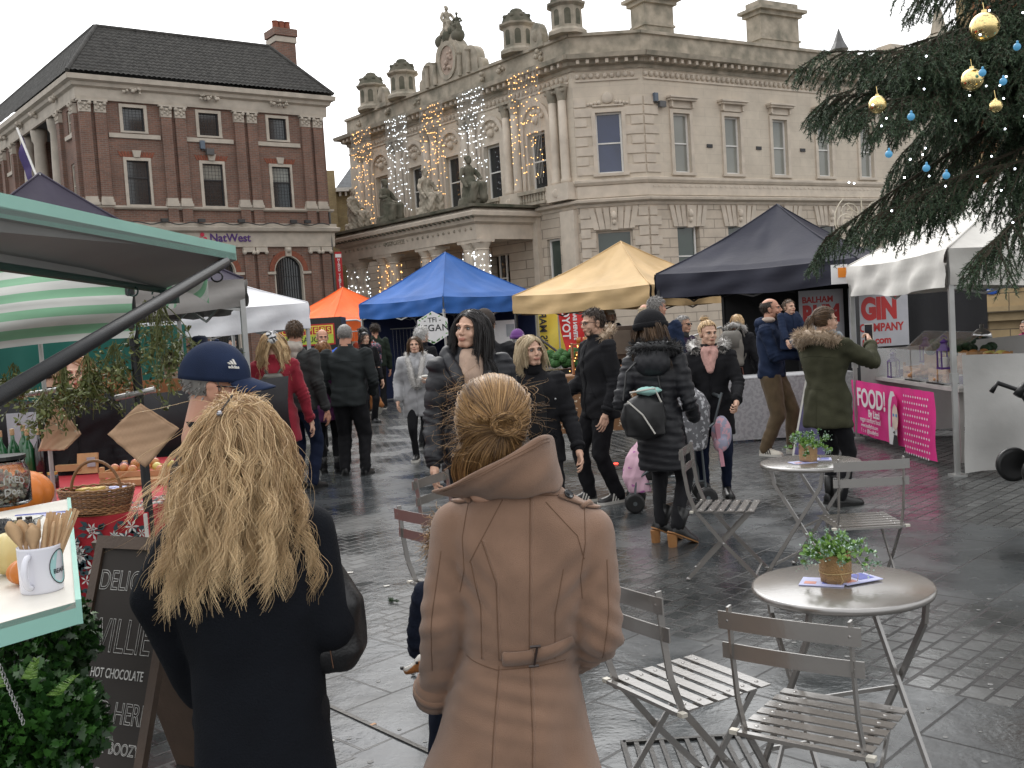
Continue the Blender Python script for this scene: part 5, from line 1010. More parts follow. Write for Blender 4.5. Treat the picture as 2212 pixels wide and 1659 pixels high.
        if trim:
            bv = BVHTree.FromPolygons([tuple(p) for p in co],[tuple(p.vertices) for p in me.polygons]); q = MB()
            def prj(x,z,sg=1,lf=.002): o_ = off(z); h = bv.ray_cast(Vector((x+o_.x,o_.y+.8*sg,z)),Vector((0,-sg,0))); return (h[0]+Vector((0,lf*sg,0))) if h[0] else None
            def ln(pts,r_,sg=1):
                P_ = [p for p in (prj(x,z,sg) for x,z in pts) if p]
                if len(P_) > 2: q.tube(P_,r_,5)
            zs = np.linspace(.82*k,(hem+.01)*k,14); ln([(.004,z) for z in zs],.0035); ln([(.016,z) for z in zs],.0025)
            for s in (-1,1): ln([(s*(.045+.035*f)*k,(.60-.05*f)*k) for f in np.linspace(0,1,6)],.004); ln([(s*(.035+.04*f)*k,(.575-.0*f)*k) for f in np.linspace(0,1,6)],.003)
            if not puffer: ln([(x,.765*k-.012*abs(x/.1)) for x in np.linspace(-.105,.105,12)*k/1.0],.003,-1); ln([(x,.60*k) for x in np.linspace(-.08,.08,10)*k],.002,-1); ln([(0,z) for z in np.linspace(.59*k,(hem+.01)*k,8)],.002,-1)
            o_ = off(.85*k); q.loft([(o_.x,o_.y,.832*k,.052*k,.047*k),(o_.x,o_.y,.855*k,.045*k,.042*k),(o_.x,o_.y+.004,.874*k,.046*k,.043*k),(o_.x,o_.y+.004,.874*k,.040*k,.037*k),(o_.x,o_.y,.85*k,.036*k,.034*k)],20)
            for i,(S,E_,Wr) in enumerate(sh):
                d = (Wr-E_).normalized(); a = d.orthogonal().normalized(); b_ = d.cross(a); q.rings([[Wr+d*(t_*k/1.7)+(a*math.cos(R(30*j))+b_*math.sin(R(30*j)))*r_*k for j in range(12)] for t_,r_ in ((-.045,.0265*bulk),(-.04,.0285*bulk),(-.012,.0285*bulk),(-.008,.022*bulk))])
            q.build('coat_trim',coat,co_,True)
        if hooded: q = MB(); o_ = off(.83*k); q.ell((o_.x,o_.y-.07*k/1.7,.835*k),(.12,.075,.06)); q.ell((o_.x,o_.y-.095*k/1.7,.795*k),(.10,.05,.075)); q.ell((o_.x,o_.y-.02,.85*k),(.10,.09,.04)); link('hood',remesh(q,.012,3,.007,.08,seed=seed),coat,co_,True)
    if hairk: hair(HM=HM,parent=t,seed=seed,**hairk)
    t_ = dict(root=t,HM=HM,sh=sh,fp=fp,off=off,k=k,hc=hc); 
    if hat: hat(t_)
    return t_
def beanie(key_mat,pom=None,tilt=0.,big=1.,rib=.004,low=.0,fold=True):
    def f(P):
        q = MB(); n = 36; rg = []; c = (0,-.014,.038+low)
        for i in range(13):
            th = (math.pi*.55)*i/12; r = .088*big*math.sin(math.pi*.5-th*.0)*math.cos(th-.0) if False else None
            a = math.pi*.58*(1-i/12); rr = math.sin(a) if a < math.pi/2 else 1-.06*(a-math.pi/2); z = math.cos(a)
            rg.append([(c[0]+.089*big*rr*math.cos(2*math.pi*j/n)*(1+rib*8*(j % 2)*.3),c[1]+.109*big*rr*math.sin(2*math.pi*j/n),c[2]+.103*big*z+tilt*math.sin(2*math.pi*j/n)*.03) for j in range(n)])
        q.rings(rg)
        if fold: b = [(1.02,-.2),(1.07,-.16),(1.07,.14),(1.02,.2)]; q.rings([[(c[0]+.089*big*r_*math.cos(2*math.pi*j/n),c[1]+.109*big*r_*math.sin(2*math.pi*j/n),c[2]+.1*z+tilt*math.sin(2*math.pi*j/n)*.03) for j in range(n)] for r_,z in b])
        q.v = [tuple(P['HM'] @ Vector(v)) for v in q.v]; o = q.build('beanie',key_mat,P['root'],True)
        if pom: p = P['HM'] @ Vector((0,-.02,.16*big)); fur([p-Vector((0,0,.01)),p+Vector((0,0,.01))],.035,pom,o,260,.03,5,'pompom')
    return f
# ------------------------------------------------------------------ the people, from the front of the crowd to the back
W_ = lambda n,c,**k: M(n,c,k.pop('rough',.9),k.pop('var',.18),k.pop('sc_',9),k.pop('bump',.35),k.pop('bsc',140),spec=.25,sheen=k.pop('sheen',.12 if max(c) > .06 else 0),**k)
w_black = W_('black_wool',(.011,.011,.013)); w_blackp = M('black_quilt',(.010,.0105,.014),.55,.2,5,.2,40); w_navy = W_('navy_wool',(.012,.017,.034)); w_navy2 = W_('navy_jacket',(.014,.024,.055)); w_char = W_('charcoal_jacket',(.025,.029,.03)); w_jean = W_('blue_jeans',(.03,.085,.18)); w_djean = W_('dark_jeans',(.010,.016,.04)); w_red = W_('red_wool',(.26,.02,.035)); w_purple = M('purple_quilt',(.09,.012,.075),.5,.2,5,.2,40)
w_lgrey = W_('light_grey_wool',(.36,.36,.37)); w_khaki = W_('khaki_cotton',(.115,.08,.045)); w_olive = W_('olive_cotton',(.055,.055,.032)); w_rust = W_('rust_cotton',(.30,.12,.04)); w_orange = W_('rust_red_jacket',(.30,.045,.02)); w_green = W_('dark_green_jacket',(.02,.03,.022)); w_maroon = W_('maroon_wool',(.06,.012,.012)); w_dpurple = W_('dark_purple_jacket',(.025,.014,.035)); w_beige = W_('beige_knit',(.42,.30,.23)); w_trk = W_('black_track',(.009,.009,.011)); w_hood = W_('pale_hoodie',(.40,.36,.31)); w_gr = W_('dark_grey_parka',(.04,.042,.042))
s_black = M('black_leather',(.012,.012,.012),.35,.2); s_white = M('white_rubber',(.62,.60,.55),.5,.06); s_brown = M('tan_rubber',(.36,.17,.06),.5,.1); s_or = M('orange_suede',(.38,.07,.03),.8); s_cream = M('cream_leather',(.58,.54,.46),.5,.1)
sq = lambda u,v,d: (at(u,v,d).x,d)
def collar(P,mat,r=.07,z=.84,h=.05,fr=.0,name='collar',key=None):
    k = P['k']; o = P['off'](z*k); q = MB(); q.loft([(o.x,o.y+.0,z*k-.01,r*1.15,r*1.0),(o.x,o.y,z*k+h*.5,r,r*.95),(o.x,o.y,z*k+h,r*1.05,r),(o.x,o.y,z*k+h,r*.85,r*.8),(o.x,o.y,z*k,r*.85,r*.8)],24); return q.build(name,mat,P['root'],True)
def furhood(P,key,r=.12,up=.02,n=900,back=-.07,L_=.04,rad=.03):
    k = P['k']; o = P['off'](.83*k); pts = [(o.x+r*1.1*math.sin(R(a)),o.y+back*0+.02+(-r*.95)*math.cos(R(a))*(1 if abs(a) < 90 else .7),.835*k+up+.045*math.cos(R(a))) for a in range(-150,151,12)]; return fur(pts,rad,key,P['root'],n,L_,3)
def glasses(P,mat,dark=False):
    q = MB(); H = P['HM']
    for s in (-1,1):
        q.tube([H @ Vector((s*.033+.021*math.cos(R(30*i)),.098,.004+.015*math.sin(R(30*i)))) for i in range(13)],.0022,5,cap=False); q.tube([H @ Vector((s*.054,.095,.008)),H @ Vector((s*.077,.06,.01)),H @ Vector((s*.083,-.005,.008))],.002,5)
    q.tube([H @ Vector((-.012,.1,.008)),H @ Vector((.012,.1,.008))],.002,5); o = q.build('glasses',mat,P['root'])
    if dark:
        q = MB(); [q.ell(H @ Vector((s*.033,.098,.004)),(.02,.004,.014),12,8) for s in (-1,1)]; q.build('lens',M('dark_lens',(.01,.01,.01),.08),o)
def backpack(label,P,mats,w=.30,h=.42,d=.15,z=.60,flap=True,group=None,y=-.16,yaw=0,strap=None):
    k = P['k']; o = P['off'](z*k+h/2); r = P['root']; A = Matrix.Translation(r.location) @ Matrix.Rotation(r.rotation_euler.z,4,'Z'); b = A @ Vector((o.x,o.y+y,z*k)); t = thing('backpack',label,'bag',b,r.rotation_euler.z,group)
    q = MB(); q.ell((0,-d*.4,h*.48),(w*.52,d*.75,h*.52),20,14); q.loft([(0,-d*.4,.02,w*.42,d*.6),(0,-d*.4,h*.12,w*.48,d*.7),(0,-d*.35,h*.8,w*.42,d*.6),(0,-d*.3,h*.95,w*.3,d*.4)],18,p=3); me = remesh(q,.012,3,.004,.1); link('bag_body',me,mats[0],t,True)
    q = MB(); q.loft([(0,-d*.45,h*.12,w*.36,d*.75),(0,-d*.45,h*.45,w*.36,d*.8)],16,p=3.5); q.build('pocket',mats[-1],t,True)
    if flap: q = MB(); q.loft([(0,-d*.42,h*.55,w*.44,d*.86),(0,-d*.4,h*.88,w*.42,d*.78),(0,-d*.3,h*1.0,w*.3,d*.5)],18,p=3); q.build('flap',mats[-1],t,True); q = MB(); q.box((0,-d*1.25,h*.52),(.03,.012,.05)); q.build('buckle',M('brass',(.5,.35,.12),.35,metal=.9),t)
    q = MB(); [q.tube([(s*w*.3,.0,h*.05),(s*w*.42,.08,h*.3),(s*w*.42,.1,h*.75),(s*w*.3,.04,h*1.12),(s*w*.18,-.03,h*.98)],.014,6) for s in (-1,1)]; q.build('strap',strap or mats[-1],t,True); return t

# the man in charcoal jacket, back to us, and the woman in purple beside him
P = person('man in charcoal jacket seen from behind, grey cropped hair, beside the purple coat',(-1.94,12.05),5,1.80,0,'ruddy',w_char,hem=.465,bulk=1.16,legs=w_black,legw=1.18,feet=((.13,.0,0),(-.12,.03,0)),hands=((.13,.12,.54),(-.13,.12,.54)),hairk=dict(kind='crop',key='grey',n=500,L_=.012,rad=.002),shoem=s_black,folds=.009,seed=2,sho=1.12,hide_hands=(1,1),hint=((.5,-1,0),(-.5,-1,0))); collar(P,w_black,.075,.835,.07)
P = person('woman in a purple quilted coat mostly hidden behind the man in charcoal',(-2.27,12.4),-12,1.62,1,'pale',w_purple,hem=.40,bulk=1.25,legs=w_black,feet=((.08,0,0),(-.1,.05,0)),hands=((.16,.1,.52),(-.18,.12,.55)),hairk=dict(kind='bob',key='ginger',L_=.14,n=350),shoem=s_black,shoekw=dict(boot=.2),folds=.012,seed=3,head=(-25,0,0),hide_hands=(1,1)); 
P = person('bald man in a bright blue jacket just behind the purple coated woman',(-2.75,15.0),160,1.78,0,'ruddy',W_('bright_blue_jacket',(.02,.10,.5)),hem=.48,legs=w_black,hairk=dict(kind='crop',key='pale',n=200,L_=.01,bald=True),shoem=s_black,seed=4)
# red coat, leopard beanie, grey hood
P5 = person('woman in a red wool coat with leopard beanie and long blonde hair, back turned',(-2.42,10.4),-8,1.75,1,'pale',w_red,hem=.36,bulk=1.12,flare=1.18,legs=w_black,feet=((.09,0,0),(-.09,.02,0)),hands=((.19,.02,.46),(-.2,.06,.48)),hairk=dict(kind='long',key='blonde',n=600,L_=.36,rad=.003,curl=.012),shoem=s_black,shoekw=dict(boot=.22),seed=5,folds=.010,hat=beanie(M('leopard_knit',(.03,.03,.03),.9,sc_=38,col2=(.62,.62,.62),thr=.5),low=.0))
backpack('small dark olive backpack with brass buckle on the red coat',P5,[M('olive_leather',(.045,.04,.028),.5),M('olive_leather2',(.06,.055,.042),.45)],.27,.36,.13,.56)
P = person('tall man in a grey jacket and pale hood right of the red coat',(-2.36,11.2),20,1.86,0,'ruddy',w_gr,hem=.47,bulk=1.1,legs=w_djean,hairk=dict(kind='short',key='brown',n=600,L_=.03),shoem=s_black,seed=6,head=(25,0,0)); o = P['off'](1.5)
q = MB(); k = P['k']; q.ell((0,-.07,.845*k),(.13,.085,.075)); q.ell((0,-.03,.86*k),(.11,.1,.06)); q.ell((0,-.1,.80*k),(.10,.05,.07)); link('hood',remesh(q,.01,4,.006,.08),w_hood,P['root'],True)
# heads behind the cap man
def brimhat(P):
    q = MB(); q.lathe([(.0,.135),(.06,.13),(.086,.10),(.092,.045),(.14,.03),(.145,.022),(.09,.025)],(0,-.01,.0),28); q.v = [tuple(P['HM'] @ Vector(v)) for v in q.v]; q.build('hat',w_navy,P['root'],True)
person('man in a dark brimmed hat seen under the grey tent',sq(428,725,11.4),80,1.76,0,'mid',w_black,legs=w_black,shoem=s_black,hairk=dict(kind='crop',key='dark',n=200),seed=7,hat=brimhat)
person('person in a speckled pink knitted hat behind the man in the navy cap',sq(459,732,12.2),10,1.68,1,'pale',w_maroon,legs=w_black,shoem=s_black,hairk=dict(kind='bob',key='dark',n=150,L_=.1),seed=8,hat=beanie(M('speckled_knit',(.16,.05,.06),.9,sc_=60,col2=(.5,.3,.3),thr=.55),fold=False))
person('person with short pale blonde hair behind the man in the navy cap',sq(483,739,11.9),20,1.66,1,'pale',w_black,legs=w_black,shoem=s_black,hairk=dict(kind='bob',key='pale',n=420,L_=.12),seed=9)
person('distant person in a dark beanie and grey jacket under the white tent',sq(502,722,25),200,1.8,0,'pale',w_gr,legs=w_black,shoem=s_black,seed=10,hat=beanie(w_black,fold=False))
# around the blue tent
P14 = person('walking man in rust trousers and rust red jacket lifting one foot behind',(-2.98,21.2),165+150,1.80,0,'ruddy',w_orange,hem=.52,legs=w_rust,legw=1.05,feet=((.10,.12,0),(-.10,-.50,.10,0,-.95)),hands=((.15,.2,.5),(-.15,.15,.55)),lean=(.0,.12),hairk=dict(kind='curly',key='black',n=260,L_=.05),shoem=s_black,shoekw=dict(sole=s_white,soleh=.03),seed=11)
backpack('patterned backpack on the walking man in rust trousers',P14,[M('patterned_fabric',(.02,.05,.10),.6,sc_=26,col2=(.55,.5,.55),thr=.56),M('patterned_fabric2',(.03,.03,.05),.6,sc_=30,col2=(.4,.1,.15),thr=.6)],.34,.46,.18,.56,y=-.20)
person('man with thick dark hair and dark green jacket seen from behind near the blue tent',sq(808,694,22.2),-15,1.86,0,'ruddy',w_green,hem=.5,bulk=1.1,legs=w_black,hairk=dict(kind='curly',key='dark',n=300,L_=.06),shoem=s_black,shoekw=dict(sole=s_white),seed=12,feet=((.1,.0,0),(-.1,.2,0)))
def shades_up(P): glasses(P,s_black,True)
person('dark haired woman with glasses pushed up, facing us beside the charcoal jacket',sq(786,710,19),150,1.70,1,'pale',w_black,legs=w_black,hairk=dict(kind='long',key='black',n=220,L_=.22),shoem=s_black,seed=13)
# grey fur collar woman and the white haired person
P16 = person('woman in a long pale grey coat with fur collar holding a snack',(-1.22,13.1),178,1.60,1,'pale',w_lgrey,hem=.36,bulk=1.2,flare=1.1,legs=w_black,legw=.95,feet=((.07,.04,0),(-.06,-.05,0)),hands=((.16,.06,.50),(-.10,.20,.66)),hk=('relax','grip'),hairk=dict(kind='bob',key='brown',n=500,L_=.15,curl=.002),shoem=s_black,shoekw=dict(sole=s_white,soleh=.03),seed=14,folds=.008,head=(0,4,0),sleeve=1.15)
r = P16['root']; k = P16['k']; fur([(.11,.03,.80*k),(.12,-.05,.86*k),(0,-.1,.87*k),(-.12,-.05,.86*k),(-.11,.03,.80*k)],.035,'furl',r,700,.03,1,'fur_collar'); fur([(-.10,.09,.83*k),(-.07,.13,.74*k),(-.04,.14,.66*k),(-.01,.14,.60*k)],.036,'furl',r,600,.03,2,'fur_collar'); fur([(.10,.09,.83*k),(.07,.13,.74*k),(.05,.14,.66*k),(.02,.14,.60*k)],.036,'furl',r,600,.03,3,'fur_collar')
for S,E_,Wr in P16['sh']: d = (Wr-E_).normalized(); fur([Wr-d*.07,Wr-d*.01],.045,'furl',r,260,.025,4,'fur_cuff')
def wpos(P,i=1,d=.09): r = P['root']; A = Matrix.Translation(r.location) @ Matrix.Rotation(r.rotation_euler.z,4,'Z'); S,E_,Wr = P['sh'][i]; return A @ (Wr+(Wr-E_).normalized()*d)
p = wpos(P16); q = MB(); q.add([p+Vector(v) for v in ((-.09,-.03,.03),(.0,-.05,-.02),(.07,-.03,-.03),(.05,.05,0),(-.02,.05,.03))],[(0,1,2,3,4)]); q.ell(p+Vector((-.01,-.01,.03)),(.05,.03,.02),10,8); tag(q.build('paper_snack',[s_white],None,True),'white paper napkin with a snack in the grey coated woman\'s hand','food')
person('white haired person in black behind the grey coated woman',sq(909,709,14.6),35,1.72,1,'pale',w_black,hem=.45,bulk=1.15,legs=w_black,hairk=dict(kind='curly',key='white',n=420,L_=.06,curl=.008),shoem=s_black,seed=15)
# tall dark haired woman
P18 = person('tall woman with long black hair in a black puffer coat, looking left',(-.265,6.35),168,1.79,1,'pale',w_blackp,hem=.40,bulk=1.10,legs=w_black,hands=((.15,.06,.48),(-.165,.06,.48)),hairk=dict(kind='long',key='black',n=1500,L_=.34,rad=.0024,curl=.002,seg=12),shoem=s_black,seed=16,folds=.006,puffer=.11,head=(-40,6,-6),sho=1.02,voxel=.014,lean=(-.03,.0))
q = MB(); k = P18['k']; r = P18['root']; q.loft([(0,.12,.60*k,.05,.04),(0,.128,.7*k,.07,.04),(0,.118,.78*k,.08,.045),(-.01,.06,.84*k,.075,.07),(-.01,.03,.868*k,.056,.056)],20); link('jumper',remesh(q,.01,3,.003,.06),w_beige,r,True)
q = MB()
for s in (-1,1): q.cap((s*.13,-.03,.85*k),(s*.09,.13,.77*k),.05,.045); q.cap((s*.09,.13,.77*k),(s*.075,.15,.62*k),.045,.03)
q.cap((-.13,-.03,.85*k),(0,-.12,.87*k),.05,.07); q.cap((.13,-.03,.85*k),(0,-.12,.87*k),.05,.07); link('hood',remesh(q,.011,3,.007,.07),w_blackp,r,True)
person('person with a brown hooded head and black coat behind the tall dark haired woman',sq(1045,676,9.3),10,1.82,0,'mid',w_black,hem=.45,bulk=1.2,legs=w_black,hairk=dict(kind='short',key='dark',n=300),shoem=s_black,seed=17,hat=beanie(W_('brown_grey_cap',(.05,.04,.034)),fold=False,big=1.03))
person('person in a purple knitted hat seen from behind at the blue tent',sq(1117,718,12.4),10,1.60,1,'pale',w_navy,hem=.45,legs=w_black,hairk=dict(kind='bob',key='white',n=300,L_=.1),shoem=s_black,seed=18,hat=beanie(W_('purple_knit',(.14,.05,.20)),big=1.05))
# blonde woman in black jacket
P21 = person('blonde woman with shoulder length hair in an open black jacket walking towards us',(.155,7.1),176,1.60,1,'pale',w_black,hem=.44,bulk=1.16,flare=1.05,legs=w_black,hands=((.175,.04,.47),(-.165,.10,.50)),hairk=dict(kind='long',key='pale',n=1500,L_=.22,rad=.0024,curl=.003,seg=10),shoem=s_black,seed=19,head=(22,3,4),voxel=.014,lean=(.02,0)); k = P21['k']; r = P21['root']
q = MB(); q.loft([(0,.10,.46*k,.06,.03),(0,.105,.6*k,.06,.03),(0,.10,.75*k,.07,.03),(0,.07,.80*k,.07,.035)],18); q.build('top',M('black_tee',(.006,.006,.007),.95),r,True); q = MB()
for s in (-1,1): q.ell((s*.13,.11,.72*k),(.008,.006,.008),8,6)
q.build('zip',M('zip_metal',(.4,.4,.4),.35,metal=.9),r)
# man with glasses
P22 = person('bearded man in glasses, black fur hooded parka and track trousers, looking left',(.79,9.3),-112,1.77,0,'pale',w_black,hem=.44,bulk=1.2,legs=w_trk,legw=1.08,feet=((.10,.10,0),(-.12,-.08,0)),hands=((.10,.17,.56),(-.15,.04,.48)),hint=((.3,-1,0),(-.4,-1,0)),hk=('pinch','relax'),hairk=dict(kind='short',key='dark',n=700,L_=.03),shoem=s_black,shoekw=dict(sole=s_white,soleh=.025,stripes=s_white),seed=20,head=(0,-3,0),folds=.008); glasses(P22,s_black)
k = P22['k']; o = P22['off'](.83*k); fur([(.12,.0,.85*k),(.13,-.07,.88*k),(.07,-.14,.90*k),(-.07,-.14,.90*k),(-.13,-.07,.88*k),(-.12,.0,.85*k)],.038,'fur',P22['root'],900,.035,6)
q = MB(); H_ = P22['HM']; g = np.random.default_rng(4); PB_ = []
while len(PB_) < 420:
    x = g.uniform(-.06,.06); z = g.uniform(-.105,-.035); y = .088-abs(x)*.75-max(0,-.07-z)*.6
    if z > -.06 and abs(x) < .028: continue
    if z > -.05 and abs(x) < .045: continue
    PB_.append((x,y,z))
pth,g2 = strands(np.array(PB_),np.tile([0,.6,-.6],(420,1)),3,.016,.0016,seed=3,spread=.4); V,F_,T_ = strand_mesh(pth,.0014,g2); link('beard',np_mesh(tx(H_,V),F_,T_,'beard'),hair_mat('brown'),P22['root'])
p = wpos(P22,0,.08); q = MB(); q.box(p+Vector((-.02,0,.02)),(.13,.03,.08),R(20)); tag(q.build('wallet',M('brown_leather',(.06,.03,.02),.5)),'dark brown wallet in the hand of the man in glasses','wallet')
r = P22['root']; B_ = basis((-.118,.02,.50*k),(0,-1,0),(0,0,1)); q = MB(); panel(q,B_,-.05,0,-.01,.012); q.build('logo_patch',s_white,r); q = MB(); q.tube([B_ @ Vector((x,y,.008)) for x,y in ((.0,.03),(.02,.045),(.04,.04),(.055,.055),(.07,.05))],[.004,.009,.008,.006,.002],6); q.build('cat_emblem',s_white,r)
# far figures near the tan tent
person('woman in a cream bobble hat with ginger hair and dark coat by the hall steps',sq(1316,672,20.5),150,1.86,1,'pale',w_navy,hem=.4,legs=w_black,hairk=dict(kind='long',key='ginger',n=250,L_=.22),shoem=s_black,seed=22,hat=beanie(W_('cream_knit',(.5,.45,.38)),pom='wh'))
P = person('tall grey haired man in a dark blue jacket behind the black beanie woman',sq(1418,646,12.6),20,1.90,0,'ruddy',w_navy2,hem=.46,bulk=1.15,hooded=1,legs=w_black,hairk=dict(kind='short',key='grey',n=600,L_=.03),shoem=s_black,seed=23,head=(-45,0,0)); collar(P,w_navy2,.085,.84,.07)
person('pink faced man in a maroon jacket, half hidden left of the tall grey haired man',sq(1392,667,14.2),30,1.84,0,'ruddy',w_maroon,legs=w_black,hairk=dict(kind='crop',key='pale',n=150,bald=True),shoem=s_black,seed=24)
P = person('grey haired man in sunglasses and dark purple jacket between the beanie and the pink scarf',sq(1473,685,13.2),140,1.65,0,'mid',w_dpurple,hem=.46,bulk=1.15,legs=w_black,hairk=dict(kind='short',key='grey',n=500,L_=.025),shoem=s_black,seed=25,head=(15,0,0)); glasses(P,s_black,True); collar(P,w_gr,.08,.835,.06)
# black beanie woman in long quilted coat
P25 = person('woman in a black beanie, long black quilted coat and tan heeled boots',(1.07,7.42),25,1.68,1,'pale',w_blackp,hem=.33,bulk=1.0,legs=w_black,legw=.95,feet=((.10,-.08,0,35),(-.06,.04,0,40)),hands=((.12,.12,.54),(-.14,.08,.55)),hairk=dict(kind='long',key='brown',n=420,L_=.30),shoem=s_black,shoekw=dict(boot=.20,heel=.075,sole=s_brown,soleh=.009),seed=26,puffer=.055,folds=.006,head=(-32,0,-6),hide_hands=(1,1),hat=beanie(w_black,big=1.24,low=.012,rib=.006),lean=(-.04,.0)); k = P25['k']
fur([(.13,.07,.82*k),(.15,-.03,.86*k),(.09,-.13,.87*k),(-.09,-.13,.87*k),(-.15,-.03,.86*k),(-.13,.07,.82*k)],.05,'furb',P25['root'],1500,.045,7)
q = MB(); q.ell((0,-.12,.80*k),(.14,.07,.1)); q.ell((0,-.06,.84*k),(.15,.11,.07)); link('hood',remesh(q,.012,3,.006,.08),w_blackp,P25['root'],True)
# bag on her shoulder
A = at(1390,890,7.25); t = thing('shoulder_bag','black shoulder bag with white zips and a mint bundle on top beside the beanie woman','bag',(A.x,A.y,A.z-.21)); q = MB(); q.ell((0,0,.17),(.17,.09,.17)); q.box((0,0,.16),(.28,.12,.24)); link('bag_body',remesh(q,.012,4,.004,.1),M('black_nylon',(.012,.012,.013),.45),t,True)
q = MB(); q.tube([(-.12,-.075,.30),(-.02,-.105,.2),(.06,-.11,.06)],.006,5); q.tube([(-.1,-.07,.36),(.08,-.06,.38),(.13,-.05,.26)],.007,5); q.build('zip',s_white,t); q = MB(); q.ell((.04,-.02,.36),(.10,.05,.03)); link('mint_bundle',remesh(q,.01,2,.006,.05),M('mint_cloth',(.35,.6,.55),.8),t,True); q = MB(); q.tube([(-.14,0,.3),(-.10,.05,.5),(.04,.1,.62)],.007,6); q.tube([(.14,0,.3),(.12,.05,.5),(.08,.1,.62)],.007,6); q.build('strap',s_black,t)
# woman with bun and pink scarf
P27 = person('blonde woman with a top bun and pink scarf in black parka pushing the pushchair',(1.79,9.15),-170,1.60,1,'pale',w_black,hem=.36,bulk=1.14,flare=1.08,legs=w_djean,legw=.95,feet=((.10,-.02,0),(-.1,-.08,0)),hands=((.10,.20,.56),(-.13,.20,.56)),hint=((.5,-1,-.2),(-.5,-1,-.2)),hk=('grip','grip'),hairk=dict(kind='bun',key='blonde',n=700,L_=.1),shoem=s_black,shoekw=dict(boot=.17),seed=27,head=(24,0,0)); k = P27['k']; r = P27['root']
q = MB(); q.ell((0,.01,.85*k),(.078,.08,.035)); q.ell((0,.05,.835*k),(.07,.06,.03))
for s in (-1,1): q.cap((s*.045,.08,.83*k),(s*.006,.125,.73*k),.036,.03)
link('scarf',remesh(q,.009,3,.006,.04),W_('pink_scarf',(.55,.32,.28),sc_=30),r,True); fur([(.12,.06,.84*k),(.15,-.03,.865*k),(.12,-.1,.88*k)],.045,'furg',r,400,.035,8); fur([(-.12,.06,.84*k),(-.15,-.03,.865*k),(-.12,-.1,.88*k)],.045,'furg',r,400,.035,9)
# jeans person with grey backpack
P29 = person('person in black coat with pale fur hood, blue jeans and orange shoes',(3.12,13.9),35,1.62,1,'pale',w_black,hem=.42,bulk=1.2,legs=w_jean,feet=((.09,0,0),(-.1,.12,0)),hairk=dict(kind='bob',key='blonde',n=250,L_=.12),shoem=s_or,seed=29,hands=((.2,.02,.47),(-.2,.04,.47))); k = P29['k']; fur([(.1,0,.85*k),(.13,-.08,.89*k),(0,-.14,.92*k),(-.13,-.08,.89*k),(-.1,0,.85*k)],.04,'furg',P29['root'],600,.035,11)
backpack('large grey backpack on the person in blue jeans',P29,[M('grey_canvas',(.16,.145,.125),.8),M('grey_canvas2',(.13,.12,.105),.8)],.32,.5,.16,.56)
A = at(1598,850,13.6); t = thing('handbag','brown leather handbag hanging beside the blue jeans','bag',(A.x,A.y,A.z-.15)); q = MB(); q.loft([(0,0,0,.13,.05),(0,0,.28,.11,.03)],16,p=3); q.build('bag_body',M('red_brown_leather',(.11,.035,.022),.4),t,True); q = MB(); q.tube([(-.08,0,.27),(-.05,0,.5),(.05,0,.5),(.08,0,.27)],.008,6); q.build('handle',M('red_brown_leather',(.1,.03,.02)),t)
# father and child
P30 = person('balding bearded man in a navy jacket and khaki trousers carrying a small child',(2.98,11.6),118,1.79,0,'ruddy',w_navy2,hem=.50,bulk=1.16,legs=w_khaki,legw=1.2,feet=((.11,-.10,0,20),(-.09,.16,0,-5)),hands=((.06,.20,.655),(-.10,.21,.62)),hint=((.5,-1,-.4),(-.5,-1,-.6)),hk=('grip','grip'),hairk=dict(kind='short',key='dark',n=500,L_=.015,bald=True),shoem=s_cream,shoekw=dict(sole=s_white,stripes=s_black,soleh=.025),seed=30,head=(8,6,0),folds=.01); k = P30['k']
q = MB(); H_ = P30['HM']; pth,g2 = strands(np.array(PB_),np.tile([0,.6,-.6],(420,1)),3,.026,.002,seed=5,spread=.4); V,F_,T_ = strand_mesh(pth,.002,g2); link('beard',np_mesh(tx(H_,V),F_,T_,'beard'),hair_mat('dark'),P30['root'])
q = MB(); q.ell((0,-.09,.845*k),(.14,.09,.07)); q.ell((0,-.11,.80*k),(.12,.06,.08)); link('hood',remesh(q,.011,3,.007,.08),w_navy2,P30['root'],True); q = MB(); q.ell((.07,-.0,.865*k),(.045,.08,.035)); q.build('hood_lining',W_('pale_fleece',(.5,.4,.33)),P30['root'],True)
PC = person('small child in a navy coat held on the arm of the balding man',(3.12,11.30),155,.92,0,'pale',w_navy2,hem=.40,bulk=1.3,legs=W_('grey_leggings',(.14,.15,.18)),feet=((.04,.26,.17,0),(-.12,.20,.12,20)),hands=((.20,.18,.50),(-.16,.22,.50)),hairk=dict(kind='short',key='brown',n=400,L_=.035),shoem=s_black,shoekw=dict(sole=M('gum_sole',(.25,.15,.08))),seed=31,head=(0,8,0),child=1.28,folds=.006,z0=.84,voxel=.012)
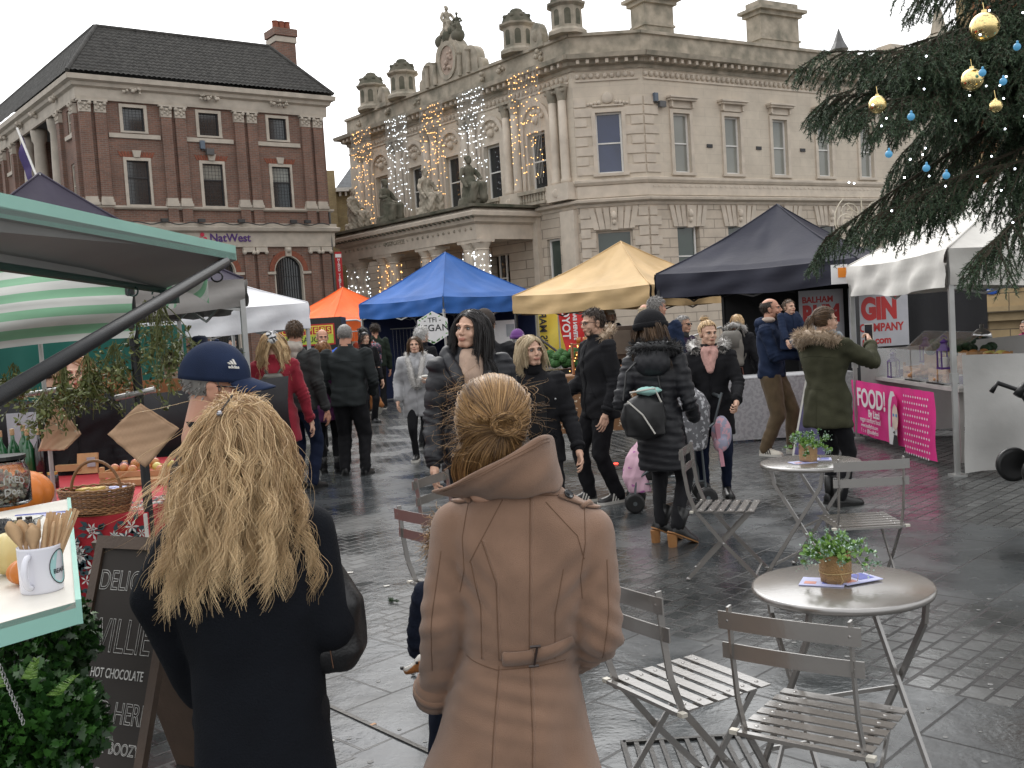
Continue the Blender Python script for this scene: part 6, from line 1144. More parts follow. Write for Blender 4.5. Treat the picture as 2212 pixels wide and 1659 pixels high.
# woman in olive parka photographing
P31 = person('woman in an olive parka with big fur hood and ponytail, holding a phone',(2.62,8.45),55,1.66,1,'pale',w_olive,hem=.40,bulk=1.24,flare=1.05,legs=w_black,legw=.95,feet=((.09,.0,0,20),(-.06,.06,0,0)),hands=((.09,.24,.80),(-.10,.24,.73)),hint=((.9,-.1,-1),(-.9,.1,-1)),hk=('pinch','grip'),hairk=dict(kind='pony',key='brown',n=900,L_=.22,rad=.0025),shoem=s_black,shoekw=dict(boot=.24),seed=32,head=(-22,2,0),folds=.009); k = P31['k']; r = P31['root']
fur([(.13,.05,.80*k),(.16,-.06,.83*k),(.13,-.17,.86*k),(0,-.22,.87*k),(-.13,-.17,.86*k),(-.16,-.06,.83*k),(-.13,.05,.80*k)],.052,'fur',r,2200,.05,12)
q = MB(); q.ell((0,.03,.86*k),(.10,.09,.055)); q.cap((.05,.09,.85*k),(.03,.14,.75*k),.05,.03); q.ell((0,-.05,.845*k),(.095,.06,.04)); link('scarf',remesh(q,.009,3,.008,.05),W_('grey_blue_scarf',(.22,.26,.29)),r,True)
q = MB(); q.box((.085,.045,.545*k),(.10,.03,.09)); q.box((.1,.05,.60*k),(.1,.03,.03)); 
p = wpos(P31,0,.10); q2 = MB(); q2.box((0,0,.02),(.075,.009,.15)); q2.box((0,-.0055,.02),(.068,.002,.138),mi=1); tag(q2.build('phone',[s_white,M('phone_screen',(.02,.02,.025),.1)],None,loc=p+Vector((0.01,.03,.02)),rz=R(-45)),'slim white phone held up by the woman in the parka','phone')
# small figures at the right edge
person('small seated figure with long brown hair far behind the white tent curtain',sq(2093,712,19),200,1.06,1,'mid',W_('brown_top',(.25,.12,.06)),legs=w_jean,hairk=dict(kind='long',key='brown',n=200,L_=.2),seed=34,child=1.2)
person('child in a pink top and black leggings at the right edge behind the curtain',sq(2216,703,15.5),260,1.25,1,'pale',W_('pink_top',(.6,.03,.22)),legs=w_black,hairk=dict(kind='bob',key='brown',n=150,L_=.12),shoem=s_black,seed=35,child=1.1)
# ------------------------------------------------------------------ the foreground figures
m_camel = W_('camel_wool',(.262,.158,.106),sc_=9,var=.13,bump=.5,bsc=620,sheen=.3); m_seam = W_('camel_seam',(.15,.083,.05),sc_=5,var=.08)
P1 = person('woman in a camel wool coat with raised collar and braided hair, back to us',(-.115,2.52),3,1.548,1,'pale',None,legs=w_black,legw=.74,hands=((.10,.12,.56),(-.115,.07,.475)),hint=((1,-.2,-.2),(-1,-.8,0)),shoem=s_black,shoekw=dict(boot=.2),seed=40,head=(6,-12,4),hide_hands=(1,0),lean=(-.145,.03),noarms=1); r1 = P1['root']; r1.rotation_euler.y = .105
q = MB(); q.loft([(0,.0,.42,.26,.18),(0,0,.60,.232,.16),(0,0,.75,.185,.135),(0,0,.86,.150,.112),(0,0,.92,.140,.104),(0,-.0,1.03,.158,.114),(0,0,1.14,.184,.118),(0,0,1.21,.197,.110),(0,0,1.265,.190,.096),(0,0,1.30,.150,.080),(0,0,1.325,.108,.07),(0,0,1.345,.078,.064)],44,p=2.4)
SR,ER,WR = (.165,-.005,1.235),(.205,-.035,.985),(.14,.13,.87); SL,EL,WL = (-.175,-.005,1.235),(-.198,-.04,.99),(-.218,.075,.765)
for S,E_,Wr in ((SR,ER,WR),(SL,EL,WL)): q.ell(S,(.058,.062,.062)); q.cap(S,E_,.060,.054); q.cap(E_,Wr,.054,.047)
me = remesh(q,.009,5); n = len(me.vertices); co = np.empty(n*3); me.vertices.foreach_get('co',co); co = co.reshape(-1,3); no = np.empty(n*3); me.vertices.foreach_get('normal',no); no = no.reshape(-1,3)
x,y,z = co.T; d = np.zeros(n)
def wr(c,L_,amp,ax=(0,0,1),sp=.03,n_=3,ph=0):      # a small fan of creases round a point
    global d
    v = co-np.array(c); a = v @ (np.array(ax)/np.linalg.norm(ax)); rr = np.linalg.norm(v,axis=1); d += amp*np.sin(a*2*math.pi/sp+ph)*np.exp(-(rr/L_)**2)
wr(ER,.10,.005,(.5,.3,1),.05); wr((.2,.02,.92),.09,.005,(.4,-.5,1),.04,ph=1); wr(EL,.09,.004,(-.3,.2,1),.055,ph=2); wr((-.18,.03,.86),.08,.006,(-.3,.5,1),.045); wr((-.12,-.06,1.1),.08,.004,(.7,0,.7),.05); wr((.12,-.06,1.12),.08,.004,(-.7,0,.7),.055,ph=1); wr((0,-.1,.84),.12,.0035,(.15,0,1),.05); wr((.05,-.11,.68),.16,.006,(1,0,.1),.11)
d += .0025*np.sin(co @ np.array([14,5,9.])+2*np.sin(co @ np.array([3,7,11.])))+.0018*np.sin(co @ np.array([-22,9,19.])+1.5)
g_ = (np.abs(z-.915)) < .012; d[g_ & (np.abs(x) < .15)] -= .003
co += no*d[:,None]; me.vertices.foreach_set('co',co.ravel()); me.update(); coat1 = link('coat',me,m_camel,r1,True); coat1.location.z = -.048
bvh = BVHTree.FromPolygons([tuple(p) for p in co],[tuple(p.vertices) for p in me.polygons])
def onback(x,z,lift=.0015,yy=-1):
    h = bvh.ray_cast(Vector((x,yy,z)),Vector((0,1 if yy < 0 else -1,0))); return (h[0]+Vector((0,-lift if yy < 0 else lift,0))) if h[0] else Vector((x,-.1,z))
def seam(pts,w_=.0022,n_=26,lift=.0004,double=True,mat=m_seam,name='seam'):
    q = MB(); P_ = []
    for a,b in zip(pts,pts[1:]):
        for i in range(n_): f = i/n_; P_.append(onback(a[0]+(b[0]-a[0])*f,a[1]+(b[1]-a[1])*f,lift))
    q.tube(P_,w_*.55,6); 
    q.build(name,mat,coat1,True)
def ridge(pts,name='lapped_seam',off=.006):
    q = MB(); P_ = []
    for a,b in zip(pts,pts[1:]):
        for i in range(26): f = i/26; P_.append(onback(a[0]+(b[0]-a[0])*f+off,a[1]+(b[1]-a[1])*f,-.0012))
    q.tube(P_,.0026,6); q.build(name,m_camel,coat1,True)
for s in ([(.012,1.325),(.02,1.15),(.028,.92)],[(-.055,1.315),(-.11,1.20),(-.128,1.16)],[(-.10,1.22),(-.06,1.12),(-.045,.92)],[(-.125,1.165),(-.095,1.05),(-.088,.92)],[(.10,1.16),(.085,1.05),(.09,.93)],[(.05,1.315),(.13,1.24),(.15,1.18)],[(-.045,.915),(-.05,.75),(-.05,.45)],[(.03,.915),(.045,.75),(.055,.45)],[(-.13,.918),(-.05,.905),(.03,.915),(.12,.93)],[(-.085,1.318),(0,1.333),(.085,1.328)]): seam(s)
for s in ([(.145,1.30),(.150,1.22),(.142,1.14),(.150,1.08)],[(-.140,1.30),(-.148,1.22),(-.140,1.14),(-.150,1.08)],[(.205,1.18),(.215,1.05),(.205,.93)],[(-.20,1.18),(-.215,1.02),(-.215,.86)]): seam(s)
for s in ([(.012,1.325),(.02,1.15),(.028,.92)],[(-.10,1.22),(-.06,1.12),(-.045,.92)],[(-.125,1.165),(-.095,1.05),(-.088,.92)],[(.03,.915),(.045,.75),(.055,.45)],[(-.045,.915),(-.05,.75),(-.05,.45)]): ridge(s)
def strip(name,pts,w0,mat,th=.004,par=None,lift=.003):     # a cloth tab lying on the back
    top = []; bot = []
    P_ = [];
    for a,b in zip(pts,pts[1:]):
        for i in range(10): f = i/10; P_.append((a[0]+(b[0]-a[0])*f,a[1]+(b[1]-a[1])*f))
    P_.append(pts[-1]); q = MB(); rg = []
    for i,(x_,z_) in enumerate(P_):
        a = Vector(P_[max(i-1,0)]); b = Vector(P_[min(i+1,len(P_)-1)]); t_ = (b-a).normalized(); nn = Vector((-t_.y,t_.x)); ww = w0*(1 if 0 < i < len(P_)-1 else .75)
        a1 = onback(x_+nn.x*ww/2,z_+nn.y*ww/2,lift); b1 = onback(x_-nn.x*ww/2,z_-nn.y*ww/2,lift); up = Vector((0,-th,0)); rg.append([a1,a1+up,b1+up,b1])
    q.rings(rg); return q.build(name,mat,par or coat1,True)
strip('back_belt',[(.028,.945),(.075,.955),(.135,.975)],.034,m_camel); strip('back_belt',[(-.038,.935),(.0,.938),(.04,.945)],.036,m_camel,lift=.006)
c = onback(.042,.948,.012); q = MB(); q.bar(c+Vector((-.002,0,-.026)),c+Vector((.004,0,.026)),.004,.004); q.bar(c+Vector((-.014,0,.022)),c+Vector((.012,0,.026)),.005,.005); q.bar(c+Vector((-.014,0,-.026)),c+Vector((.010,0,-.022)),.005,.005); q.build('buckle',M('dark_horn',(.03,.018,.015),.3),coat1)
def oncoat(p,dirv,lift=.0):
    h = bvh.find_nearest(Vector(p)); return h[0]+h[1]*lift,h[1]
def epaulette(side):
    q = MB(); rg = []; n_ = 14; A = Vector((side*.185,.0,1.30)); B = Vector((side*.095,-.055,1.345))
    for i in range(n_+1):
        f = i/n_; p = A.lerp(B,f); w_ = .018+.010*f; w_ *= (1 if f < .9 else math.sqrt(max(.05,1-((f-.9)/.1)**2*.8)))
        for_ = []; sdv = Vector((0.35*side,1,0)).normalized()
        a1,na = oncoat(p+sdv*w_,0,.003); b1,nb = oncoat(p-sdv*w_,0,.003); rg.append([a1,a1+na*.006,b1+nb*.006,b1])
    q.rings(rg); q.build('epaulette',m_camel,coat1,True); q = MB(); p = A.lerp(B,.30); sdv = Vector((0.35*side,1,0)).normalized(); a1,na = oncoat(p+sdv*.034,0,.006); b1,nb = oncoat(p-sdv*.034,0,.006); m1,nm = oncoat(p,0,.014); q.tube([a1,m1,b1],.0065,8); q.build('loop',m_camel,coat1,True)
    p,nn = oncoat(A.lerp(B,.84),0,.010); M4 = nn.to_track_quat('Z','Y').to_matrix().to_4x4(); q = MB(); q.lathe([(.001,0),(.0125,0),(.0135,.004),(.010,.0035),(.009,.002),(.001,.0025)],p,20,mat=M4.to_3x3()); q.build('button',M('black_button',(.012,.012,.014),.15),coat1,True)
epaulette(-1); epaulette(1)
q = MB(); base = [(.088,.05,1.345),(.086,-.01,1.345),(.072,-.06,1.338),(.035,-.088,1.332),(-.015,-.092,1.325),(-.06,-.080,1.318),(-.092,-.045,1.312),(-.105,.0,1.305)]
top = [(.062,.055,1.435),(.056,-.01,1.468),(.040,-.075,1.482),(.005,-.105,1.462),(-.050,-.122,1.430),(-.110,-.130,1.392),(-.170,-.115,1.358),(-.232,-.07,1.325)]
def cr(P_,t):
    k = min(int(t),len(P_)-2); f = t-k; g4 = [Vector(P_[max(0,min(len(P_)-1,k+j))]) for j in (-1,0,1,2)]
    return .5*((2*g4[1])+(g4[2]-g4[0])*f+(2*g4[0]-5*g4[1]+4*g4[2]-g4[3])*f*f+(3*g4[1]-g4[0]-3*g4[2]+g4[3])*f**3)
G = [[cr(base,i*7/40).lerp(cr(top,i*7/40),j/10)+Vector((0,-.012*math.sin(math.pi*j/10)-.0035*math.sin(j*1.1+i*.25),.003*math.sin(i*.5+j*.6))) for i in range(41)] for j in range(11)]
q.grid(G); col_ = q.build('collar',m_camel,coat1,True,fix=False); s_ = col_.modifiers.new('s','SOLIDIFY'); s_.thickness = .009; s_.offset = 0; s_ = col_.modifiers.new('b','SUBSURF'); s_.levels = s_.render_levels = 1
q = MB()
for jj in (8.6,9.2): q.tube([cr(base,i*7/40).lerp(cr(top,i*7/40),jj/10)+Vector((0,-.0175,0)) for i in range(2,39)],.0009,5)
q.build('stitching',m_seam,col_)
q = MB(); w3 = Vector(WL); dd = (w3-Vector(EL)).normalized(); a = dd.orthogonal().normalized(); b = dd.cross(a); q.rings([[w3+dd*(t_)+(a*math.cos(R(15*i))+b*math.sin(R(15*i)))*r_ for i in range(24)] for t_,r_ in ((-.055,.0505),(-.03,.054),(-.028,.054),(.0,.052),(.018,.050),(.02,.043),(-.02,.040))]); q.build('cuff',m_camel,coat1,True)
q = MB(); q.rings([[w3+dd*(t_)+(a*math.cos(R(15*i))+b*math.sin(R(15*i)))*r_ for i in range(24)] for t_,r_ in ((-.030,.0525),(-.030,.058),(-.008,.058),(-.008,.0525))],cap=False); q.build('cuff_strap',m_camel,coat1,True)
# her braided updo
HMx = P1['HM'] @ Matrix.Translation((0,-.010,-.014)) @ Matrix.Diagonal((1.22,1.13,1.14,1))
h1 = hair('updo','honey',HMx,r1,n=3400,rad=.0011,seed=41,seg=16)
g = np.random.default_rng(9); VV = []; FF = []; TT = []; nv = 0
def bundle(pts,n_,rad,wd,tint0=.5):
    global nv
    pts = np.array(pts,float); t_ = np.linspace(0,len(pts)-1,18); base_ = np.array([[np.interp(t,range(len(pts)),pts[:,c]) for c in range(3)] for t in t_])
    for _ in range(3): base_[1:-1] = (base_[:-2]+base_[1:-1]*2+base_[2:])/4
    off_ = g.normal(size=(n_,1,3))*wd*np.sin(np.linspace(.25,math.pi-.25,18))[None,:,None]; path = base_[None]+off_+g.normal(size=(n_,18,3))*.0003; V,F_,T_ = strand_mesh(path,rad,g,np.clip(g.normal(tint0,.25,n_),0,1)); VV.append(V); FF.append(F_+nv); TT.append(T_); nv += len(V)
by = -.142; bc = (.028,-.015)
for k_ in range(9):                                     # the knot of the braid
    a0 = R(40*k_+10); c0 = (bc[0]+.030*math.cos(a0),by-.006,bc[1]+.022*math.sin(a0)); bundle([(c0[0]-.016*math.sin(a0),c0[1]+.012,c0[2]+.014*math.cos(a0)),(c0[0],c0[1]-.014,c0[2]),(c0[0]+.018*math.sin(a0)-.008*math.cos(a0),c0[1]-.006,c0[2]-.016*math.cos(a0)),(bc[0],by,bc[1])],60,.0008,.0042,.45)
for k_ in range(5): bundle([(-.045+.018*k_,by+.012,.005-.004*k_),(-.036+.018*k_,by-.012,-.004),(-.026+.018*k_,by+.004,-.018)],50,.0008,.0035,.6)
for sg in (-1,1):
    for k_ in range(9): z0 = -.075+.017*k_; xs_ = math.sqrt(max(.2,1-((z0-.01)/.13)**2)); bundle([(sg*.088*xs_,-.03,z0+.012),(sg*.078*xs_,-.095,z0-.004),(sg*.04,-.128,-.022+z0*.25),(bc[0],by+.004,bc[1]-.006)],46,.0009,.006,.3+.06*k_)
for k_ in range(10): xx = -.07+.016*k_; bundle([(xx,-.02,.03+.098*math.sqrt(1-(xx/.088)**2)),(xx*1.02,-.085,.03+.070*math.sqrt(1-(xx/.09)**2)),(xx*.8+.006,-.128,.035),(bc[0]-.004,by,bc[1]+.012)],46,.0009,.006,.65 if k_ > 5 else .3)
for k_ in range(26): a0 = R(-80+160*k_/25); bundle([(.072*math.sin(a0),-.0-.055*math.cos(a0),-.17),(.082*math.sin(a0),-.02-.072*math.cos(a0),-.135),(.075*math.sin(a0)+.004,-.04-.088*math.cos(a0),-.09),(.5*.07*math.sin(a0)+.014,-.125,-.05),(bc[0],by+.008,bc[1]-.012)],60,.0010,.005,.3)
for k_ in range(7): bundle([(-.085+.004*k_,-.04,-.09),(-.05+.006*k_,-.10,-.088+.004*k_),(.0+.012*k_,-.118,-.062)],40,.0009,.006,.35)
nn = 220; P0 = np.stack([g.choice([-1,1],nn)*g.uniform(.055,.085,nn),g.uniform(-.10,.04,nn),g.uniform(-.11,.11,nn)],1); D0 = P0*np.array([7,2,.5])+g.normal(size=(nn,3))*.3; path,g2 = strands(P0,D0,12,.085,.0006,(0,-.1,0),.10,curl=.008,cfreq=90,seed=51,spread=.6); V,F_,T_ = strand_mesh(path,.0004,g2); VV.append(V); FF.append(F_+nv); TT.append(T_*.6+.3); nv += len(V)
q = MB(); q.ell((0,-.02,-.09),(.080,.082,.085),24,16); V = np.array(q.v); F4 = np.array([f for f in q.f if len(f) == 4]); VV.append(V); FF.append(F4+nv); TT.append(np.full(len(V),.2)); nv += len(V)
me = np_mesh(tx(P1['HM'] @ Matrix.Diagonal((1.14,1.0,1.05,1)),np.concatenate(VV)),np.concatenate(FF),np.concatenate(TT),'braid'); link('braid',me,hair_mat('honey'),r1)
P2 = person('woman with long windblown wavy blonde hair in a dark navy coat, back to us',(-.67,2.46),-6,1.545,1,'pale',None,legs=w_black,hands=((.10,.2,.55),(-.11,.1,.47)),shoem=s_black,seed=60,head=(10,-8,0),hide_hands=(1,1),noarms=1); r2 = P2['root']
q = MB(); q.loft([(0,.0,.30,.19,.15),(0,0,.60,.170,.14),(0,0,.80,.158,.13),(0,0,.92,.160,.125),(0,-.0,1.03,.180,.13),(0,0,1.12,.186,.125),(0,0,1.19,.188,.112),(0,0,1.24,.170,.096),(0,0,1.28,.13,.080),(0,0,1.32,.08,.066)],40,p=2.3)
for S,E_,Wr in (((.155,0,1.215),(.185,-.02,.98),(.10,.16,.90)),((-.155,0,1.205),(-.225,.0,1.08),(-.165,.10,.80))): q.ell(S,(.062,.066,.062)); q.cap(S,E_,.064,.062); q.cap(E_,Wr,.062,.046)
coat2 = link('coat',remesh(q,.010,5,.006,.2,seed=61),W_('dark_navy_wool',(.0042,.0055,.009),sheen=0,bsc=220),r2,True)
HM2 = P2['HM']; g = np.random.default_rng(5); Pn,Nn = scalp(9500,g,back=-.075); k_ = np.random.default_rng(6)
D = Nn*.12+np.stack([np.where(Pn[:,0] > -.005,.55,-.85),-.35*np.ones(len(Pn)),np.where(Pn[:,2] > .08,-.1,-.6)],1)
coll = [((0,-.012,.03),(.088,.112,.098)),((0,.03,-.03),(.066,.062,.09)),((.0,.0,-.33),(.205,.135,.14)),((0,-.02,-.17),(.085,.09,.14))]
L1 = np.where(Pn[:,0] < -.03,1.,.88); path,tl2 = locks(Pn,D,g,330,28,.395,(-.095,-.01,0),.27,wave=.0125,wl=.115,coll=coll,seed=62,conv=.36,Lvar=.36,spread=.12,fuzz=.0026)
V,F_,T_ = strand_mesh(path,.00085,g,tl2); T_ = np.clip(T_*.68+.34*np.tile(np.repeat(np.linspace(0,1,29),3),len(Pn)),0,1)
nn = 110; Pf = Pn[:nn]*1.05; path,g3 = strands(Pf,D[:nn]+np.random.default_rng(3).normal(size=(nn,3))*.3,26,.38,.001,(-.2,-.03,.0),.24,curl=.014,cfreq=30,coll=coll,seed=63,spread=.3); V2,F2,T2 = strand_mesh(path,.0007,g3)
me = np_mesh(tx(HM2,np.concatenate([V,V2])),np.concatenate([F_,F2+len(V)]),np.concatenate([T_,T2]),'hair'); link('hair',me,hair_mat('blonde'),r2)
hair('short','blonde',HM2,r2,n=600,L_=.05,seed=64,rad=.0013,name='under_hair')
q = MB(); q.bar(HM2 @ Vector((-.045,-.108,.085)),HM2 @ Vector((-.012,-.112,.125)),.004,.003); q.ell(HM2 @ Vector((-.048,-.118,.078)),.008,10,8); q.build('hair_clip',M('steel',(.3,.3,.32),.25,metal=1),r2)
# her tote
A = at(700,1200,2.5); t = thing('tote_bag','large black leather tote with chain handle on the right arm of the long haired woman','bag',(A.x-.02,2.50,.86)); q = MB()
q.loft([(0,0,0,.075,.05),(.01,0,.05,.10,.07),(.012,0,.17,.10,.065),(-.02,0,.26,.075,.04),(-.045,0,.32,.05,.02)],26,p=2.8); link('bag_body',remesh(q,.007,3,.006,.1,seed=4),M('soft_black_leather',(.012,.012,.013),.38,bump=.2,bsc=150),t,True)
q = MB(); q.tube([(.035,-.065,.02),(.03,-.078,.1),(.01,-.066,.2),(-.02,-.042,.29)],.0015,5); q.build('piping',M('tan_piping',(.12,.06,.035),.6),t)
q = MB()
for i in range(8): c = Vector((-.055+.003*i,-.03,.31+.014*i)); q.tube([c+Vector((.008*math.cos(R(45*j)),.003*(i % 2)*math.sin(R(45*j)),.011*math.sin(R(45*j)))) for j in range(9)],.002,5)
q.build('chain',M('old_brass',(.25,.17,.08),.35,metal=.9),t)
# navy cap man
P3 = person('man in a navy baseball cap facing right behind the long haired blonde woman',(-.935,3.16),80,1.665,0,'ruddy',w_black,hem=.46,bulk=1.2,legs=w_black,hairk=dict(kind='crop',key='grey',n=300,L_=.01),shoem=s_black,seed=66,head=(0,-8,0),voxel=.012,hide_hands=(1,1)); H_ = P3['HM']
m_cap = W_('cap_navy',(.014,.024,.058),bsc=400,bump=.2); q = MB(); rg = []; n_ = 40
for i in range(15):
    a = math.pi*.52*(1-i/14); rr = math.sin(a) if a < math.pi/2 else 1; z = math.cos(a); rg.append([(.092*rr*math.cos(2*math.pi*j/n_),-.012+.112*rr*math.sin(2*math.pi*j/n_),.030+.118*z) for j in range(n_)])
q.rings(rg); q.ell((0,-.012,.15),(.008,.008,.004),8,6); q.v = [tuple(H_ @ Vector(v)) for v in q.v]; cap_ = q.build('cap',m_cap,P3['root'],True)
q = MB(); G = []
for i in range(9):
    f = i/8; G.append([(.085*math.sin(a)*(1+.0*f),-.012+.112*math.cos(a)*1.0+f*.080*max(0,math.cos(a))**.6,.040+f*(-.022)-.030*abs(math.sin(a))**2*(.3+.7*f)) for a in [R(-68+136*j/16) for j in range(17)]])
q.grid(G); q.v = [tuple(H_ @ Vector(v)) for v in q.v]; vz = q.build('visor',m_cap,cap_,True,fix=False); s_ = vz.modifiers.new('s','SOLIDIFY'); s_.thickness = .005
E4 = H_ @ basis((.058,.076,.088),(-.78,.62,0),(-.30,-.38,.85)); E4 = E4 @ Matrix.Rotation(0,4,'Z')
E4 = H_ @ basis((.079,.052,.075),(-.56,.83,0),(-.42,-.28,.86)); q = MB()
for k_ in range(3): q.hexa([E4 @ Vector(p) for p in ((-.016+.009*k_,.004,0),(-.010+.009*k_,.004,0),(-.016+.009*k_,.010+.006*k_,0),(-.022+.009*k_,.010+.006*k_,0),(-.016+.009*k_,.004,.004),(-.010+.009*k_,.004,.004),(-.016+.009*k_,.010+.006*k_,.004),(-.022+.009*k_,.010+.006*k_,.004))])
q.build('bar_emblem',s_white,cap_); text('adidas',.015,'lettering',s_white,cap_,E4 @ Matrix.Translation((-.022,-.010,.003)),.0008,bold=.0003)
glasses(P3,M('steel',(.3,.3,.32)))
collar(P3,w_black,.085,.83,.07)
# curly haired child and the small dog
person('child with curly brown hair in a navy coat, half hidden left of the camel coat',(-.200,3.12),-20,1.10,1,'pale',w_navy,hem=.35,bulk=.85,sleeve=.95,noarms=1,legs=w_navy,hairk=dict(kind='curly',key='honey',n=1500,L_=.10,rad=.0016,curl=.012,seg=10),shoem=s_black,seed=67,child=1.28,voxel=.012,hands=((.10,.2,.6),(-.09,.2,.6)),hide_hands=(1,1))
D0_ = at(903,1440,2.74); q = MB(); q.ell((.28,0,-.06),(.15,.075,.085)); q.cap((.16,0,-.02),(.05,0,.0),.06,.045); q.ell((.025,0,.012),(.042,.036,.036)); q.cap((.0,0,.0),(-.040,0,-.012),.024,.016); q.ell((-.052,0,-.004),.009)
for x_,y_ in ((.20,.045),(.20,-.045),(.37,.045),(.37,-.045)): q.cap((x_,y_,-.09),(x_-.01,y_,-.18),.026,.018); q.cap((x_-.01,y_,-.18),(x_,y_,-.245),.018,.015); q.ell((x_-.012,y_,-.255),(.022,.017,.012))
for s in (-1,1): q.cap((.045,s*.028,.035),(.03,s*.048,.005),.016,.010)
q.cap((.42,0,-.03),(.5,0,.05),.02,.010)
t = thing('small_dog','small white and tan terrier peeping out beside the camel coat cuff','dog',D0_); me = remesh(q,.006,2,.002,.03)
t.scale = (.72,.72,.72); m_dog = M('dog_coat',(.62,.60,.56),.9,sc_=9,col2=(.42,.17,.05),thr=.52,bump=.5,bsc=200); link('body',me,m_dog,t,True); q = MB(); q.ell((-.061,0,-.002),(.008,.01,.007)); q.ell((.0,-.027,.024),.006); q.ell((.0,.027,.024),.006); q.build('nose_and_eyes',s_black,t,True)
# ------------------------------------------------------------------ bistro chairs and tables
m_bis = M('taupe_steel',(.155,.14,.125),.2,.08,5,.04,60,spec=1.); m_bis.node_tree.nodes['Principled BSDF'].inputs['IOR'].default_value = 2.0; m_cream2 = M('cream_cap',(.55,.52,.45),.5)
def bistro_chair(label,pos,az):
    t = thing('bistro_chair',label,'chair',(pos[0],pos[1],0),-R(az),'folding bistro chairs')
    for k in range(6):
        q = MB(); y = -.135+.062*k; q.rings([[(x,y+a,.450+b+.004*(1-(x/.2)**2)*0) for a,b in ((-.021,-.002),(.021,-.002),(.021,.003),(-.021,.003))] for x in (-.195,.195)])
        for x in (-.15,.15): q.ell((x,y,.4535),(.007,.007,.003),8,6)
        q.build('seat_slat',m_bis,t)
    q = MB()
    for x in (-.15,.15): q.bar((x,-.19,.438),(x,.195,.438),.018,.012,(1,0,0))
    q.bar((-.2,-.185,.445),(.2,-.185,.445),.02,.012,(0,1,0)); fr_ = q.build('seat_frame',m_bis,t); q = MB(); [q.box((s*.2,-.185,.447),(.024,.022,.013)) for s in (-1,1)]; q.build('end_cap',m_cream2,fr_)
    for s in (-1,1):
        q = MB(); pts = [(s*.175,-.235,.84),(s*.175,-.225,.70),(s*.175,-.205,.56),(s*.175,-.165,.45),(s*.175,.0,.245),(s*.175,.215,.012)]
        for a,b in zip(pts,pts[1:]): q.bar(a,b,.023,.007,(0,1,.2))
        q.ell(pts[-1],(.012,.016,.010),8,6); q.ell((s*.18,.0,.245),(.006,.008,.008),8,6); q.build('back_leg',m_bis,t)
        q = MB(); q.bar((s*.152,.165,.435),(s*.152,-.235,.012),.023,.007,(0,1,.2)); q.ell((s*.152,-.235,.012),(.012,.016,.010),8,6); q.build('front_leg',m_bis,t)
    q = MB(); q.bar((-.175,.185,.045),(.175,.185,.045),.012,.006,(0,1,0)); q.bar((-.152,-.205,.045),(.152,-.205,.045),.012,.006,(0,1,0)); q.build('foot_bar',m_bis,t)
    for z,h in ((.80,.052),(.705,.046)):
        q = MB(); q.rings([[(x,-.242+.02*(z < .75)+.012*(1-(x/.21)**2)*-1+o,z+zz) for o,zz in ((-.003,-h/2),(.003,-h/2),(.003,h/2),(-.003,h/2))] for x in [-.205+.41*i/10 for i in range(11)]])
        for x in (-.175,.175): q.ell((x,-.245+.02*(z < .75),z),(.007,.005,.007),8,6)
        q.build('back_rail',m_bis,t)
    return t
def bistro_table(label,c,rz):
    t = thing('bistro_table',label,'table',(c.x,c.y,0),rz,'round bistro tables'); q = MB(); q.lathe([(.001,.712),(.292,.712),(.298,.704),(.296,.694),(.302,.696),(.306,.708),(.303,.718),(.295,.7205),(.001,.7205)],n=72); q.build('table_top',m_bis,t,True)
    for s in (-1,1):
        for k,x in ((1,.215),(-1,.195)):
            q = MB(); q.bar((s*x,-k*.17,.705),(s*x,-k*.15,.60),.020,.014,(0,1,0)); q.bar((s*x,-k*.15,.60),(s*x,k*.235,.012),.022,.012,(0,1,.3)); q.ell((s*x,k*.24,.012),(.014,.018,.010),8,6); q.build('leg',m_bis,t)
    q = MB(); q.bar((-.215,.17,.10),(.215,.17,.10),.016,.008,(0,0,1)); q.bar((-.195,-.17,.10),(.195,-.17,.10),.016,.008,(0,0,1)); q.bar((-.215,.03,.32),(.215,.03,.32),.014,.008,(0,0,1)); q.bar((-.25,0,.70),(.25,0,.70),.02,.015,(0,0,1)); q.build('stretcher',m_bis,t); return t
def chair_at(label,l,r,fwd=None):                    # l, r: ground points below the back's left and right ends (as seen from behind)
    l,r = Vector(l),Vector(r); v = (r-l).normalized(); f = Vector((-v.y,v.x)); c = (l+r)/2+f*.24; bistro_chair(label,c,math.degrees(math.atan2(f.x,f.y)))
chair_at('bistro chair in front of the nearer table, its back to us',(.565,2.89),(.875,2.66))
chair_at('bistro chair by the camel coat, seen from behind with pale slats catching the sky',(.215,3.40),(.415,3.06))
bistro_chair('bistro chair seen from the side facing right, just right of the tan heeled boots',(1.31,6.40),110)
bistro_chair('bistro chair at the far table, its back to us',(1.93,5.72),2)
chair_at('bistro chair behind the curly haired child, back rails to the left of the camel coat',(-.6,4.92),(-.36,4.63))
chair_at('bistro chair farthest left, only its back rails showing beyond the camel collar',(-.42,6.12),(-.60,5.76))
TC = on_z(1818,1262,.72); TC2 = on_z(1750,997,.72)
bistro_table('round bistro table nearest us at the right with burlap plant pot',TC,R(12)); bistro_table('round bistro table farther off with a kraft wrapped plant',TC2,R(50))
def leaflet(label,c,rz,s=1,mats=None,fold=False):
    q = MB(); q.box((0,0,.002*s),(.15*s,.105*s,.003)); q.box((.03*s,.01,.0042),(.06*s,.07*s,.001),mi=1); q.box((-.04*s,-.02,.0042),(.04*s,.03*s,.001),mi=2); tag(q.build('leaflet',[M('lilac_paper',(.45,.47,.70),.4),M('blue_print',(.08,.10,.40),.4),M('salmon_print',(.62,.25,.18),.4)],None,loc=c,rz=rz),label,'leaflet','leaflets on the tables')
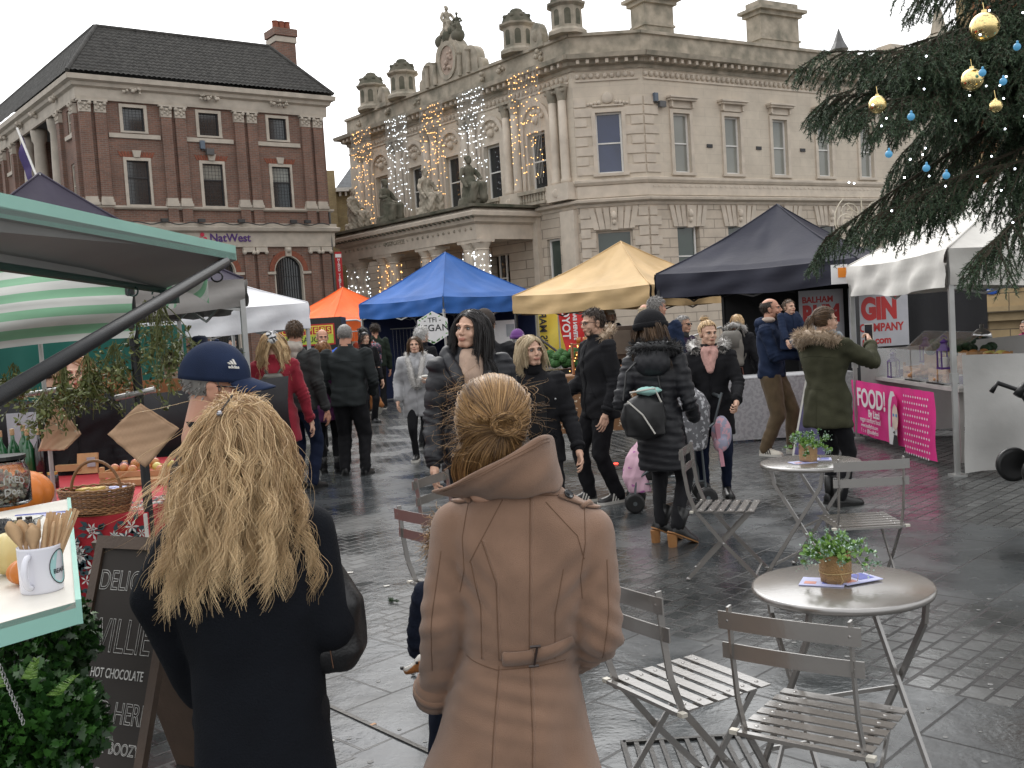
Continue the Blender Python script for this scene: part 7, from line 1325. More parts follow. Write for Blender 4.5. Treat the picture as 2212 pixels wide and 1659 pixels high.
leaflet('lilac leaflet sticking out left of the plant pot on the nearer table',(TC.x-.055,TC.y+.03,.7212),R(-25)); leaflet('lilac and salmon leaflet sticking out right of the plant pot on the nearer table',(TC.x+.06,TC.y+.035,.7245),R(20)); leaflet('lilac leaflet in front of the plant pot on the farther table',(TC2.x-.055,TC2.y-.03,.7212),R(10)); leaflet('pale leaflet behind the plant pot on the farther table',(TC2.x+.07,TC2.y+.05,.7212),R(-15))
m_leaf = Mattr('bright_leaf',(.05,.14,.02),(.22,.38,.08),.5); m_sage = Mattr('sage_leaf',(.10,.20,.12),(.40,.50,.42),.6); m_burl = W_('burlap',(.33,.20,.09),sc_=30,bsc=180,bump=.8)
def leafmesh(pos,dirs,L_,wd,g,cup=.3,tint=None):
    n = len(pos); d = dirs/np.linalg.norm(dirs,axis=1,keepdims=True); s = np.cross(d,g.normal(size=(n,3))); s /= np.linalg.norm(s,axis=1,keepdims=True); up = np.cross(s,d); L2 = (L_*g.uniform(.7,1.3,n))[:,None]; w2 = L2*wd
    V = np.stack([pos,pos+d*L2*.35+s*w2-up*w2*cup,pos+d*L2*.75+s*w2*.8-up*w2*cup,pos+d*L2,pos+d*L2*.75-s*w2*.8-up*w2*cup,pos+d*L2*.35-s*w2-up*w2*cup],1); b = np.arange(n)[:,None]*6
    F_ = np.concatenate([b+np.array([[0,1,2,3]]),b+np.array([[0,3,4,5]])],0); return V.reshape(-1,3),F_,np.repeat(g.uniform(0,1,n) if tint is None else tint,6)
def potplant(label,c,s,seed,mat_pot=m_burl):
    t = thing('potted_plant',label,'plant',(c.x,c.y,.7215),0,'small plants on the tables'); q = MB(); prof = [(.001,.002),(.040*s,.0),(.043*s,.02*s),(.044*s,.05*s),(.043*s,.078*s),(.045*s,.085*s),(.040*s,.084*s),(.036*s,.07*s),(.001,.068*s)]; q.lathe(prof,n=30); q.v = [(x*(1+.03*math.sin(9*math.atan2(y,x)+z*90)),y*(1+.03*math.sin(7*math.atan2(y,x)+z*70)),z+.0015*math.sin(11*math.atan2(y,x)) if z > .06*s else z) for x,y,z in q.v]; q.build('pot',mat_pot,t,True)
    q = MB(); q.tube([(.0455*s*math.cos(R(20*i)),.0455*s*math.sin(R(20*i)),.032*s+.001*math.sin(i)) for i in range(19)],.0016,5); q.tube([(.0,-.046*s,.032*s),(.006,-.052*s,.015*s),(-.004,-.05*s,.004)],.0012,5); q.tube([(.03*s,-.035*s,.034*s),(.05*s,-.045*s,.03*s),(.045*s,-.05*s,.012*s)],.0012,5); q.build('twine',M('twine',(.45,.33,.16),.9),t)
    g = np.random.default_rng(seed); n = 26; a = g.uniform(0,6.28,n); el = g.uniform(.25,1.3,n); D = np.stack([np.cos(a)*np.cos(el),np.sin(a)*np.cos(el),np.sin(el)],1); P0 = np.zeros((n,3))+np.array([0,0,.07*s])+D*np.array([.02,.02,0])*s; path,g2 = strands(P0,D,6,.085*s,.001,(0,0,0),.12,seed=seed,spread=.2); V,F_,T_ = strand_mesh(path,.0012,g2); link('stem',np_mesh(V,F_,T_,'stem'),m_leaf,t)
    i = g.integers(0,n,330); j = g.integers(1,7,330); pos = path[i,j]; L1 = leafmesh(pos,D[i]+g.normal(size=(330,3))*.7,.017*s,.38,g); link('leaves',np_mesh(*L1,'leaves'),m_leaf,t,True)
    i = g.integers(0,n,520); pos = path[i,6]+g.normal(size=(520,3))*.009*s; L1 = leafmesh(pos,g.normal(size=(520,3)),.006*s,.6,g); link('blossom',np_mesh(*L1,'blossom'),m_sage,t,True)
potplant('leafy plant in a burlap wrapped pot on the nearer table',TC+Vector((-.01,.03,0)),1.22,3); potplant('bushy plant in a smooth kraft pot on the farther table',TC2+Vector((-.01,0,0)),1.25,4,M('kraft_pot',(.36,.22,.11),.7))
# ------------------------------------------------------------------ pushchair
A = on_z(1371,1106); B = on_z(1527,1093); t = thing('pushchair','pushchair with grey starry hood and dark seat between the beanie woman and the pink scarf','pushchair',(A.x,A.y,0)); m_grey = M('star_fabric',(.16,.16,.17),.8,sc_=26,col2=(.55,.55,.57),thr=.56); m_fr = M('frame_steel',(.16,.18,.19),.3,metal=.7)
bx,by_ = B.x-A.x,B.y-A.y
def wheel(c,r=.085):
    for o in (-.03,.03):
        M3 = Matrix.Rotation(R(90),3,'X'); q = MB(); q.lathe([(r-.022,-.012),(r-.004,-.012),(r,0),(r-.004,.012),(r-.022,.012)],(c[0],c[1]+o,r),28,mat=M3); w_ = q.build('wheel',s_black,t,True); q = MB(); [q.box((c[0],c[1]+o,r),(2*r-.04,.012,.012),mat=Matrix.Rotation(R(60*k),4,'Y')) for k in range(3)]; q.lathe([(.001,-.016),(.018,-.016),(.018,.016),(.001,.016)],(c[0],c[1]+o,r),12,mat=M3); q.build('spokes',m_fr,w_)
wheel((0,-.04)); wheel((.06,.34)); wheel((bx,by_-.05)); wheel((bx+.02,by_+.33))
q = MB()
for y in (0,.32): q.tube([(0,y-.03,.1),(.03,y,.28),(bx+.1,y+by_,.72),(bx+.18,y+by_,.98)],.012,8); q.tube([(bx,y+by_,.1),(bx-.02,y+by_,.5),(.3,y,.62)],.012,8); q.tube([(.02,y,.24),(bx,y+by_,.22)],.009,8)
q.tube([(bx+.16,by_,.95),(bx+.16,by_+.32,.95)],.016,8); q.tube([(.02,0,.24),(.02,.32,.24)],.009,8); q.build('frame',m_fr,t)
q = MB(); q.loft([(.16,.16,.26,.16,.15),(.24,.16,.33,.2,.16),(.38,.16,.5,.14,.16),(.45,.16,.72,.09,.15)],20,p=3); link('seat',remesh(q,.014,3,.008,.1),s_black,t,True)
q = MB(); q.loft([(.56,.16,.50,.10,.17),(.54,.16,.70,.17,.18),(.52,.16,.86,.20,.19),(.50,.16,.97,.17,.17),(.50,.16,1.03,.08,.10)],24,p=2.6); q.cap((.30,.1,1.0),(.50,.1,.99),.03,.09); q.cap((.30,.22,1.0),(.50,.22,.99),.03,.09); link('hood',remesh(q,.013,3,.014,.10,seed=3),m_grey,t,True)
q = MB(); q.loft([(.44,.08,.36,.05,.12),(.44,.1,.6,.08,.13)],16); link('storage_bag',remesh(q,.013,3,.01,.1),m_grey,t,True)
q = MB(); q.loft([(.06,.10,.16,.10,.09),(.03,.10,.30,.115,.11),(.05,.12,.46,.10,.10),(.09,.13,.55,.06,.07),(.11,.13,.60,.03,.03)],22); me = remesh(q,.010,3,.014,.09,seed=8); o = link('spotted_blanket',me,M('pink_spots',(.72,.46,.56),.8,sc_=15,col2=(.50,.16,.42),thr=.60),None,True,(A.x,A.y-.02,0)); tag(o,'pink and lilac spotted blanket draped over the pushchair front','blanket')
p = at(1389,968,A.y+.10); q = MB(); o = thing('bobble','grey and white woolly bobble above the spotted blanket','bobble',p); fur([Vector((0,0,-.005)),Vector((0,0,.005))],.033,'wh',o,320,.014,3,'wool')
p = at(1561,985,8.95); t = thing('backpack','pink unicorn patterned child backpack hanging on the pushchair handle','bag',p); q = MB(); q.ell((0,0,.2),(.09,.08,.16)); q.ell((-.02,-.05,.12),(.07,.05,.08)); link('bag_body',remesh(q,.010,3,.004,.1),M('pastel_print',(.42,.42,.55),.7,sc_=20,col2=(.75,.45,.52),thr=.52),t,True); q = MB(); q.bar((-.055,-.08,.3),(-.02,-.09,-.08),.035,.01,(1,0,0)); q.box((-.045,-.05,.2),(.04,.06,.2)); q.build('strap',M('pink_strap',(.68,.33,.40),.7),t)
A = at(2204,872,7.4); t = thing('pushchair','black pushchair cut off by the right edge, only handle and wheel rim showing','pushchair',(A.x+.25,A.y,0)); q = MB(); q.tube([(-.27,0,.93),(-.22,0,1.0),(-.05,0,.93),(.2,0,.5),(.3,0,.1)],.035,10); q.tube([(-.27,.4,.93),(-.22,.4,1.0),(-.05,.4,.93),(.2,.4,.5),(.3,.4,.1)],.02,10); q.build('handle',s_black,t,True)
for y in (0,.4): q = MB(); q.lathe([(.10,-.02),(.13,-.02),(.135,0),(.13,.02),(.10,.02)],(-.12,y,.36),28,mat=Matrix.Rotation(R(90),3,'X')); q.build('wheel',s_black,t,True); q = MB(); q.lathe([(.08,-.02),(.1,-.01),(.1,.01),(.08,.02)],(.3,y,.1),20,mat=Matrix.Rotation(R(90),3,'X')); q.build('wheel',s_black,t,True)
q = MB(); q.loft([(.15,.2,.3,.2,.18),(.2,.2,.75,.18,.18)],16); q.build('seat',s_black,t,True)
# ------------------------------------------------------------------ van hatch and counter at the left
m_tealp = M('teal_paint',(.30,.56,.48),.45,.06,3,.1,20); m_under = M('hatch_underside',(.26,.265,.26),.6,.1,2); m_tedge = M('dark_teal',(.01,.045,.035),.5); m_ctop = M('white_counter',(.66,.63,.57),.4,.07,6,.1,30); m_strut = M('black_tube',(.012,.013,.015),.5,.2,8,.15,200)
t = thing('hatch_canopy','raised teal edged hatch canopy of the drinks van with grey underside','canopy',(-1.25,4.63,2.05)); r_ = lambda x,y,z: (x+1.25,y-4.63,z-2.05)
PR_o = [at(510,562,4.63),at(355,624,4.75)]; o1,i1 = PR_o; o0 = at(0,470,2.66); i0 = at(0,570,2.95); dv = (o0-o1)*.6; o00 = o0+dv; i00 = i0+(i0-i1)*.6
q = MB(); up = Vector((0,0,.066)); b_ = Vector((-1.25,4.63,2.05)); q.hexa([v-b_ for v in (o00,o1,i1,i00)]+[v+Vector((0,0,.03))-b_ for v in (o00,o1,i1,i00)]); q.build('underside',m_under,t)
q = MB(); nrm = Vector((.012,0,0)); q.hexa([o00-b_,o1-b_,o1-nrm-b_,o00-nrm-b_,o00+up-b_,o1+up-b_,o1+up-nrm-b_,o00+up-nrm-b_]); dd = (i1-o1)*.25; q.hexa([o1-b_,o1+dd-b_,o1+dd+Vector((0,.01,0))-b_,o1+Vector((0,.01,0))-b_,o1+up-b_,o1+dd+up-b_,o1+dd+up+Vector((0,.01,0))-b_,o1+up+Vector((0,.01,0))-b_]); q.add([o00+up-b_,o1+up-b_,i1+up-b_,i00+up-b_],[(0,1,2,3)]); q.build('teal_edge',m_tealp,t)
q = MB(); q.tube([i00-b_-Vector((0,0,.008)),i1-b_-Vector((0,0,.008))],.014,8)
for f in (.08,.28): c = i1.lerp(i0,f)-b_; q.tube([c+Vector((.02*math.cos(R(30*k)),0,-.03+.02*math.sin(R(30*k)))) for k in range(-5,7)],.004,5)
q.box(i1-b_+Vector((.03,0,-.04)),(.06,.04,.06)); q.build('hinge_rail',m_tedge,t)
s0,s1 = at(487,566,4.5),at(-40,880,2.35); q = MB(); q.tube([s0,s0.lerp(s1,.5),s1],.022,14); c = s0+Vector((-.03,0,-.07)); q.tube([s0.lerp(s1,.07)+Vector((0,0,-.02))+Vector((.024*math.cos(R(30*k)),0,-.02+.02*math.sin(R(30*k)))) for k in range(-6,4)],.004,5); tag(q.build('canopy_strut',m_strut,None,True),'thick black tube strut propping the teal canopy','strut')
CZ = 1.2; c0 = on_z(163,1300,CZ); c1_ = on_z(145,1078,CZ); c2 = on_z(-140,1385,CZ); c3 = c2+(c1_-c0)
t = thing('van_counter','white topped teal edged serving counter at the lower left','counter',c0); q = MB(); P_ = [v-c0 for v in (c2,c0,c1_,c3)]; q.hexa([v+Vector((0,0,-.012)) for v in P_]+P_); q.build('counter_top',m_ctop,t)
q = MB(); dn = Vector((0,0,-.045)); e_ = (c0-c2).normalized(); nv_ = Vector((e_.y,-e_.x,0))*.012; q.hexa([P_[0]+dn,P_[1]+dn,P_[1]+dn+nv_*-1,P_[0]+dn-nv_,P_[0]-Vector((0,0,.001)),P_[1]-Vector((0,0,.001)),P_[1]-nv_-Vector((0,0,.001)),P_[0]-nv_-Vector((0,0,.001))]); e2 = Vector((.010,.004,0)); q.hexa([P_[1]+dn,P_[2]+dn,P_[2]+dn+e2,P_[1]+dn+e2,P_[1]+Vector((0,0,.004)),P_[2]+Vector((0,0,.004)),P_[2]+e2+Vector((0,0,.004)),P_[1]+e2+Vector((0,0,.004))]); q.build('teal_edge',m_tealp,t)
q = MB(); q.bar(P_[1]+Vector((-.42,.5,-.05)),P_[1]+Vector((-.75,.5,-.6)),.03,.02); q.build('bracket',m_tealp,t)
# mug and spoons, pumpkins, dishes, jar
mg = on_z(92,1275,CZ); t = thing('mug','white mug with pale blue round badge full of wooden spoons on the counter','mug',mg); q = MB(); q.lathe([(.001,0),(.040,0),(.042,.004),(.0425,.09),(.0425,.0945),(.0395,.0945),(.039,.01),(.001,.009)],n=40); q.build('mug_body',M('glazed_white',(.68,.68,.74),.12,.02),t,True); q = MB(); hd = Vector((.02,-.99,0)).normalized(); q.tube([hd*(.042+.026*math.sin(R(a)))+Vector((-.003,0,.048+.032*math.cos(R(a)))) for a in range(0,181,15)],.0065,10); q.build('handle',M('glazed_white',(.6,.6,.6)),t,True)
def onmug(a,z,r=.0431): return Vector((r*math.cos(a),r*math.sin(a),z))
q = MB(); q.add([onmug(R(-6)+.60*math.cos(R(15*i)),.050+.034*math.sin(R(15*i)),.0432) for i in range(24)],[tuple(range(24))]); q.build('badge',M('badge_blue',(.35,.58,.58),.3),t,fix=False); q = MB(); q.tube([onmug(R(-6)+.62*math.cos(R(15*i)),.050+.0355*math.sin(R(15*i)),.0433) for i in range(25)],.0009,5); q.build('badge_ring',m_ink,t)
tm = text('BEARD',.013,ext=.0001,bold=.0002); 
for v in tm.vertices: a = R(-32)+v.co.x/.043; v.co = onmug(a,.038+v.co.y,.0436+v.co.z)
tm.materials.clear(); link('lettering',tm,m_ink,t)
m_wood = M('birch_wood',(.55,.36,.20),.6,.12,12,.15,90); g = random.Random(2)
for i in range(9):
    a = R(150+22*i); sp_ = i < 4; base_ = mg+Vector((.018*math.cos(a),.018*math.sin(a),.012)); tp = mg+Vector(((-.045+.016*i) if sp_ else (.0+.010*(i-3)),-.02+.012*(i % 3),.140+.012*g.random())); q = MB(); ax = (tp-base_); n_ = 10; rg = []
    for k in range(n_+1): f = k/n_; w_ = .0035+(.0135*math.sqrt(max(0,1-((f-.84)/.17)**2)) if sp_ and f > .68 else (.0015*f)); w_ = w_*(.5 if k == n_ else 1); c = base_-mg+ax*f; rg.append([c+Vector((w_,0,0)),c+Vector((0,.0014,0)),c+Vector((-w_,0,0)),c+Vector((0,-.0014,0))])
    q.rings(rg); o = q.build('wooden_spoon' if sp_ else 'wooden_fork',m_wood,None,True,loc=mg); tag(o,('flat wooden spoon with round bowl standing in the white mug' if sp_ else 'wooden stirrer or fork leaning to the right in the white mug'),'spoon' if sp_ else 'fork','wooden cutlery in the mug')
for i in range(16):
    q = MB(); x_ = .004+.003*(i % 8); a_ = Vector((x_-.01,.012*(i//8),.02)); b2 = Vector((x_+.012+.0052*(i % 8),.02+.014*(i//8),.150+.014*g.random())); q.bar(a_,b2,.0055,.0014,(1,.4,0)); o = q.build('wooden_stick',m_wood,None,loc=mg); tag(o,'thin flat wooden stick fanned out at the right of the mug','stick','wooden sticks in the mug')
def pumpkin(label,c,r,h,col,seed,ribs=10):
    q = MB(); rg = []
    for i in range(13): th = math.pi*i/12; rr = math.sin(th) if 0 < i < 12 else .02; rg.append([(r*rr*(1-.09*abs(math.cos(ribs*ph/2))**3)*math.cos(ph),r*rr*(1-.09*abs(math.cos(ribs*ph/2))**3)*math.sin(ph),h*(.5-.5*math.cos(th))*1) for ph in [2*math.pi*j/60 for j in range(60)]])
    q.rings(rg); t = thing('pumpkin',label,'pumpkin',c,.3,'pumpkins on the counters'); q.build('pumpkin_skin',col,t,True); q = MB(); q.tube([(0,0,h*.95),(.01,0,h*1.12),(.02,0,h*1.2)],[.01,.007,.008],8); q.build('stalk',M('dry_stalk',(.2,.16,.07)),t)
pumpkin('small cream squash beside the mug',on_z(28,1240,CZ),.058,.095,M('cream_squash',(.60,.48,.20),.4,.15,6),1); pumpkin('small orange gourd between the cream squash and the mug',on_z(55,1262,CZ),.036,.055,M('orange_gourd',(.55,.17,.02),.4,.2,12),2)
pumpkin('large orange pumpkin behind the glass jar',at(48,1118,4.25),.135,.20,M('orange_pumpkin',(.70,.20,.03),.35,.12,5),3,12)
m_gl = M('clear_glass',(.9,.92,.92),.03,.02,1,trans=1.); jr = on_z(16,1090,CZ); t = thing('glass_jar','big glass jar of nuts and white popcorn with hand drawn white lettering','jar',jr); q = MB(); q.lathe([(.001,0),(.066,0),(.076,.008),(.077,.10),(.068,.125),(.064,.132),(.064,.15),(.061,.15),(.061,.132),(.073,.10),(.072,.010),(.001,.005)],n=40); q.build('jar_glass',m_gl,t,True); q = MB(); q.lathe([(.001,.15),(.068,.15),(.068,.162),(.001,.164)],n=32); q.build('lid',s_black,t)
def jumble(n,cx,cy,z0,z1,rad,sz,seed,mats,par,nm='filling'):
    g = random.Random(seed); q = MB()
    for i in range(n): a = g.uniform(0,6.28); r_ = rad*math.sqrt(g.random()); q.ell((cx+r_*math.cos(a),cy+r_*math.sin(a),g.uniform(z0,z1)),(sz*g.uniform(.6,1.2),sz*g.uniform(.6,1.2),sz*g.uniform(.5,1)),8,6,g.randrange(len(mats)))
    return q.build(nm,mats,par,True)
jumble(330,0,0,.012,.055,.064,.008,3,[M('popcorn',(.65,.58,.44),.7),M('walnut',(.22,.12,.06),.6),M('chip_white',(.6,.55,.48),.7)],t); jumble(200,0,0,.060,.092,.064,.009,4,[M('apricot',(.5,.17,.08),.5),M('popcorn',(.6,.5,.4))],t,'upper_filling')
for s_,z in (('I RED',.073),('Dog',.035)):
    tm = text(s_,.032,ext=.0003,bold=.0006,sx_=.9)
    for v in tm.vertices: a = R(-68)+v.co.x/.077; v.co = Vector((.0782*math.cos(a),.0782*math.sin(a),z+v.co.y+.006*math.sin(v.co.x*60)))
    tm.materials.clear(); link('lettering',tm,m_white,t)
ds = on_z(46,1142,CZ); t = thing('glass_dish','cut glass dish of dark chocolates','dish',ds); q = MB(); q.loft([(0,0,.0,.035,.028),(0,0,.006,.04,.03),(0,0,.030,.058,.042),(0,0,.030,.054,.039),(0,0,.010,.036,.027)],12,p=4); q.build('dish',m_gl,t); q = MB(); [q.box((.022*(k-1),.006*(k % 2),.018),(.016,.016,.013),k*.4,k % 2) for k in range(3)]; q.box((-.01,.015,.026),(.014,.014,.010),.5); q.box((.018,.012,.026),(.014,.014,.010),.8); q.build('chocolate',[M('dark_chocolate',(.02,.01,.008),.4),s_white],t)
q = MB(); q.box((0,0,.001),(.15,.055,.002)); q.box((0,.02,.003),(.15,.013,.001),mi=1); tag(q.build('leaflet',[M('lilac_paper',(.4,.4,.6)),M('blue_print',(.1,.1,.4))],None,loc=on_z(85,1113,CZ),rz=R(8)),'lilac leaflet with a blue heading on the counter behind the glass dish','leaflet')
q = MB(); q.lathe([(.001,0),(.032,0),(.035,.09),(.033,.09),(.030,.004),(.001,.004)],n=24); o = q.build('tumbler',m_gl,None,True,loc=on_z(-2,1205,CZ)); tag(o,'small clear tumbler at the left edge of the counter','glass')
# ------------------------------------------------------------------ chalkboard
tl,tr_ = at(216,1157,3.66),at(396,1190,3.50); t = thing('chalkboard','brown framed chalk board advertising hot chocolate, in front of the red cloth','chalkboard',(tl.x,tl.y,0)); xd = tr_-tl; xd.z = 0; Wb = xd.length; tl2 = tl-t.location; xn_ = xd.normalized(); upv = Vector((.05,.38,1.0)); upv = (upv-xn_*upv.dot(xn_)).normalized(); Hb = 1.06; C4 = basis(tl2-upv*Hb,xd,upv); m_fw = M('brown_frame',(.085,.055,.038),.6,.15,10,.2); m_slate = M('chalk_slate',(.030,.024,.020),.8,.2,4)
q = MB(); panel(q,C4,.03,Wb-.03,.03,Hb-.03,-.01,0); q.build('slate',m_slate,t); q = MB(); panel(q,C4,0,.036,0,Hb,-.014,.012); panel(q,C4,Wb-.036,Wb,0,Hb,-.014,.012); panel(q,C4,.036,Wb-.036,0,.045,-.014,.012); panel(q,C4,.036,Wb-.036,Hb-.045,Hb,-.014,.012); q.build('frame',m_fw,t)
q = MB(); B4_ = basis(tl2+Vector((0,.40,-Hb*.98)),xd,(0,-.37,1)); panel(q,B4_,.09,Wb,0,Hb*1.0,-.02,0); q.build('rear_leaf',m_fw,t)
m_chalk = M('chalk',(.62,.61,.58),.95,.2,60)
for s_,size,x,y,out_,wd in (('DELICIOUS',.098,.04,.872,1,Wb*.90),("WILLIE'S",.165,.03,.66,1,Wb*.93),('HOT CHOCOLATE',.046,.075,.575,0,Wb*.62),('SOLD HERE!',.098,.03,.432,1,Wb*.90),('MAKE IT BOOZY',.052,.06,.335,1,Wb*.76),('FOR  £2',.075,.10,.235,1,Wb*.5),('@beardthebean',.046,.06,.12,0,Wb*.72)):
    me = text(s_,size,outline=bool(out_),bevel=.0011,ext=.0006,bold=.0003); xs = [v.co.x for v in me.vertices]; me.transform(Matrix.Diagonal((wd/(max(xs)-min(xs)),1,1,1))); me.transform(C4 @ Matrix.Translation((x,y,.001))); me.materials.clear(); link('chalk_lettering',me,m_chalk,t)
# ------------------------------------------------------------------ fruit stall beyond the counter
TZ = .90; m_redc = M('red_cloth',(.36,.012,.022),.8,.12,4); tc = on_z(317,1109,TZ); tb = on_z(262,1085,TZ)+Vector((0,1.4,0)); x0 = -3.4
t = thing('stall_table','stall table under a red cloth with white flowers','table',(tc.x,tc.y,0)); q = MB(); fy = tc.y; G = []
for r in range(9):
    f = r/8; G.append([(x0-tc.x+(0-(x0-tc.x))*c/50,-.0-.012*math.sin(c*.9)*f,TZ-(.55)*f) for c in range(51)])
q.grid(G); q.add([(x0-tc.x,0,TZ),(0,0,TZ),(-.35,2.4,TZ),(x0-tc.x-.3,2.4,TZ)],[(0,1,2,3)]); q.add([(0,0,TZ),(-.35,2.4,TZ),(-.35,2.4,.2),(0,0,.35)],[(0,1,2,3)]); q.build('red_cloth',m_redc,t,fix=False)
g = random.Random(8); q = MB(); q2 = MB()
for i in range(78):                                     # printed flowers on the front drop and the top
    top_ = i > 60; x_ = g.uniform(-.42,-.02) if not top_ else g.uniform(-.25,-.04); z_ = TZ-g.uniform(.04,.5); yy = g.uniform(.1,.5)
    if not top_ and x_ > -.12 and z_ < TZ-.12: continue
    rr = g.uniform(.022,.042); nP = g.choice((5,6,8,11)); P = lambda a,b: (x_+a,-.016,z_+b) if not top_ else (x_+a,yy+b,TZ+.003)
    for k in range(nP): a = 2*math.pi*k/nP; q.add([P(0,0),P(rr*.6*math.cos(a-.25),rr*.6*math.sin(a-.25)),P(rr*math.cos(a),rr*math.sin(a)),P(rr*.6*math.cos(a+.25),rr*.6*math.sin(a+.25))],[(0,1,2,3)])
    for k in range(3): a = g.uniform(0,6.28); c = (rr*1.3*math.cos(a),rr*1.3*math.sin(a)); Q = lambda a,b: (x_+a,-.0145,z_+b) if not top_ else (x_+a,yy+b,TZ+.002); q2.add([Q(c[0]+.03*math.cos(a),c[1]+.03*math.sin(a)),Q(c[0]-.012*math.sin(a),c[1]+.012*math.cos(a)),Q(c[0]-.02*math.cos(a),c[1]-.02*math.sin(a)),Q(c[0]+.012*math.sin(a),c[1]-.012*math.cos(a))],[(0,1,2,3)])
tag(q.build('printed_flowers',M('flower_print',(.55,.55,.52),.8,.25,60),t,fix=False),kind='stuff'); q2.build('printed_leaves',M('leaf_dark_print',(.03,.06,.07),.8),t,fix=False)
q = MB(); q.box((-.004,-.01,TZ-.14),(.012,.02,.28)); q.build('hem_tape',s_white,t)
bk = on_z(190,1118,TZ)+Vector((0,.12,0)); t = thing('wicker_basket','oval wicker basket with tall hoop handle full of small paper packets','basket',bk,R(-8))
m_wk = Mattr('wicker',(.10,.045,.018),(.36,.18,.07),.55); q = MB(); nS = 44
for i in range(13):
    z = .004+.0098*i; a_,b_ = .15+.035*i/12,.10+.02*i/12; q.tube([(a_*(1+.03*math.cos(math.pi*(j+i)))*math.cos(2*math.pi*j/nS),b_*(1+.03*math.cos(math.pi*(j+i)))*math.sin(2*math.pi*j/nS),z+.002*math.cos(math.pi*(j+i))) for j in range(nS+1)],.0055,6,cap=False,tint=g.random())
q.lathe([(.001,.01),(.13,.01)],n=20); q.tint += [0]*(len(q.v)-len(q.tint)); q.build('basket_weave',m_wk,t,True,fix=False); q = MB(); q.tube([(.13*math.cos(R(a)),0,.10+.155*math.sin(R(a))) for a in range(0,181,10)],.0075,8,tint=.5); q.build('handle',m_wk,t,True)
q = MB(); [q.box((g.uniform(-.11,.11),g.uniform(-.06,.06),.10+g.random()*.025),(.07,.05,.012),g.random()*3,g.randrange(3)) for _ in range(14)]; q.build('packets',[M('kraft_paper',(.42,.29,.19),.7),M('lilac_paper',(.4,.4,.6)),M('yellow_fruit',(.6,.42,.1),.5)],t)
def crate(label,c,w_,d_,h_,rz,mat):
    t = thing('wooden_crate',label,'crate',c,rz,'wooden fruit crates'); 
    for s in (-1,1):
        for z in (.25,.8): q = MB(); q.box((0,s*d_/2,z*h_),(w_,.008,h_*.35)); q.build('side_board',mat,t); q = MB(); q.box((s*w_/2,0,z*h_),(.008,d_,h_*.35)); q.build('side_board',mat,t)
        for s2 in (-1,1): q = MB(); q.box((s*(w_/2-.012),s2*(d_/2-.012),h_*.65),(.022,.022,h_*1.3)); q.build('corner_post',mat,t)
    q = MB(); q.box((0,0,.008),(w_,d_,.01)); q.build('base',mat,t); return t
m_cr = M('pale_crate',(.45,.26,.12),.7,.2,8,.2); m_cr2 = M('orange_crate',(.24,.09,.028),.7,.25,6,.2); m_ap = M('red_apple',(.42,.03,.035),.35,sc_=14,col2=(.55,.30,.10)); m_apy = M('yellow_apple',(.60,.52,.15),.35,.15); m_apd = M('plum_apple',(.10,.01,.03),.3)
def apples(c,pts,label,r=.028):
    for i,(x,y,z,k) in enumerate(pts):
        q = MB(); rg = []; 
        for a in range(11): th = math.pi*a/10; rr = math.sin(th)*(1+.12*math.cos(th)) if 0 < a < 10 else .03; zz = -math.cos(th)*.92+(.18 if a == 10 else 0)*-1; rg.append([(r*rr*math.cos(R(22.5*j)),r*rr*math.sin(R(22.5*j)),r*zz) for j in range(16)])
        q.rings(rg); o = q.build('apple',(m_ap,m_apy,m_apd)[k],None,True,loc=Vector(c)+Vector((x,y,z))); tag(o,label if not isinstance(label,(list,tuple)) else label[i],'apple','apples on the stall')
ac = on_z(243,1070,TZ)+Vector((.02,.45,0)); crate('pale wooden crate of red apples behind the wicker basket',ac,.40,.30,.09,R(-6),m_cr); apples(ac,[(-.10,-.05,.10,0),(-.04,-.08,.09,0),(.03,-.06,.10,0),(.08,-.02,.09,1),(-.02,0,.12,0),(.05,.04,.11,0),(-.13,.03,.10,2),(-.07,.05,.11,0),(.12,-.08,.08,0),(.0,.09,.10,0),(.14,.05,.09,1),(-.15,-.06,.10,0)],'apple in the pale crate behind the basket')
a2 = on_z(330,1140,.62)+Vector((0,.15,0)); crate('lower crate of yellow and red apples right of the red cloth',a2,.30,.26,.09,R(10),m_cr); apples(a2,[(-.10+.05*(i % 5),-.09+.05*(i//5),.09+.025*((i*7) % 3),(0,1,1,0,1)[(i*3) % 5]) for i in range(20)],'apple in the lower crate beside the red cloth')
for (u,v,nm,cat,lab) in ((10,1000,'n',0,0),): pass
m_bg = M('green_bottle',(.01,.09,.03),.08,.1,3,spec=.8); m_bd = M('dark_bottle',(.015,.01,.012),.08,spec=.8); m_cork = M('cork_cap',(.45,.33,.18),.6)
for i,(u,dd,m_,lab) in enumerate(((4,6.5,m_bg,'green bottle at the left edge of the row'),(31,6.6,m_bg,'green bottle second from the left edge'),(55,6.9,m_bg,'green bottle set back, third of the row'),(63,6.5,m_bg,'green bottle left of the dark bottle'),(88,6.5,m_bd,'tall dark bottle at the right end of the row, nearest the folded paper bag'))):
    p = at(u,990,dd); t = thing('bottle',lab,'bottle',(p.x,p.y,TZ),0,'bottles on the fruit stall'); q = MB(); q.lathe([(.001,0),(.034,0),(.036,.01),(.036,.17),(.030,.20),(.013,.235),(.012,.29),(.001,.29)],n=20); q.build('bottle_glass',m_,t,True); q = MB(); q.lathe([(.001,.29),(.014,.27),(.015,.31),(.001,.312)],n=14); q.build('cap',m_cork,t)
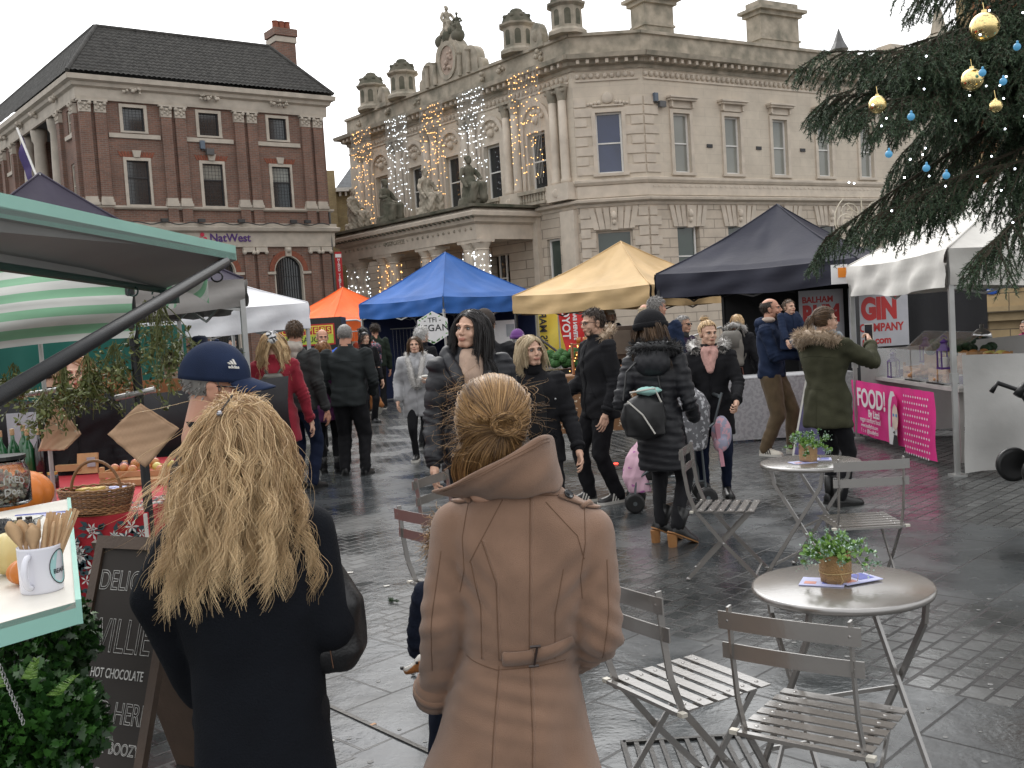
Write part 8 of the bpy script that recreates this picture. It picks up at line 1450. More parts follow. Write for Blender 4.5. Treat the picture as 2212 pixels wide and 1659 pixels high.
for i,(u,dd,lab) in enumerate(((50,5.9,'jam jar with gold lid behind the big glass jar'),(68,5.6,'jam jar with gold lid left of the basket, nearer'),(80,5.9,'jam jar with gold lid left of the basket, farther'),(113,5.9,'small dark jam jar with white label behind the basket handle'),(100,5.5,'small dark jar beside the packets of the basket'))):
    p = at(u,1020,dd); t = thing('jam_jar',lab,'jar',(p.x,p.y,TZ),0,'jam jars on the fruit stall'); q = MB(); q.lathe([(.001,0),(.03,0),(.032,.006),(.032,.07),(.027,.08),(.001,.08)],n=20); q.build('jar_body',m_bd,t,True); q = MB(); q.lathe([(.001,.08),(.029,.08),(.029,.094),(.001,.095)],n=20); q.build('lid',M('gold_lid',(.6,.45,.15),.3,metal=.8),t); q = MB(); q.box((.0,-.0325,.035),(.035,.002,.04)); q.build('label',m_wp,t)
p = on_z(148,1040,TZ)+Vector((0,.3,0)); q = MB(); q.box((0,0,.07),(.13,.02,.13),mat=Matrix.Rotation(R(-12),4,'X')); q.box((-.12,0,.05),(.16,.05,.04)); q.box((.03,-.02,.08),(.05,.01,.06),mi=1); tag(q.build('price_card',[m_cr,m_greyp],None,loc=p),'brown card holder standing behind the wicker basket','card')
# kraft paper bags on wire bars, posts, striped awning, drapes
m_kraft = M('kraft_bag',(.42,.27,.165),.75,.10,5,.5,14); post = at(300,860,4.85); t = thing('stall_post','black stall post with two grey clip bars','post',(post.x,post.y,0)); q = MB(); q.tube([(0,0,0),(0,0,2.1)],.022,10); q.build('post',m_strut,t); q = MB(); q.tube([(-.10,-.03,EYE-.235),(.09,-.03,EYE-.205)],.014,8); q.build('clip_bar',m_leg,t)
def krbag(label,U4,d,mat,seed,th=.010):
    P_ = [at(u,v,d+dy) for u,v,dy in U4]; c = sum(P_,Vector())/4; t = thing('paper_bag',label,'bag',c,0,'kraft paper bags clipped to the stall bars'); n_ = 16
    for layer in range(2):
        q = MB(); G = []
        for i in range(n_+1):
            row = []
            for j in range(n_+1): f,h_ = i/n_,j/n_; p = (P_[0]*(1-f)*(1-h_)+P_[1]*f*(1-h_)+P_[2]*f*h_+P_[3]*(1-f)*h_)-c; row.append(p+Vector((.006*layer,-.004*math.sin(f*7+seed)*math.sin(h_*6+f*4)+.008*layer*2+.003*math.sin(f*23+h_*17),.004*layer)))
            G.append(row)
        q.grid(G); o = q.build('paper',mat,t,True,fix=False); s = o.modifiers.new('s','SOLIDIFY'); s.thickness = .003
    return t
krbag('flat square kraft paper bag hanging by one corner from the right clip bar',[(298,874,0),(382,928,.02),(313,1011,-.04),(232,938,0)],4.60,m_kraft,1)
bb_ = krbag('crumpled folded kraft paper bag hanging from the left clip bar',[(113,862,0),(171,940,.05),(138,972,-.05),(82,975,.03)],5.2,m_kraft,2)
P_ = [at(u,v,5.1) for u,v in ((114,870),(134,918),(118,938),(88,972))]; q = MB(); q.add([p-bb_.location for p in P_],[(0,1,2,3)]); o = q.build('paper',m_kraft,bb_,fix=False); s = o.modifiers.new('s','SOLIDIFY'); s.thickness = .003
c = at(95,852,5.25); q = MB(); q.tube([(-.13,0,0),(.07,0,.02)],.013,8); q.tube([(0,.01,-1.44),(0,.01,.6)],.012,8); tag(q.build('clip_rail',m_leg,None,loc=c),'grey clip bar on its post holding the crumpled paper bag','rail')
def stripemat():
    m = bpy.data.materials.new('striped_canvas'); m.use_nodes = True; t = m.node_tree; b = t.nodes['Principled BSDF']; b.inputs['Roughness'].default_value = .8; uv = N(t,'ShaderNodeAttribute',attribute_name='tint'); ml = N(t,'ShaderNodeMath',operation='FRACT'); gt = N(t,'ShaderNodeMath',operation='GREATER_THAN'); gt.inputs[1].default_value = .5; mx_ = N(t,'ShaderNodeMix',data_type='RGBA'); nz_ = N(t,'ShaderNodeTexNoise'); nz_.inputs['Scale'].default_value = 6; nz_.inputs['Detail'].default_value = 6; mr = N(t,'ShaderNodeMapRange'); mr.inputs[3].default_value = .6; mr.inputs[4].default_value = 1.3; sc3 = N(t,'ShaderNodeVectorMath',operation='SCALE')
    mx_.inputs[6].default_value = (.46,.46,.43,1); mx_.inputs[7].default_value = (.17,.34,.21,1); l = t.links.new; l(uv.outputs['Fac'],ml.inputs[0]); l(ml.outputs[0],gt.inputs[0]); l(gt.outputs[0],mx_.inputs[0]); l(mx_.outputs[2],sc3.inputs[0]); l(nz_.outputs[0],mr.inputs[0]); l(mr.outputs[0],sc3.inputs['Scale']); l(sc3.outputs[0],b.inputs['Base Color']); return m
m_str = stripemat(); t = thing('striped_awning','green and white striped canvas awning sagging over the fruit stall','awning',(post.x,post.y,1.7)); q = MB(); T_ = []; G = []
for i in range(41):
    f = i/40; row = []
    for j in range(51):
        g_ = j/50; x = post.x+.02-g_*2.3; z = 1.735+.015*math.sin(g_*9)+.43*f-.09*g_; y = post.y-.05+.5*max(0,f-.45)+.03*math.sin(g_*14+f*5)*(1-f*.5)+.02*math.sin(f*15+g_*5)-.25*g_; row.append((x-post.x,y-post.y,z-1.7)); T_.append(f*5.0+.12)
    G.append(row)
q.grid(G); q.tint = T_; q.build('canvas',m_str,t,True,fix=False); q = MB(); T_ = []; G = []
for i in range(13):
    f = i/12; G.append([(.15+.21*j/12+.03*f*math.sin(j*.6),.05*math.sin(j*.7+f*2),.33+.03*math.sin(j*.5)-f*(.13+.06*math.sin(j*.5+.6))) for j in range(13)]); T_ += [(.4*j+f*.9) for j in range(13)]
q.grid(G); q.tint = T_; q.build('canvas_end',m_str,t,True,fix=False)
# dark drapes, white edged banner, wooden crates and the green tent wall behind
q = MB(); G = []
for i in range(8): G.append([(-4.6+3.0*j/60,7.35+.05*math.sin(j*.7)-.1*math.sin(i),1.42-.08*math.sin(j/60*3.1)-1.0*i/7) for j in range(61)])
q.grid(G); tag(q.build('stall_drape',c_black,None,True,fix=False),'black cloth hung round the back stall, below the paper bags','cloth')
t = thing('drape_print','black banner with a white outlined frame behind the bottles','banner',at(150,985,6.95)); q = MB(); q.tube([(-.34,0,.05),(.0,0,.12),(.52,0,.16)],.009,4); q.tube([(.52,0,.16),(.60,0,.02),(.56,0,-.13)],.012,4); q.tube([(-.3,0,-.12),(.2,0,-.13),(.56,0,-.13)],.014,4); q.tube([(.16,0,.08),(.20,0,-.12)],.009,4); q.build('white_frame',m_wp,t)
for i,(u,v,d,w_,lab) in enumerate(((272,885,7.6,.14,'small orange brown wooden box right of the stall post'),(345,868,8.2,.46,'wide orange brown wooden box left of the cap man'))):
    p = at(u,v+20,d); t = crate(lab,(p.x,p.y,p.z-.1),w_*1.5,.3,.36,R(4),m_cr2)
q = MB(); G = []
for i in range(8): G.append([(-9.4+5.2*j/60,12.7+.06*math.sin(j*.8)+.01*j,1.95-1.9*i/7) for j in range(61)])
q.grid(G); tag(q.build('green_sheet',c_teal,None,True,fix=False),'teal green plastic sheet wall seen through the stalls on the left','sheet')
t = person('stallholder in a beige coat bent over, back turned, behind the mistletoe',sq(362,712,9.7),-20,1.62,0,'mid',W_('beige_coat',(.28,.24,.19)),hem=.42,bulk=1.25,legs=w_black,hairk=dict(kind='short',key='dark',n=200),shoem=s_black,seed=71)
person('dark figure in black with auburn hair behind the hanging mistletoe',sq(165,752,6.6),170,1.66,1,'pale',w_black,hem=.4,bulk=1.2,legs=w_black,hairk=dict(kind='long',key='ginger',n=500,L_=.25),shoem=s_black,seed=72)
person('stallholder in black leaning at the left of the fruit stall',sq(110,800,8.2),60,1.62,0,'mid',w_black,hem=.45,bulk=1.2,legs=w_black,hairk=dict(kind='short',key='dark',n=200),shoem=s_black,seed=73)
q = MB(); q.box((0,0,0),(.25,.01,.42)); q.box((-.05,-.006,-.13),(.04,.002,.04),mi=1); tag(q.build('notice',[m_greyp,m_ink],None,loc=at(57,955,7.2)),'grey notice sheet hanging behind the bottles','notice')
q = MB(); q.box((0,0,0),(.35,.5,.03)); [q.box((x,y,-.45),(.03,.03,.9)) for x in (-.15,.15) for y in (-.2,.2)]; p = on_z(672,940); G = []
q = MB()
for i in range(8): q2 = None
G = [[(-.55+.95*j/30+.05*f,.02*math.sin(j*.9+f*3)*f+0,.86-.86*f) for j in range(31)] for f in [i/7 for i in range(8)]]; q.grid(G); q.box((-.1,.3,.87),(.95,.6,.02)); tag(q.build('white_tablecloth',c_wh,None,True,loc=(p.x-.1,14.6,0),fix=False),'white cloth hanging to the ground round a stall table by the red coat','tablecloth')
# food on the white tent stall
t = thing('food_counter','stall table with purple lanterns and food behind clear screens','table',(4.55,11.2,-.18)); q = MB(); q.box((.25,.1,.93),(.75,2.5,.04)); [q.box((x,y,.55),(.04,.04,.74)) for x in (-.05,.55) for y in (-1,1.2)]; q.build('table',M('pale_board',(.4,.38,.36)),t)
m_scr = M('clear_screen',(.85,.88,.88),.05,.02,1,alpha=.22,spec=.8); 
for y in (-.9,-.2,.5,1.1): q = MB(); q.box((-.08,y,1.13),(.006,.66,.34)); o = q.build('clear_screen',m_scr,t)
m_pl = M('purple_metal',(.06,.015,.14),.4); m_bread = M('pastry',(.38,.17,.05),.6,.3,10)
def lantern(lab,p): 
    t = thing('lantern',lab,'lantern',p,0,'purple lanterns on the food stall'); q = MB(); q.box((0,0,.01),(.12,.12,.02)); [q.box((x,y,.1),(.012,.012,.18)) for x in (-.05,.05) for y in (-.05,.05)]; q.lathe([(.085,.19),(.05,.22),(.03,.26),(.045,.28),(.001,.31)],n=4); q.tube([(.03*math.cos(R(30*k)),0,.31+.03*math.sin(R(30*k))) for k in range(7)],.004,5); q.build('lantern_frame',m_pl,t); q = MB(); q.lathe([(.03,.02),(.03,.12),(.001,.12)],n=12); q.build('candle',s_white,t)
lantern('purple lantern at the near end of the food stall',(4.42,10.35,.95)); lantern('purple lantern behind the plastic screens',(4.52,12.0,.77)); lantern('purple lantern at the back of the food stall',(4.95,12.1,.92))
for i,(x,y,w_,d_,h_) in enumerate(((4.75,11.6,.35,.5,.14),(4.7,10.8,.34,.45,.16),(4.95,10.5,.3,.4,.25))): crate(['pale slatted crate on the food stall, farthest','wooden crate of pastries on the food stall, middle','tall wooden crate on the food stall behind the near lantern'][i],(x,y,.77),w_,d_,h_,0,m_cr)
g = random.Random(3)
for (x,y,lab) in ((4.6,11.3,'heap of brown pastries on a dark board, far part of the food stall'),(4.6,10.7,'heap of golden pies on a dark board near the purple lantern'),(4.95,10.5,'heap of brown rolls in the tall crate')):
    t = thing('pastry_heap',lab,'food',(x,y,.78 if x < 4.9 else .97)); q = MB(); q.box((0,0,0),(.3,.4,.015)); q.build('board',s_black,t); q = MB(); [q.ell((g.uniform(-.1,.1),g.uniform(-.16,.16),.035+g.random()*.05),(.05,.06,.03),10,8) for _ in range(14)]; q.build('pastries',m_bread,t,True)
q = MB(); 
for y in (0,.55): q.box((0,y,.0),(.42,.46,.008),mat=Matrix.Rotation(R(-28),4,'X') @ Matrix.Rotation(R(10),4,'Z'))
tag(q.build('acrylic_cover',m_scr,None,loc=(4.75,10.9,1.2)),'two tilted clear acrylic covers over the food','cover')
q = MB(); q.lathe([(.11,0),(.1,.06),(.05,.1),(.02,.11),(.025,.15),(.001,.16)],n=20); tag(q.build('cloche',M('steel_bright',(.7,.7,.7),.2,metal=1),None,True,loc=(5.25,11.3,1.2)),'shiny steel lidded pot on the food stall','pot')
q = MB(); [q.ell((g.uniform(-.25,.25),g.uniform(-.5,.5),g.uniform(0,.12)),(.06,.08,.05),8,6) for _ in range(40)]; tag(q.build('evergreen_garland',M('garland',(.02,.05,.02),.8,.4,20,1.,60),None,loc=(5.1,11.5,1.05)),'dark evergreen garland along the back of the food stall','garland')
# a-board and cloth table by the dark tent
A = at(1745,880,10.9); t = thing('a_board','white edged A board leaning between the father and the parka','sign',(A.x,A.y,0)); q = MB(); F4 = basis((0,0,0),(.35,-.9,0),(.25,.1,1)); panel(q,F4,-.3,.3,0,1.12,-.02,.02); q.build('board_frame',s_white,t); q = MB(); panel(q,F4,-.26,.26,.05,1.07,-.025,.025); q.build('board_print',M('dark_print',(.02,.02,.05),.4,sc_=4,col2=(.12,.10,.25)),t); q = MB(); q.bar((.27,.15,1.1),(.5,.1,0),.03,.02); q.build('rear_leg',s_black,t)
A = at(1700,900,12.9); q = MB(); G = [[(-.9+1.8*j/40,.015*math.sin(j*.8)*f,.80-.78*f) for j in range(41)] for f in [i/6 for i in range(7)]]; q.grid(G); q.box((0,.35,.80),(1.8,.7,.02)); tag(q.build('patterned_tablecloth',M('grey_pattern_cloth',(.34,.34,.35),.8,sc_=24,col2=(.43,.43,.44),thr=.5),None,True,loc=(A.x,A.y,0),fix=False),'grey and white patterned cloth on the gin stall table','tablecloth')
# jars and lights stall under the tan tent
A = at(1290,900,12.6); q = MB(); G = [[(-.8+1.7*j/40,.015*math.sin(j*.8)*f,.98-.7*f) for j in range(41)] for f in [i/6 for i in range(7)]]; q.grid(G); q.box((0.05,.3,.98),(1.7,.6,.02)); tag(q.build('spotted_tablecloth',M('brown_spots',(.22,.11,.05),.8,sc_=30,col2=(.65,.55,.42),thr=.63),None,True,loc=(A.x,A.y,0),fix=False),'brown spotted cloth on the jar stall behind the man in glasses','tablecloth')
m_warm = M('warm_lamp',(.9,.5,.15),emit=(1,.55,.15),es=2.5); m_honey = M('honey_jar',(.45,.16,.03),.1,.3,8)
t = thing('jar_shelf','tiered wooden shelf of honey jars with fairy lights under the tan tent','shelf',(A.x,A.y,.98)); q = MB()
for z in (.0,.2,.38): q.box((.2,.3+z*.4,z+.01),(.9,.14,.015)); 
for x in (-.24,.64): q.box((x,.38,.2),(.02,.3,.42))
q.build('shelf_frame',m_cr2,t); q = MB()
for k in range(30): z = (.02,.22,.40)[k % 3]; q.lathe([(.001,z),(.03,z),(.03,z+.08),(.001,z+.08)],(-.2+.028*k,.3+z*.4,0),10)
q.build('honey_jars',m_honey,t,True); q = MB(); [q.ell((g.uniform(-.3,.7),.2,g.uniform(0,.45)),.008,6,5) for _ in range(36)]; q.build('fairy_lights',m_warm,t)
q = MB(); q.box((0,0,.15),(.3,.02,.42),mat=Matrix.Rotation(R(10),4,'X')); q.box((0,-.03,.15),(.22,.01,.3),mi=1,mat=Matrix.Rotation(R(10),4,'X')); tag(q.build('menu_board',[M('brown_frame',(.1,.06,.04)),M('kraft_dark',(.16,.12,.09),.8)],None,loc=at(1345,765,12.8)),'brown framed price board right of the bobble hat woman','board')
A = at(1222,800,17.5); q = MB(); [q.ell((g.uniform(-.3,.3),g.uniform(-.2,.2),g.uniform(0,.25)),(.08,.08,.07),8,6) for _ in range(30)]; q.box((0,0,-.35),(.9,.5,.6),mi=1); tag(q.build('planter',[M('planter_leaves',(.03,.10,.02),.8,.4,20,.8,60),s_black],None,loc=(A.x,A.y,.9)),'dark planter of low green shrubs under the flags','planter')
for i in range(9):
    c = (4.62+.045*(i % 2),10.25+.27*i,.77); t = thing('food_jar','small lidded jar of preserve in the row along the front of the food stall','jar',c,0,'preserve jars on the food stall'); MB().lathe([(.001,0),(.035,0),(.036,.075),(.03,.085),(.001,.085)],n=14).build('jar_body',(m_honey,m_pl,m_bd)[i % 3],t,True); MB().lathe([(.001,.085),(.033,.085),(.033,.1),(.001,.1)],n=14).build('lid',(m_cr,m_wp)[i % 2],t)
for i in range(5):
    t = thing('food_box',['kraft food box at the near end of the back row on the food stall','dark food box second in the back row on the food stall','kraft food box in the middle of the back row on the food stall','dark food box fourth in the back row on the food stall','kraft food box at the far end of the back row on the food stall'][i],'box',(5.0,10.1+.42*i,.78),.2*i,'food boxes on the food stall'); MB().box((0,0,.11+.02*(i % 3)),(.26,.3,.22+.04*(i % 3))).build('carton',(m_cr,m_fw)[i % 2],t); q = MB(); [q.ell((g.uniform(-.1,.1),g.uniform(-.12,.12),.25+g.random()*.05),(.045,.05,.03),8,6) for _ in range(9)]; q.build('contents',(m_bread,m_apy)[i % 2],t,True)
# ------------------------------------------------------------------ fir tree with baubles and lights
g = np.random.default_rng(21); TX,TY = 4.15,5.95
tree = thing('fir_tree','big decorated fir tree reaching in from the right with dark drooping branches','tree',(TX,TY,0))
q = MB(); q.tube([(0,0,0),(0,0,2),(0,0,5),(0,0,8.5)],[.13,.11,.07,.02],12); q.build('trunk',M('fir_bark',(.07,.05,.035),.9,.3,9,.8,40),tree)
def quadrows(P_,D_,Ln,Wd,g):                         # flat needles at points P_ along directions D_
    D_ = D_/(np.linalg.norm(D_,axis=1,keepdims=True)+1e-9); S = np.cross(D_,g.normal(size=D_.shape)); S /= np.linalg.norm(S,axis=1,keepdims=True)+1e-9; L2 = Ln[:,None]; V = np.stack([P_-S*Wd,P_+S*Wd,P_+D_*L2+S*Wd*.35,P_+D_*L2-S*Wd*.35],1); return V.reshape(-1,3),np.arange(len(P_))[:,None]*4+np.array([[0,1,2,3]])
segs = []                                                # needle-bearing twig segments (a,b)
wood = MB(); rnd7 = random.Random(5)
def twig(a,d,L_,droop,lvl,rad):
    n = max(4,int(L_/.07)); p = Vector(a); d = Vector(d).normalized(); pts = [p.copy()]
    for i in range(n):
        d = (d+Vector((rnd7.gauss(0,.05),rnd7.gauss(0,.05),rnd7.gauss(0,.04)-droop*(i/n if lvl == 0 else 1)))).normalized(); p = p+d*(L_/n); pts.append(p.copy())
        if lvl < 2 and i >= (n*.25 if lvl == 0 else 0):
            f = i/n; side = d.cross(Vector((0,0,1))).normalized()
            for s in (-1,1):
                if rnd7.random() < (.97 if lvl == 0 else .8):
                    dd = (d*.75+side*s*rnd7.uniform(.35,.8)+Vector((0,0,rnd7.uniform(-.55,.08)))).normalized(); LL = (.46*(1-f)+.16 if lvl == 0 else .13*(1-f)+.05)*rnd7.uniform(.7,1.2)*min(1.25,L_/1.6 if lvl == 0 else 1); twig(p,dd,LL,.15 if lvl == 0 else .2,lvl+1,rad*.45)
    wood.tube(pts,[max(.0012,rad*(1-.8*i/n)) for i in range(len(pts))],5 if lvl < 1 else 3,cap=False)
    k0 = int(len(pts)*.35) if lvl == 0 else 0
    for a_,b_ in zip(pts[k0:],pts[k0+1:]): segs.append((*a_,*b_))
k = 0
for zb_ in np.arange(2.85,5.2,.13):
    Rz = 2.2 if zb_ < 3.2 else 1.75-(zb_-3.2)*.32; m_ = 5
    for j in range(m_):
        a = k*2.39996+j*2*math.pi/m_+rnd7.uniform(-.2,.2); k += 1 if j == 0 else 0
        if math.sin(a) > .55 and math.cos(a) > -.2: continue      # the far right back, never seen
        twig((0,0,zb_),(math.cos(a),math.sin(a),.16),Rz*rnd7.uniform(.68,.95),.06,0,.017)
for u,v,d_,zb_ in ((1745,232,5.5,3.02),(1800,262,5.2,3.0),(1838,385,5.3,2.85),(1890,118,5.8,3.45),(1812,330,5.7,2.85),(1785,155,5.9,3.3),(2045,12,5.5,3.8),(1940,430,5.2,2.75),(2020,455,5.1,2.7),(2100,470,5.0,2.7),(1850,200,5.6,3.2)):
    tp = at(u,v,d_)-Vector((TX,TY,0)); b0 = Vector((0,0,zb_)); dv = tp-b0; L_ = dv.length*.95; twig(b0,dv.normalized()+Vector((0,0,.03)),L_,.004,0,.02)
S_ = np.array(segs); ln = np.linalg.norm(S_[:,3:]-S_[:,:3],axis=1); cnt = np.maximum(3,(ln/.07*40)).astype(int); print('fir segs',len(S_),'needles',cnt.sum())
if cnt.sum() > 1500000: cnt = np.maximum(2,(cnt*1500000/cnt.sum()).astype(int))
idx = np.repeat(np.arange(len(S_)),cnt); f = g.uniform(0,1,len(idx))[:,None]; Pn_ = S_[idx,:3]*(1-f)+S_[idx,3:]*f; ax = (S_[idx,3:]-S_[idx,:3])/ln[idx][:,None]; D_ = ax*.8+g.normal(size=ax.shape)*.5; V,F_ = quadrows(Pn_,D_,g.uniform(.015,.024,len(idx)),.0021,g)
m_fir = Mattr('fir_needle',(.014,.036,.018),(.075,.125,.06),.55); link('foliage',np_mesh(V,F_,np.repeat(g.uniform(0,1,len(idx)),4),'foliage'),m_fir,tree); wood.build('branches',M('fir_twig',(.045,.035,.022),.9),tree,fix=False)
m_gold = M('gold_bauble',(.85,.66,.30),.12,.05,2,metal=1.)
for i,(u,v,r_,d_,lab) in enumerate(((2127,58,.066,4.75,'large gold bauble near the top right, highest on the fir'),(2100,172,.052,4.8,'gold bauble below the highest one on the fir'),(1896,226,.043,4.9,'gold bauble farthest left on the fir branches'),(2151,229,.03,4.7,'small gold bauble at the right, lowest of the four on the fir'))):
    p = at(u,v,d_); t = thing('bauble',lab,'bauble',p,0,'gold baubles on the fir'); q = MB(); q.ell((0,0,0),r_,32,20); q.build('ball',m_gold,t,True); q = MB(); q.lathe([(r_*.2,r_*.95),(r_*.2,r_*1.15),(.001,r_*1.16)],n=12); q.tube([(0,0,r_*1.1),(0,.01,r_*1.1+.04)],.0015,4); q.build('hanger',m_gold,t)
m_blueb = M('blue_glow',(.05,.2,.35),.08,emit=(.12,.42,.7),es=.35); 
for i,(u,v,lab) in enumerate(((1968,252,'glassy blue ball lamp above the others at the middle of the fir'),(1920,333,'glassy blue ball lamp farthest left on the fir'),(2001,363,'glassy blue ball lamp between two others low on the fir'),(2044,379,'glassy blue ball lamp lowest on the fir'),(2167,176,'glassy blue ball lamp right of the second gold bauble'),(2197,101,'glassy blue ball lamp at the right edge'),(2122,157,'glassy blue ball lamp touching the second gold bauble'))):
    q = MB(); q.ell((0,0,0),.017,16,12); q.ell((0,-.004,.02),(.006,.006,.008),8,6); tag(q.build('ball_lamp',m_blueb,None,True,loc=at(u,v,4.72)),lab,'lamp','blue ball lamps on the fir')
m_led = M('white_led',(.8,.85,1),emit=(.85,.92,1.),es=9); q = MB(); qc = MB(); prev = None
for i in range(42):
    u = rnd7.uniform(1800,2240); v = rnd7.uniform(15,500); 
    if u < 1900 and (v < 150 or v > 400): continue
    if u < 2050 and v < 120: continue
    p = at(u,v,rnd7.uniform(4.3,5.2))-Vector((TX,TY,0)); q.ell(p,.0042,8,6)
ls = thing('fairy_lights','string of tiny white lights threaded through the fir','lights',(TX,TY,0)); q.build('led',m_led,ls)
qc.tube([(-.9,-1.2,2.2),(-.3,-1.3,2.35),(.5,-1.3,2.3)],.0025,4)
qc.build('cable',M('green_cable',(.01,.02,.012),.6),ls)
# ------------------------------------------------------------------ light curtains on the hall and wrapped columns
m_warmb = M('warm_bulb',(1,.6,.2),emit=(1,.50,.16),es=4); m_coolb = M('cool_bulb',(.9,.95,1),emit=(.88,.95,1),es=3.5); m_wire = M('pale_wire',(.5,.49,.46),.6)
for i,(s0,s1,zb_,warm,lab) in enumerate(((1.45,3.5,7.85,1,'warm amber light curtain nearest the corner of the hall'),(5.4,7.4,7.8,0,'cool white light curtain second from the corner of the hall'),(8.7,10.7,7.7,1,'warm amber light curtain in the middle of the hall front'),(11.95,13.95,7.9,0,'cool white light curtain fourth from the corner of the hall'),(15.55,17.55,7.6,1,'warm amber light curtain farthest from the corner of the hall'))):
    c = HF(s0,.68,13.0); t = thing('light_curtain',lab,'light decoration',c,0,'light curtains on the hall'); q = MB(); qw = MB(); n_ = 20
    for k in range(n_+1):
        s = s0+(s1-s0)*k/n_; top_ = HF(s,.68,13.0)-c; L_ = 13.0-zb_-(.0 if k % 2 else .25); x_ = top_+Vector((.0,0,-L_)); qw.tube([top_,x_],.008,3)
        m_ = int(L_/.26)
        for j in range(m_):
            zf = j/m_
            if rnd7.random() < (.46-.24*zf): q.ell(top_+Vector((rnd7.uniform(-.03,.03),0,-.05-L_*(j+rnd7.random()*.6)/m_)),.022,6,4)
    qw.build('wire',m_wire,t); tag(q.build('bulbs',m_warmb if warm else m_coolb,t),kind='stuff')
for i,(c_,warm) in enumerate(((3.55,0),(6.95,1),(10.75,1),(13.85,0))):
    c = HF(c_,PO-.4,0); t = thing('column_lights',['cool white lights wound round the porch columns nearest the corner','warm lights wound round the second pair of porch columns','warm lights wound round the third pair of porch columns','cool white lights wound round the farthest porch columns'][i],'light decoration',c,0,'lights wound round the porch columns'); q = MB(); qw = MB()
    for k in (-.42,.42):
        b0 = HF(c_+k,PO-.4,0)-c
        for _ in range(75): a = rnd7.uniform(0,6.28); q.ell(b0+Vector((.37*math.cos(a),.37*math.sin(a),rnd7.uniform(2.2,5.0))),.024,6,4)
        for w_ in range(12): a = w_*math.pi/6; qw.tube([b0+Vector((.36*math.cos(a+z*.3),.36*math.sin(a+z*.3),z)) for z in (1.5,2.6,3.8,5.0)],.008,3)
    qw.build('wire',m_wire,t); tag(q.build('bulbs',m_warmb if warm else m_coolb,t),kind='stuff')
# ------------------------------------------------------------------ holly bushes, mistletoe, sprig, chain
m_holly = Mattr('holly_leaf',(.010,.040,.008),(.05,.15,.025),.35,.5)
def holly(label,c,r,n,seed):
    g = np.random.default_rng(seed); t = thing('holly_bush',label,'shrub',(c.x,c.y,0),0,'holly bushes below the counter'); v = g.normal(size=(n,3)); v /= np.linalg.norm(v,axis=1,keepdims=True); rr = r*g.uniform(.55,1.03,n)**.6; P_ = v*rr[:,None]*np.array([1.1,1,.95])*(1+.09*np.sin(v[:,:1]*7+v[:,1:2]*5))+np.array([0,0,c.z]); D_ = v*.6+g.normal(size=(n,3))*.7+np.array([0,0,.2]); D_ /= np.linalg.norm(D_,axis=1,keepdims=True)
    S = np.cross(D_,g.normal(size=(n,3))); S /= np.linalg.norm(S,axis=1,keepdims=True); U_ = np.cross(S,D_); L_ = g.uniform(.026,.042,n)[:,None]; w_ = [0,.22,.14,.30,.15,.26,.1,.0]; y_ = [0,.12,.28,.42,.56,.7,.82,1.0]
    ring = [(y_[k],w_[k]) for k in range(8)]+[(y_[k],-w_[k]) for k in range(6,0,-1)]; V = np.stack([P_+D_*L_*a+S*L_*b*1.25+U_*L_*(abs(b)*.5-.35*a*a) for a,b in ring],1); cen = V.shape[1]; F_ = np.array([[i*cen+j for j in range(cen)] for i in range(n)])
    link('foliage',np_mesh(V.reshape(-1,3),F_,np.repeat(g.uniform(0,1,n)**1.5,cen),'foliage'),m_holly,t); q = MB(); q.tube([(0,0,0),(0,0,c.z*.8),(0,0,c.z)],[.03,.025,.01],8); [q.tube([(0,0,c.z*.8),(r*.6*math.cos(a),r*.6*math.sin(a),c.z+r*.4*math.sin(a*3))],.006,5) for a in (0,1,2,3,4,5)]; q.build('stem',M('fir_bark',(.07,.05,.035)),t); return t
hb = at(58,1580,2.62); h1_ = holly('glossy green holly bush at the bottom left corner, with fern tips',hb,.160,3600,3); h2_ = holly('darker holly bush just under the counter edge behind the front one',at(50,1390,3.1),.18,2600,4)
g = np.random.default_rng(8); 
fs = []
for (x_,y_,z_,dx,dz) in ((-.02,-.08,.15,-.01,.09),(.12,-.08,.12,.05,.045),(-.07,-.1,.14,-.05,.05),(.05,-.06,.16,.02,.05)):
    for k in range(26): f = k/25; P0 = np.array([x_+dx*f*1.2,y_,hb.z+z_+dz*f-.0]); [fs.append((P0,np.array([s*.8,-.1,.5*f+.1])*(1-f*.6))) for s in (-1,1)]
P_ = np.array([a for a,b in fs]); D_ = np.array([b for a,b in fs]); Ln = np.linalg.norm(D_,axis=1)*.026; V,F_ = quadrows(P_,D_,Ln,.0022,g); link('fern_tips',np_mesh(V,F_,np.repeat(g.uniform(.6,1,len(P_)),4),'fern_tips'),m_leaf,h1_)
q = MB(); c0_,c1__ = at(0,1440,2.35),at(50,1560,2.35)
for i in range(20): c = c0_.lerp(c1__,i/19)-c0_; q.tube([c+Vector((.0035*math.cos(R(45*j)) if i % 2 else .0015*math.cos(R(45*j)),.003*math.sin(R(45*j)),.0065*math.sin(R(45*j)))) for j in range(9)],.0011,5)
tag(q.build('chain',m_leg,None,True,loc=c0_),'thin steel chain hanging in front of the holly bush','chain')
m_mist = Mattr('mistletoe_leaf',(.045,.065,.012),(.16,.18,.045),.5); m_mst = M('mistletoe_stem',(.10,.11,.03),.7); m_berry = M('mistletoe_berry',(.55,.55,.35),.4)
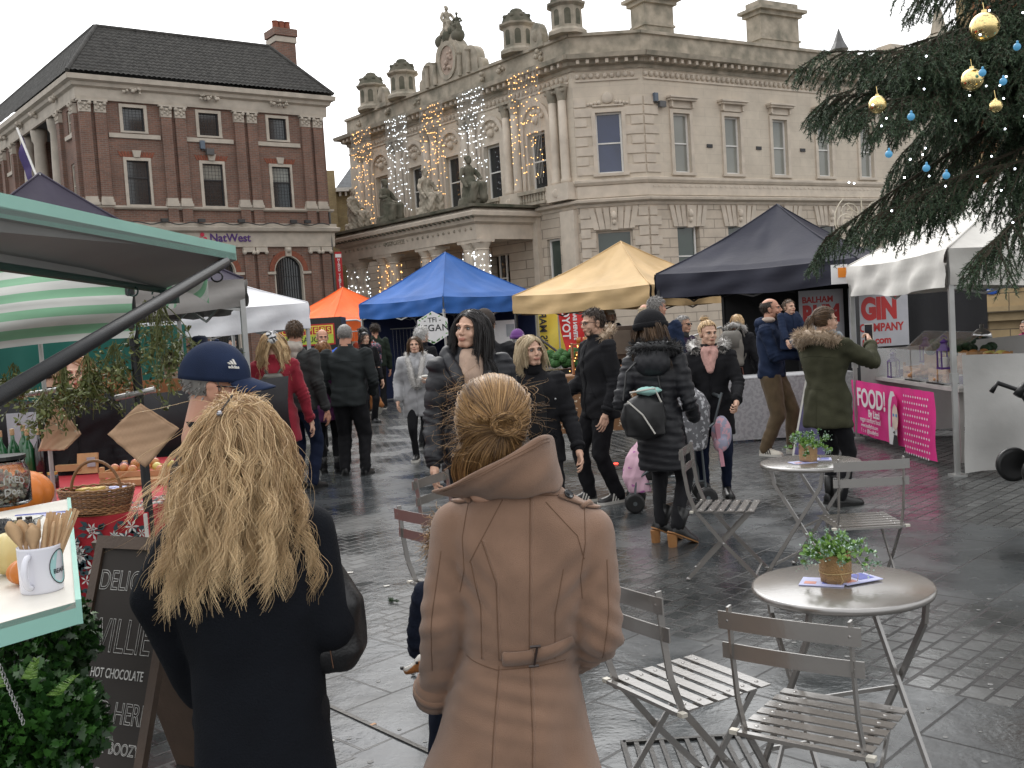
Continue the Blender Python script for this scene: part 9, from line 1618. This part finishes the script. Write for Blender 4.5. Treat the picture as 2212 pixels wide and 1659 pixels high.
def mistletoe(label,top,L_,n,seed,spread=.3):
    g = np.random.default_rng(seed); t = thing('mistletoe_bunch',label,'plant',top,0,'hanging mistletoe bunches'); D = g.normal(size=(n,3))*spread+np.array([0,0,-1.]); path,g2 = strands(np.zeros((n,3))+g.normal(size=(n,3))*.01,D,8,L_,.002,(0,0,0),.06,seed=seed,spread=spread*.8,Lvar=.45)
    sub = path[g.integers(0,n,n*3),g.integers(3,8,n*3)]; p2,g3 = strands(sub,g.normal(size=(n*3,3))+np.array([0,0,-.6]),5,L_*.28,.001,(0,0,0),.12,seed=seed+1,spread=.4)
    V,F_,T_ = strand_mesh(path,.0022,g2,taper=.6); V2,F2,T2 = strand_mesh(p2,.0013,g3,taper=.6); link('stems',np_mesh(np.concatenate([V,V2]),np.concatenate([F_,F2+len(V)]),None,'stems'),m_mst,t)
    m = n*11; i = g.integers(0,n*3,m); P_ = p2[i,g.integers(3,6,m)]+g.normal(size=(m,3))*.006; L1 = leafmesh(P_,g.normal(size=(m,3))+np.array([0,0,-.3]),.030,.20,g); link('leaves',np_mesh(*L1,'leaves'),m_mist,t,True); q = MB(); [q.ell(p2[g.integers(0,n*3),4]+g.normal(size=3)*.004,.0042,6,5) for _ in range(n)]; q.build('berries',m_berry,t,True)
for i,(u,v,d_,L_,n,lab) in enumerate(((345,655,4.75,.42,24,'airy mistletoe bunch right of the stall post below the strut'),(318,650,4.9,.40,16,'mistletoe bunch close to the stall post, half behind another bunch'),(245,745,4.8,.28,24,'dense mistletoe bunch left of the stall post under the awning edge'),(190,770,4.75,.26,26,'mistletoe bunch in the middle under the striped awning'),(135,790,4.8,.24,22,'mistletoe bunch left of the middle above the folded paper bag'),(95,845,4.7,.20,16,'low mistletoe bunch hanging beside the folded paper bag'),(30,790,4.9,.22,18,'mistletoe bunch at the left edge behind the strut'))):
    mistletoe(lab,at(u,v,d_),L_,n,30+i)
sp = on_z(847,1300); g = np.random.default_rng(3); n = 300; f = g.uniform(0,1,n); P_ = np.stack([sp.x-.03+.06*f+.012*np.sin(f*9),sp.y+.04-.09*f,.008+.01*g.random(n)],1); V,F_ = quadrows(P_,g.normal(size=(n,3))*np.array([1,1,.4])+np.array([.5,-.8,.2]),g.uniform(.014,.022,n),.0013,g); tag(link('fir_sprig',np_mesh(V,F_,np.repeat(g.uniform(.4,1,n),4),'fir_sprig'),m_fir),'small fallen green fir sprig lying on the setts left of the camel coat','sprig')
for i,(u,v,lab) in enumerate(((755,1238,'torn white paper scrap on the wet setts, the larger one'),(1000-165,1267,'flattened white ring of litter on the wet setts'),(806,1567,'small brown stub lying on the slabs between the two women'),(719,1602,'tiny white fleck on the slabs at the bottom'))):
    p = on_z(u,v); q = MB(); q.box((0,0,.004),(.05-.012*i,.028-.006*i,.005),.4*i); tag(q.build('litter',[s_white if i != 2 else s_brown],None,loc=p),lab,'litter','bits of litter on the paving')
q = MB(); g5 = random.Random(12)
for _ in range(130):
    p = on_z(g5.uniform(660,2200),g5.uniform(960,1655)); q.lathe([(.001,.002),(g5.uniform(.006,.014),.0015),(.001,.0025)],(p.x,p.y,0),7)
tag(q.build('chewing_gum_spots',M('gum_spots',(.16,.16,.155),.6,.3)),'flattened pale gum spots scattered over the wet paving','gum',None,'stuff')
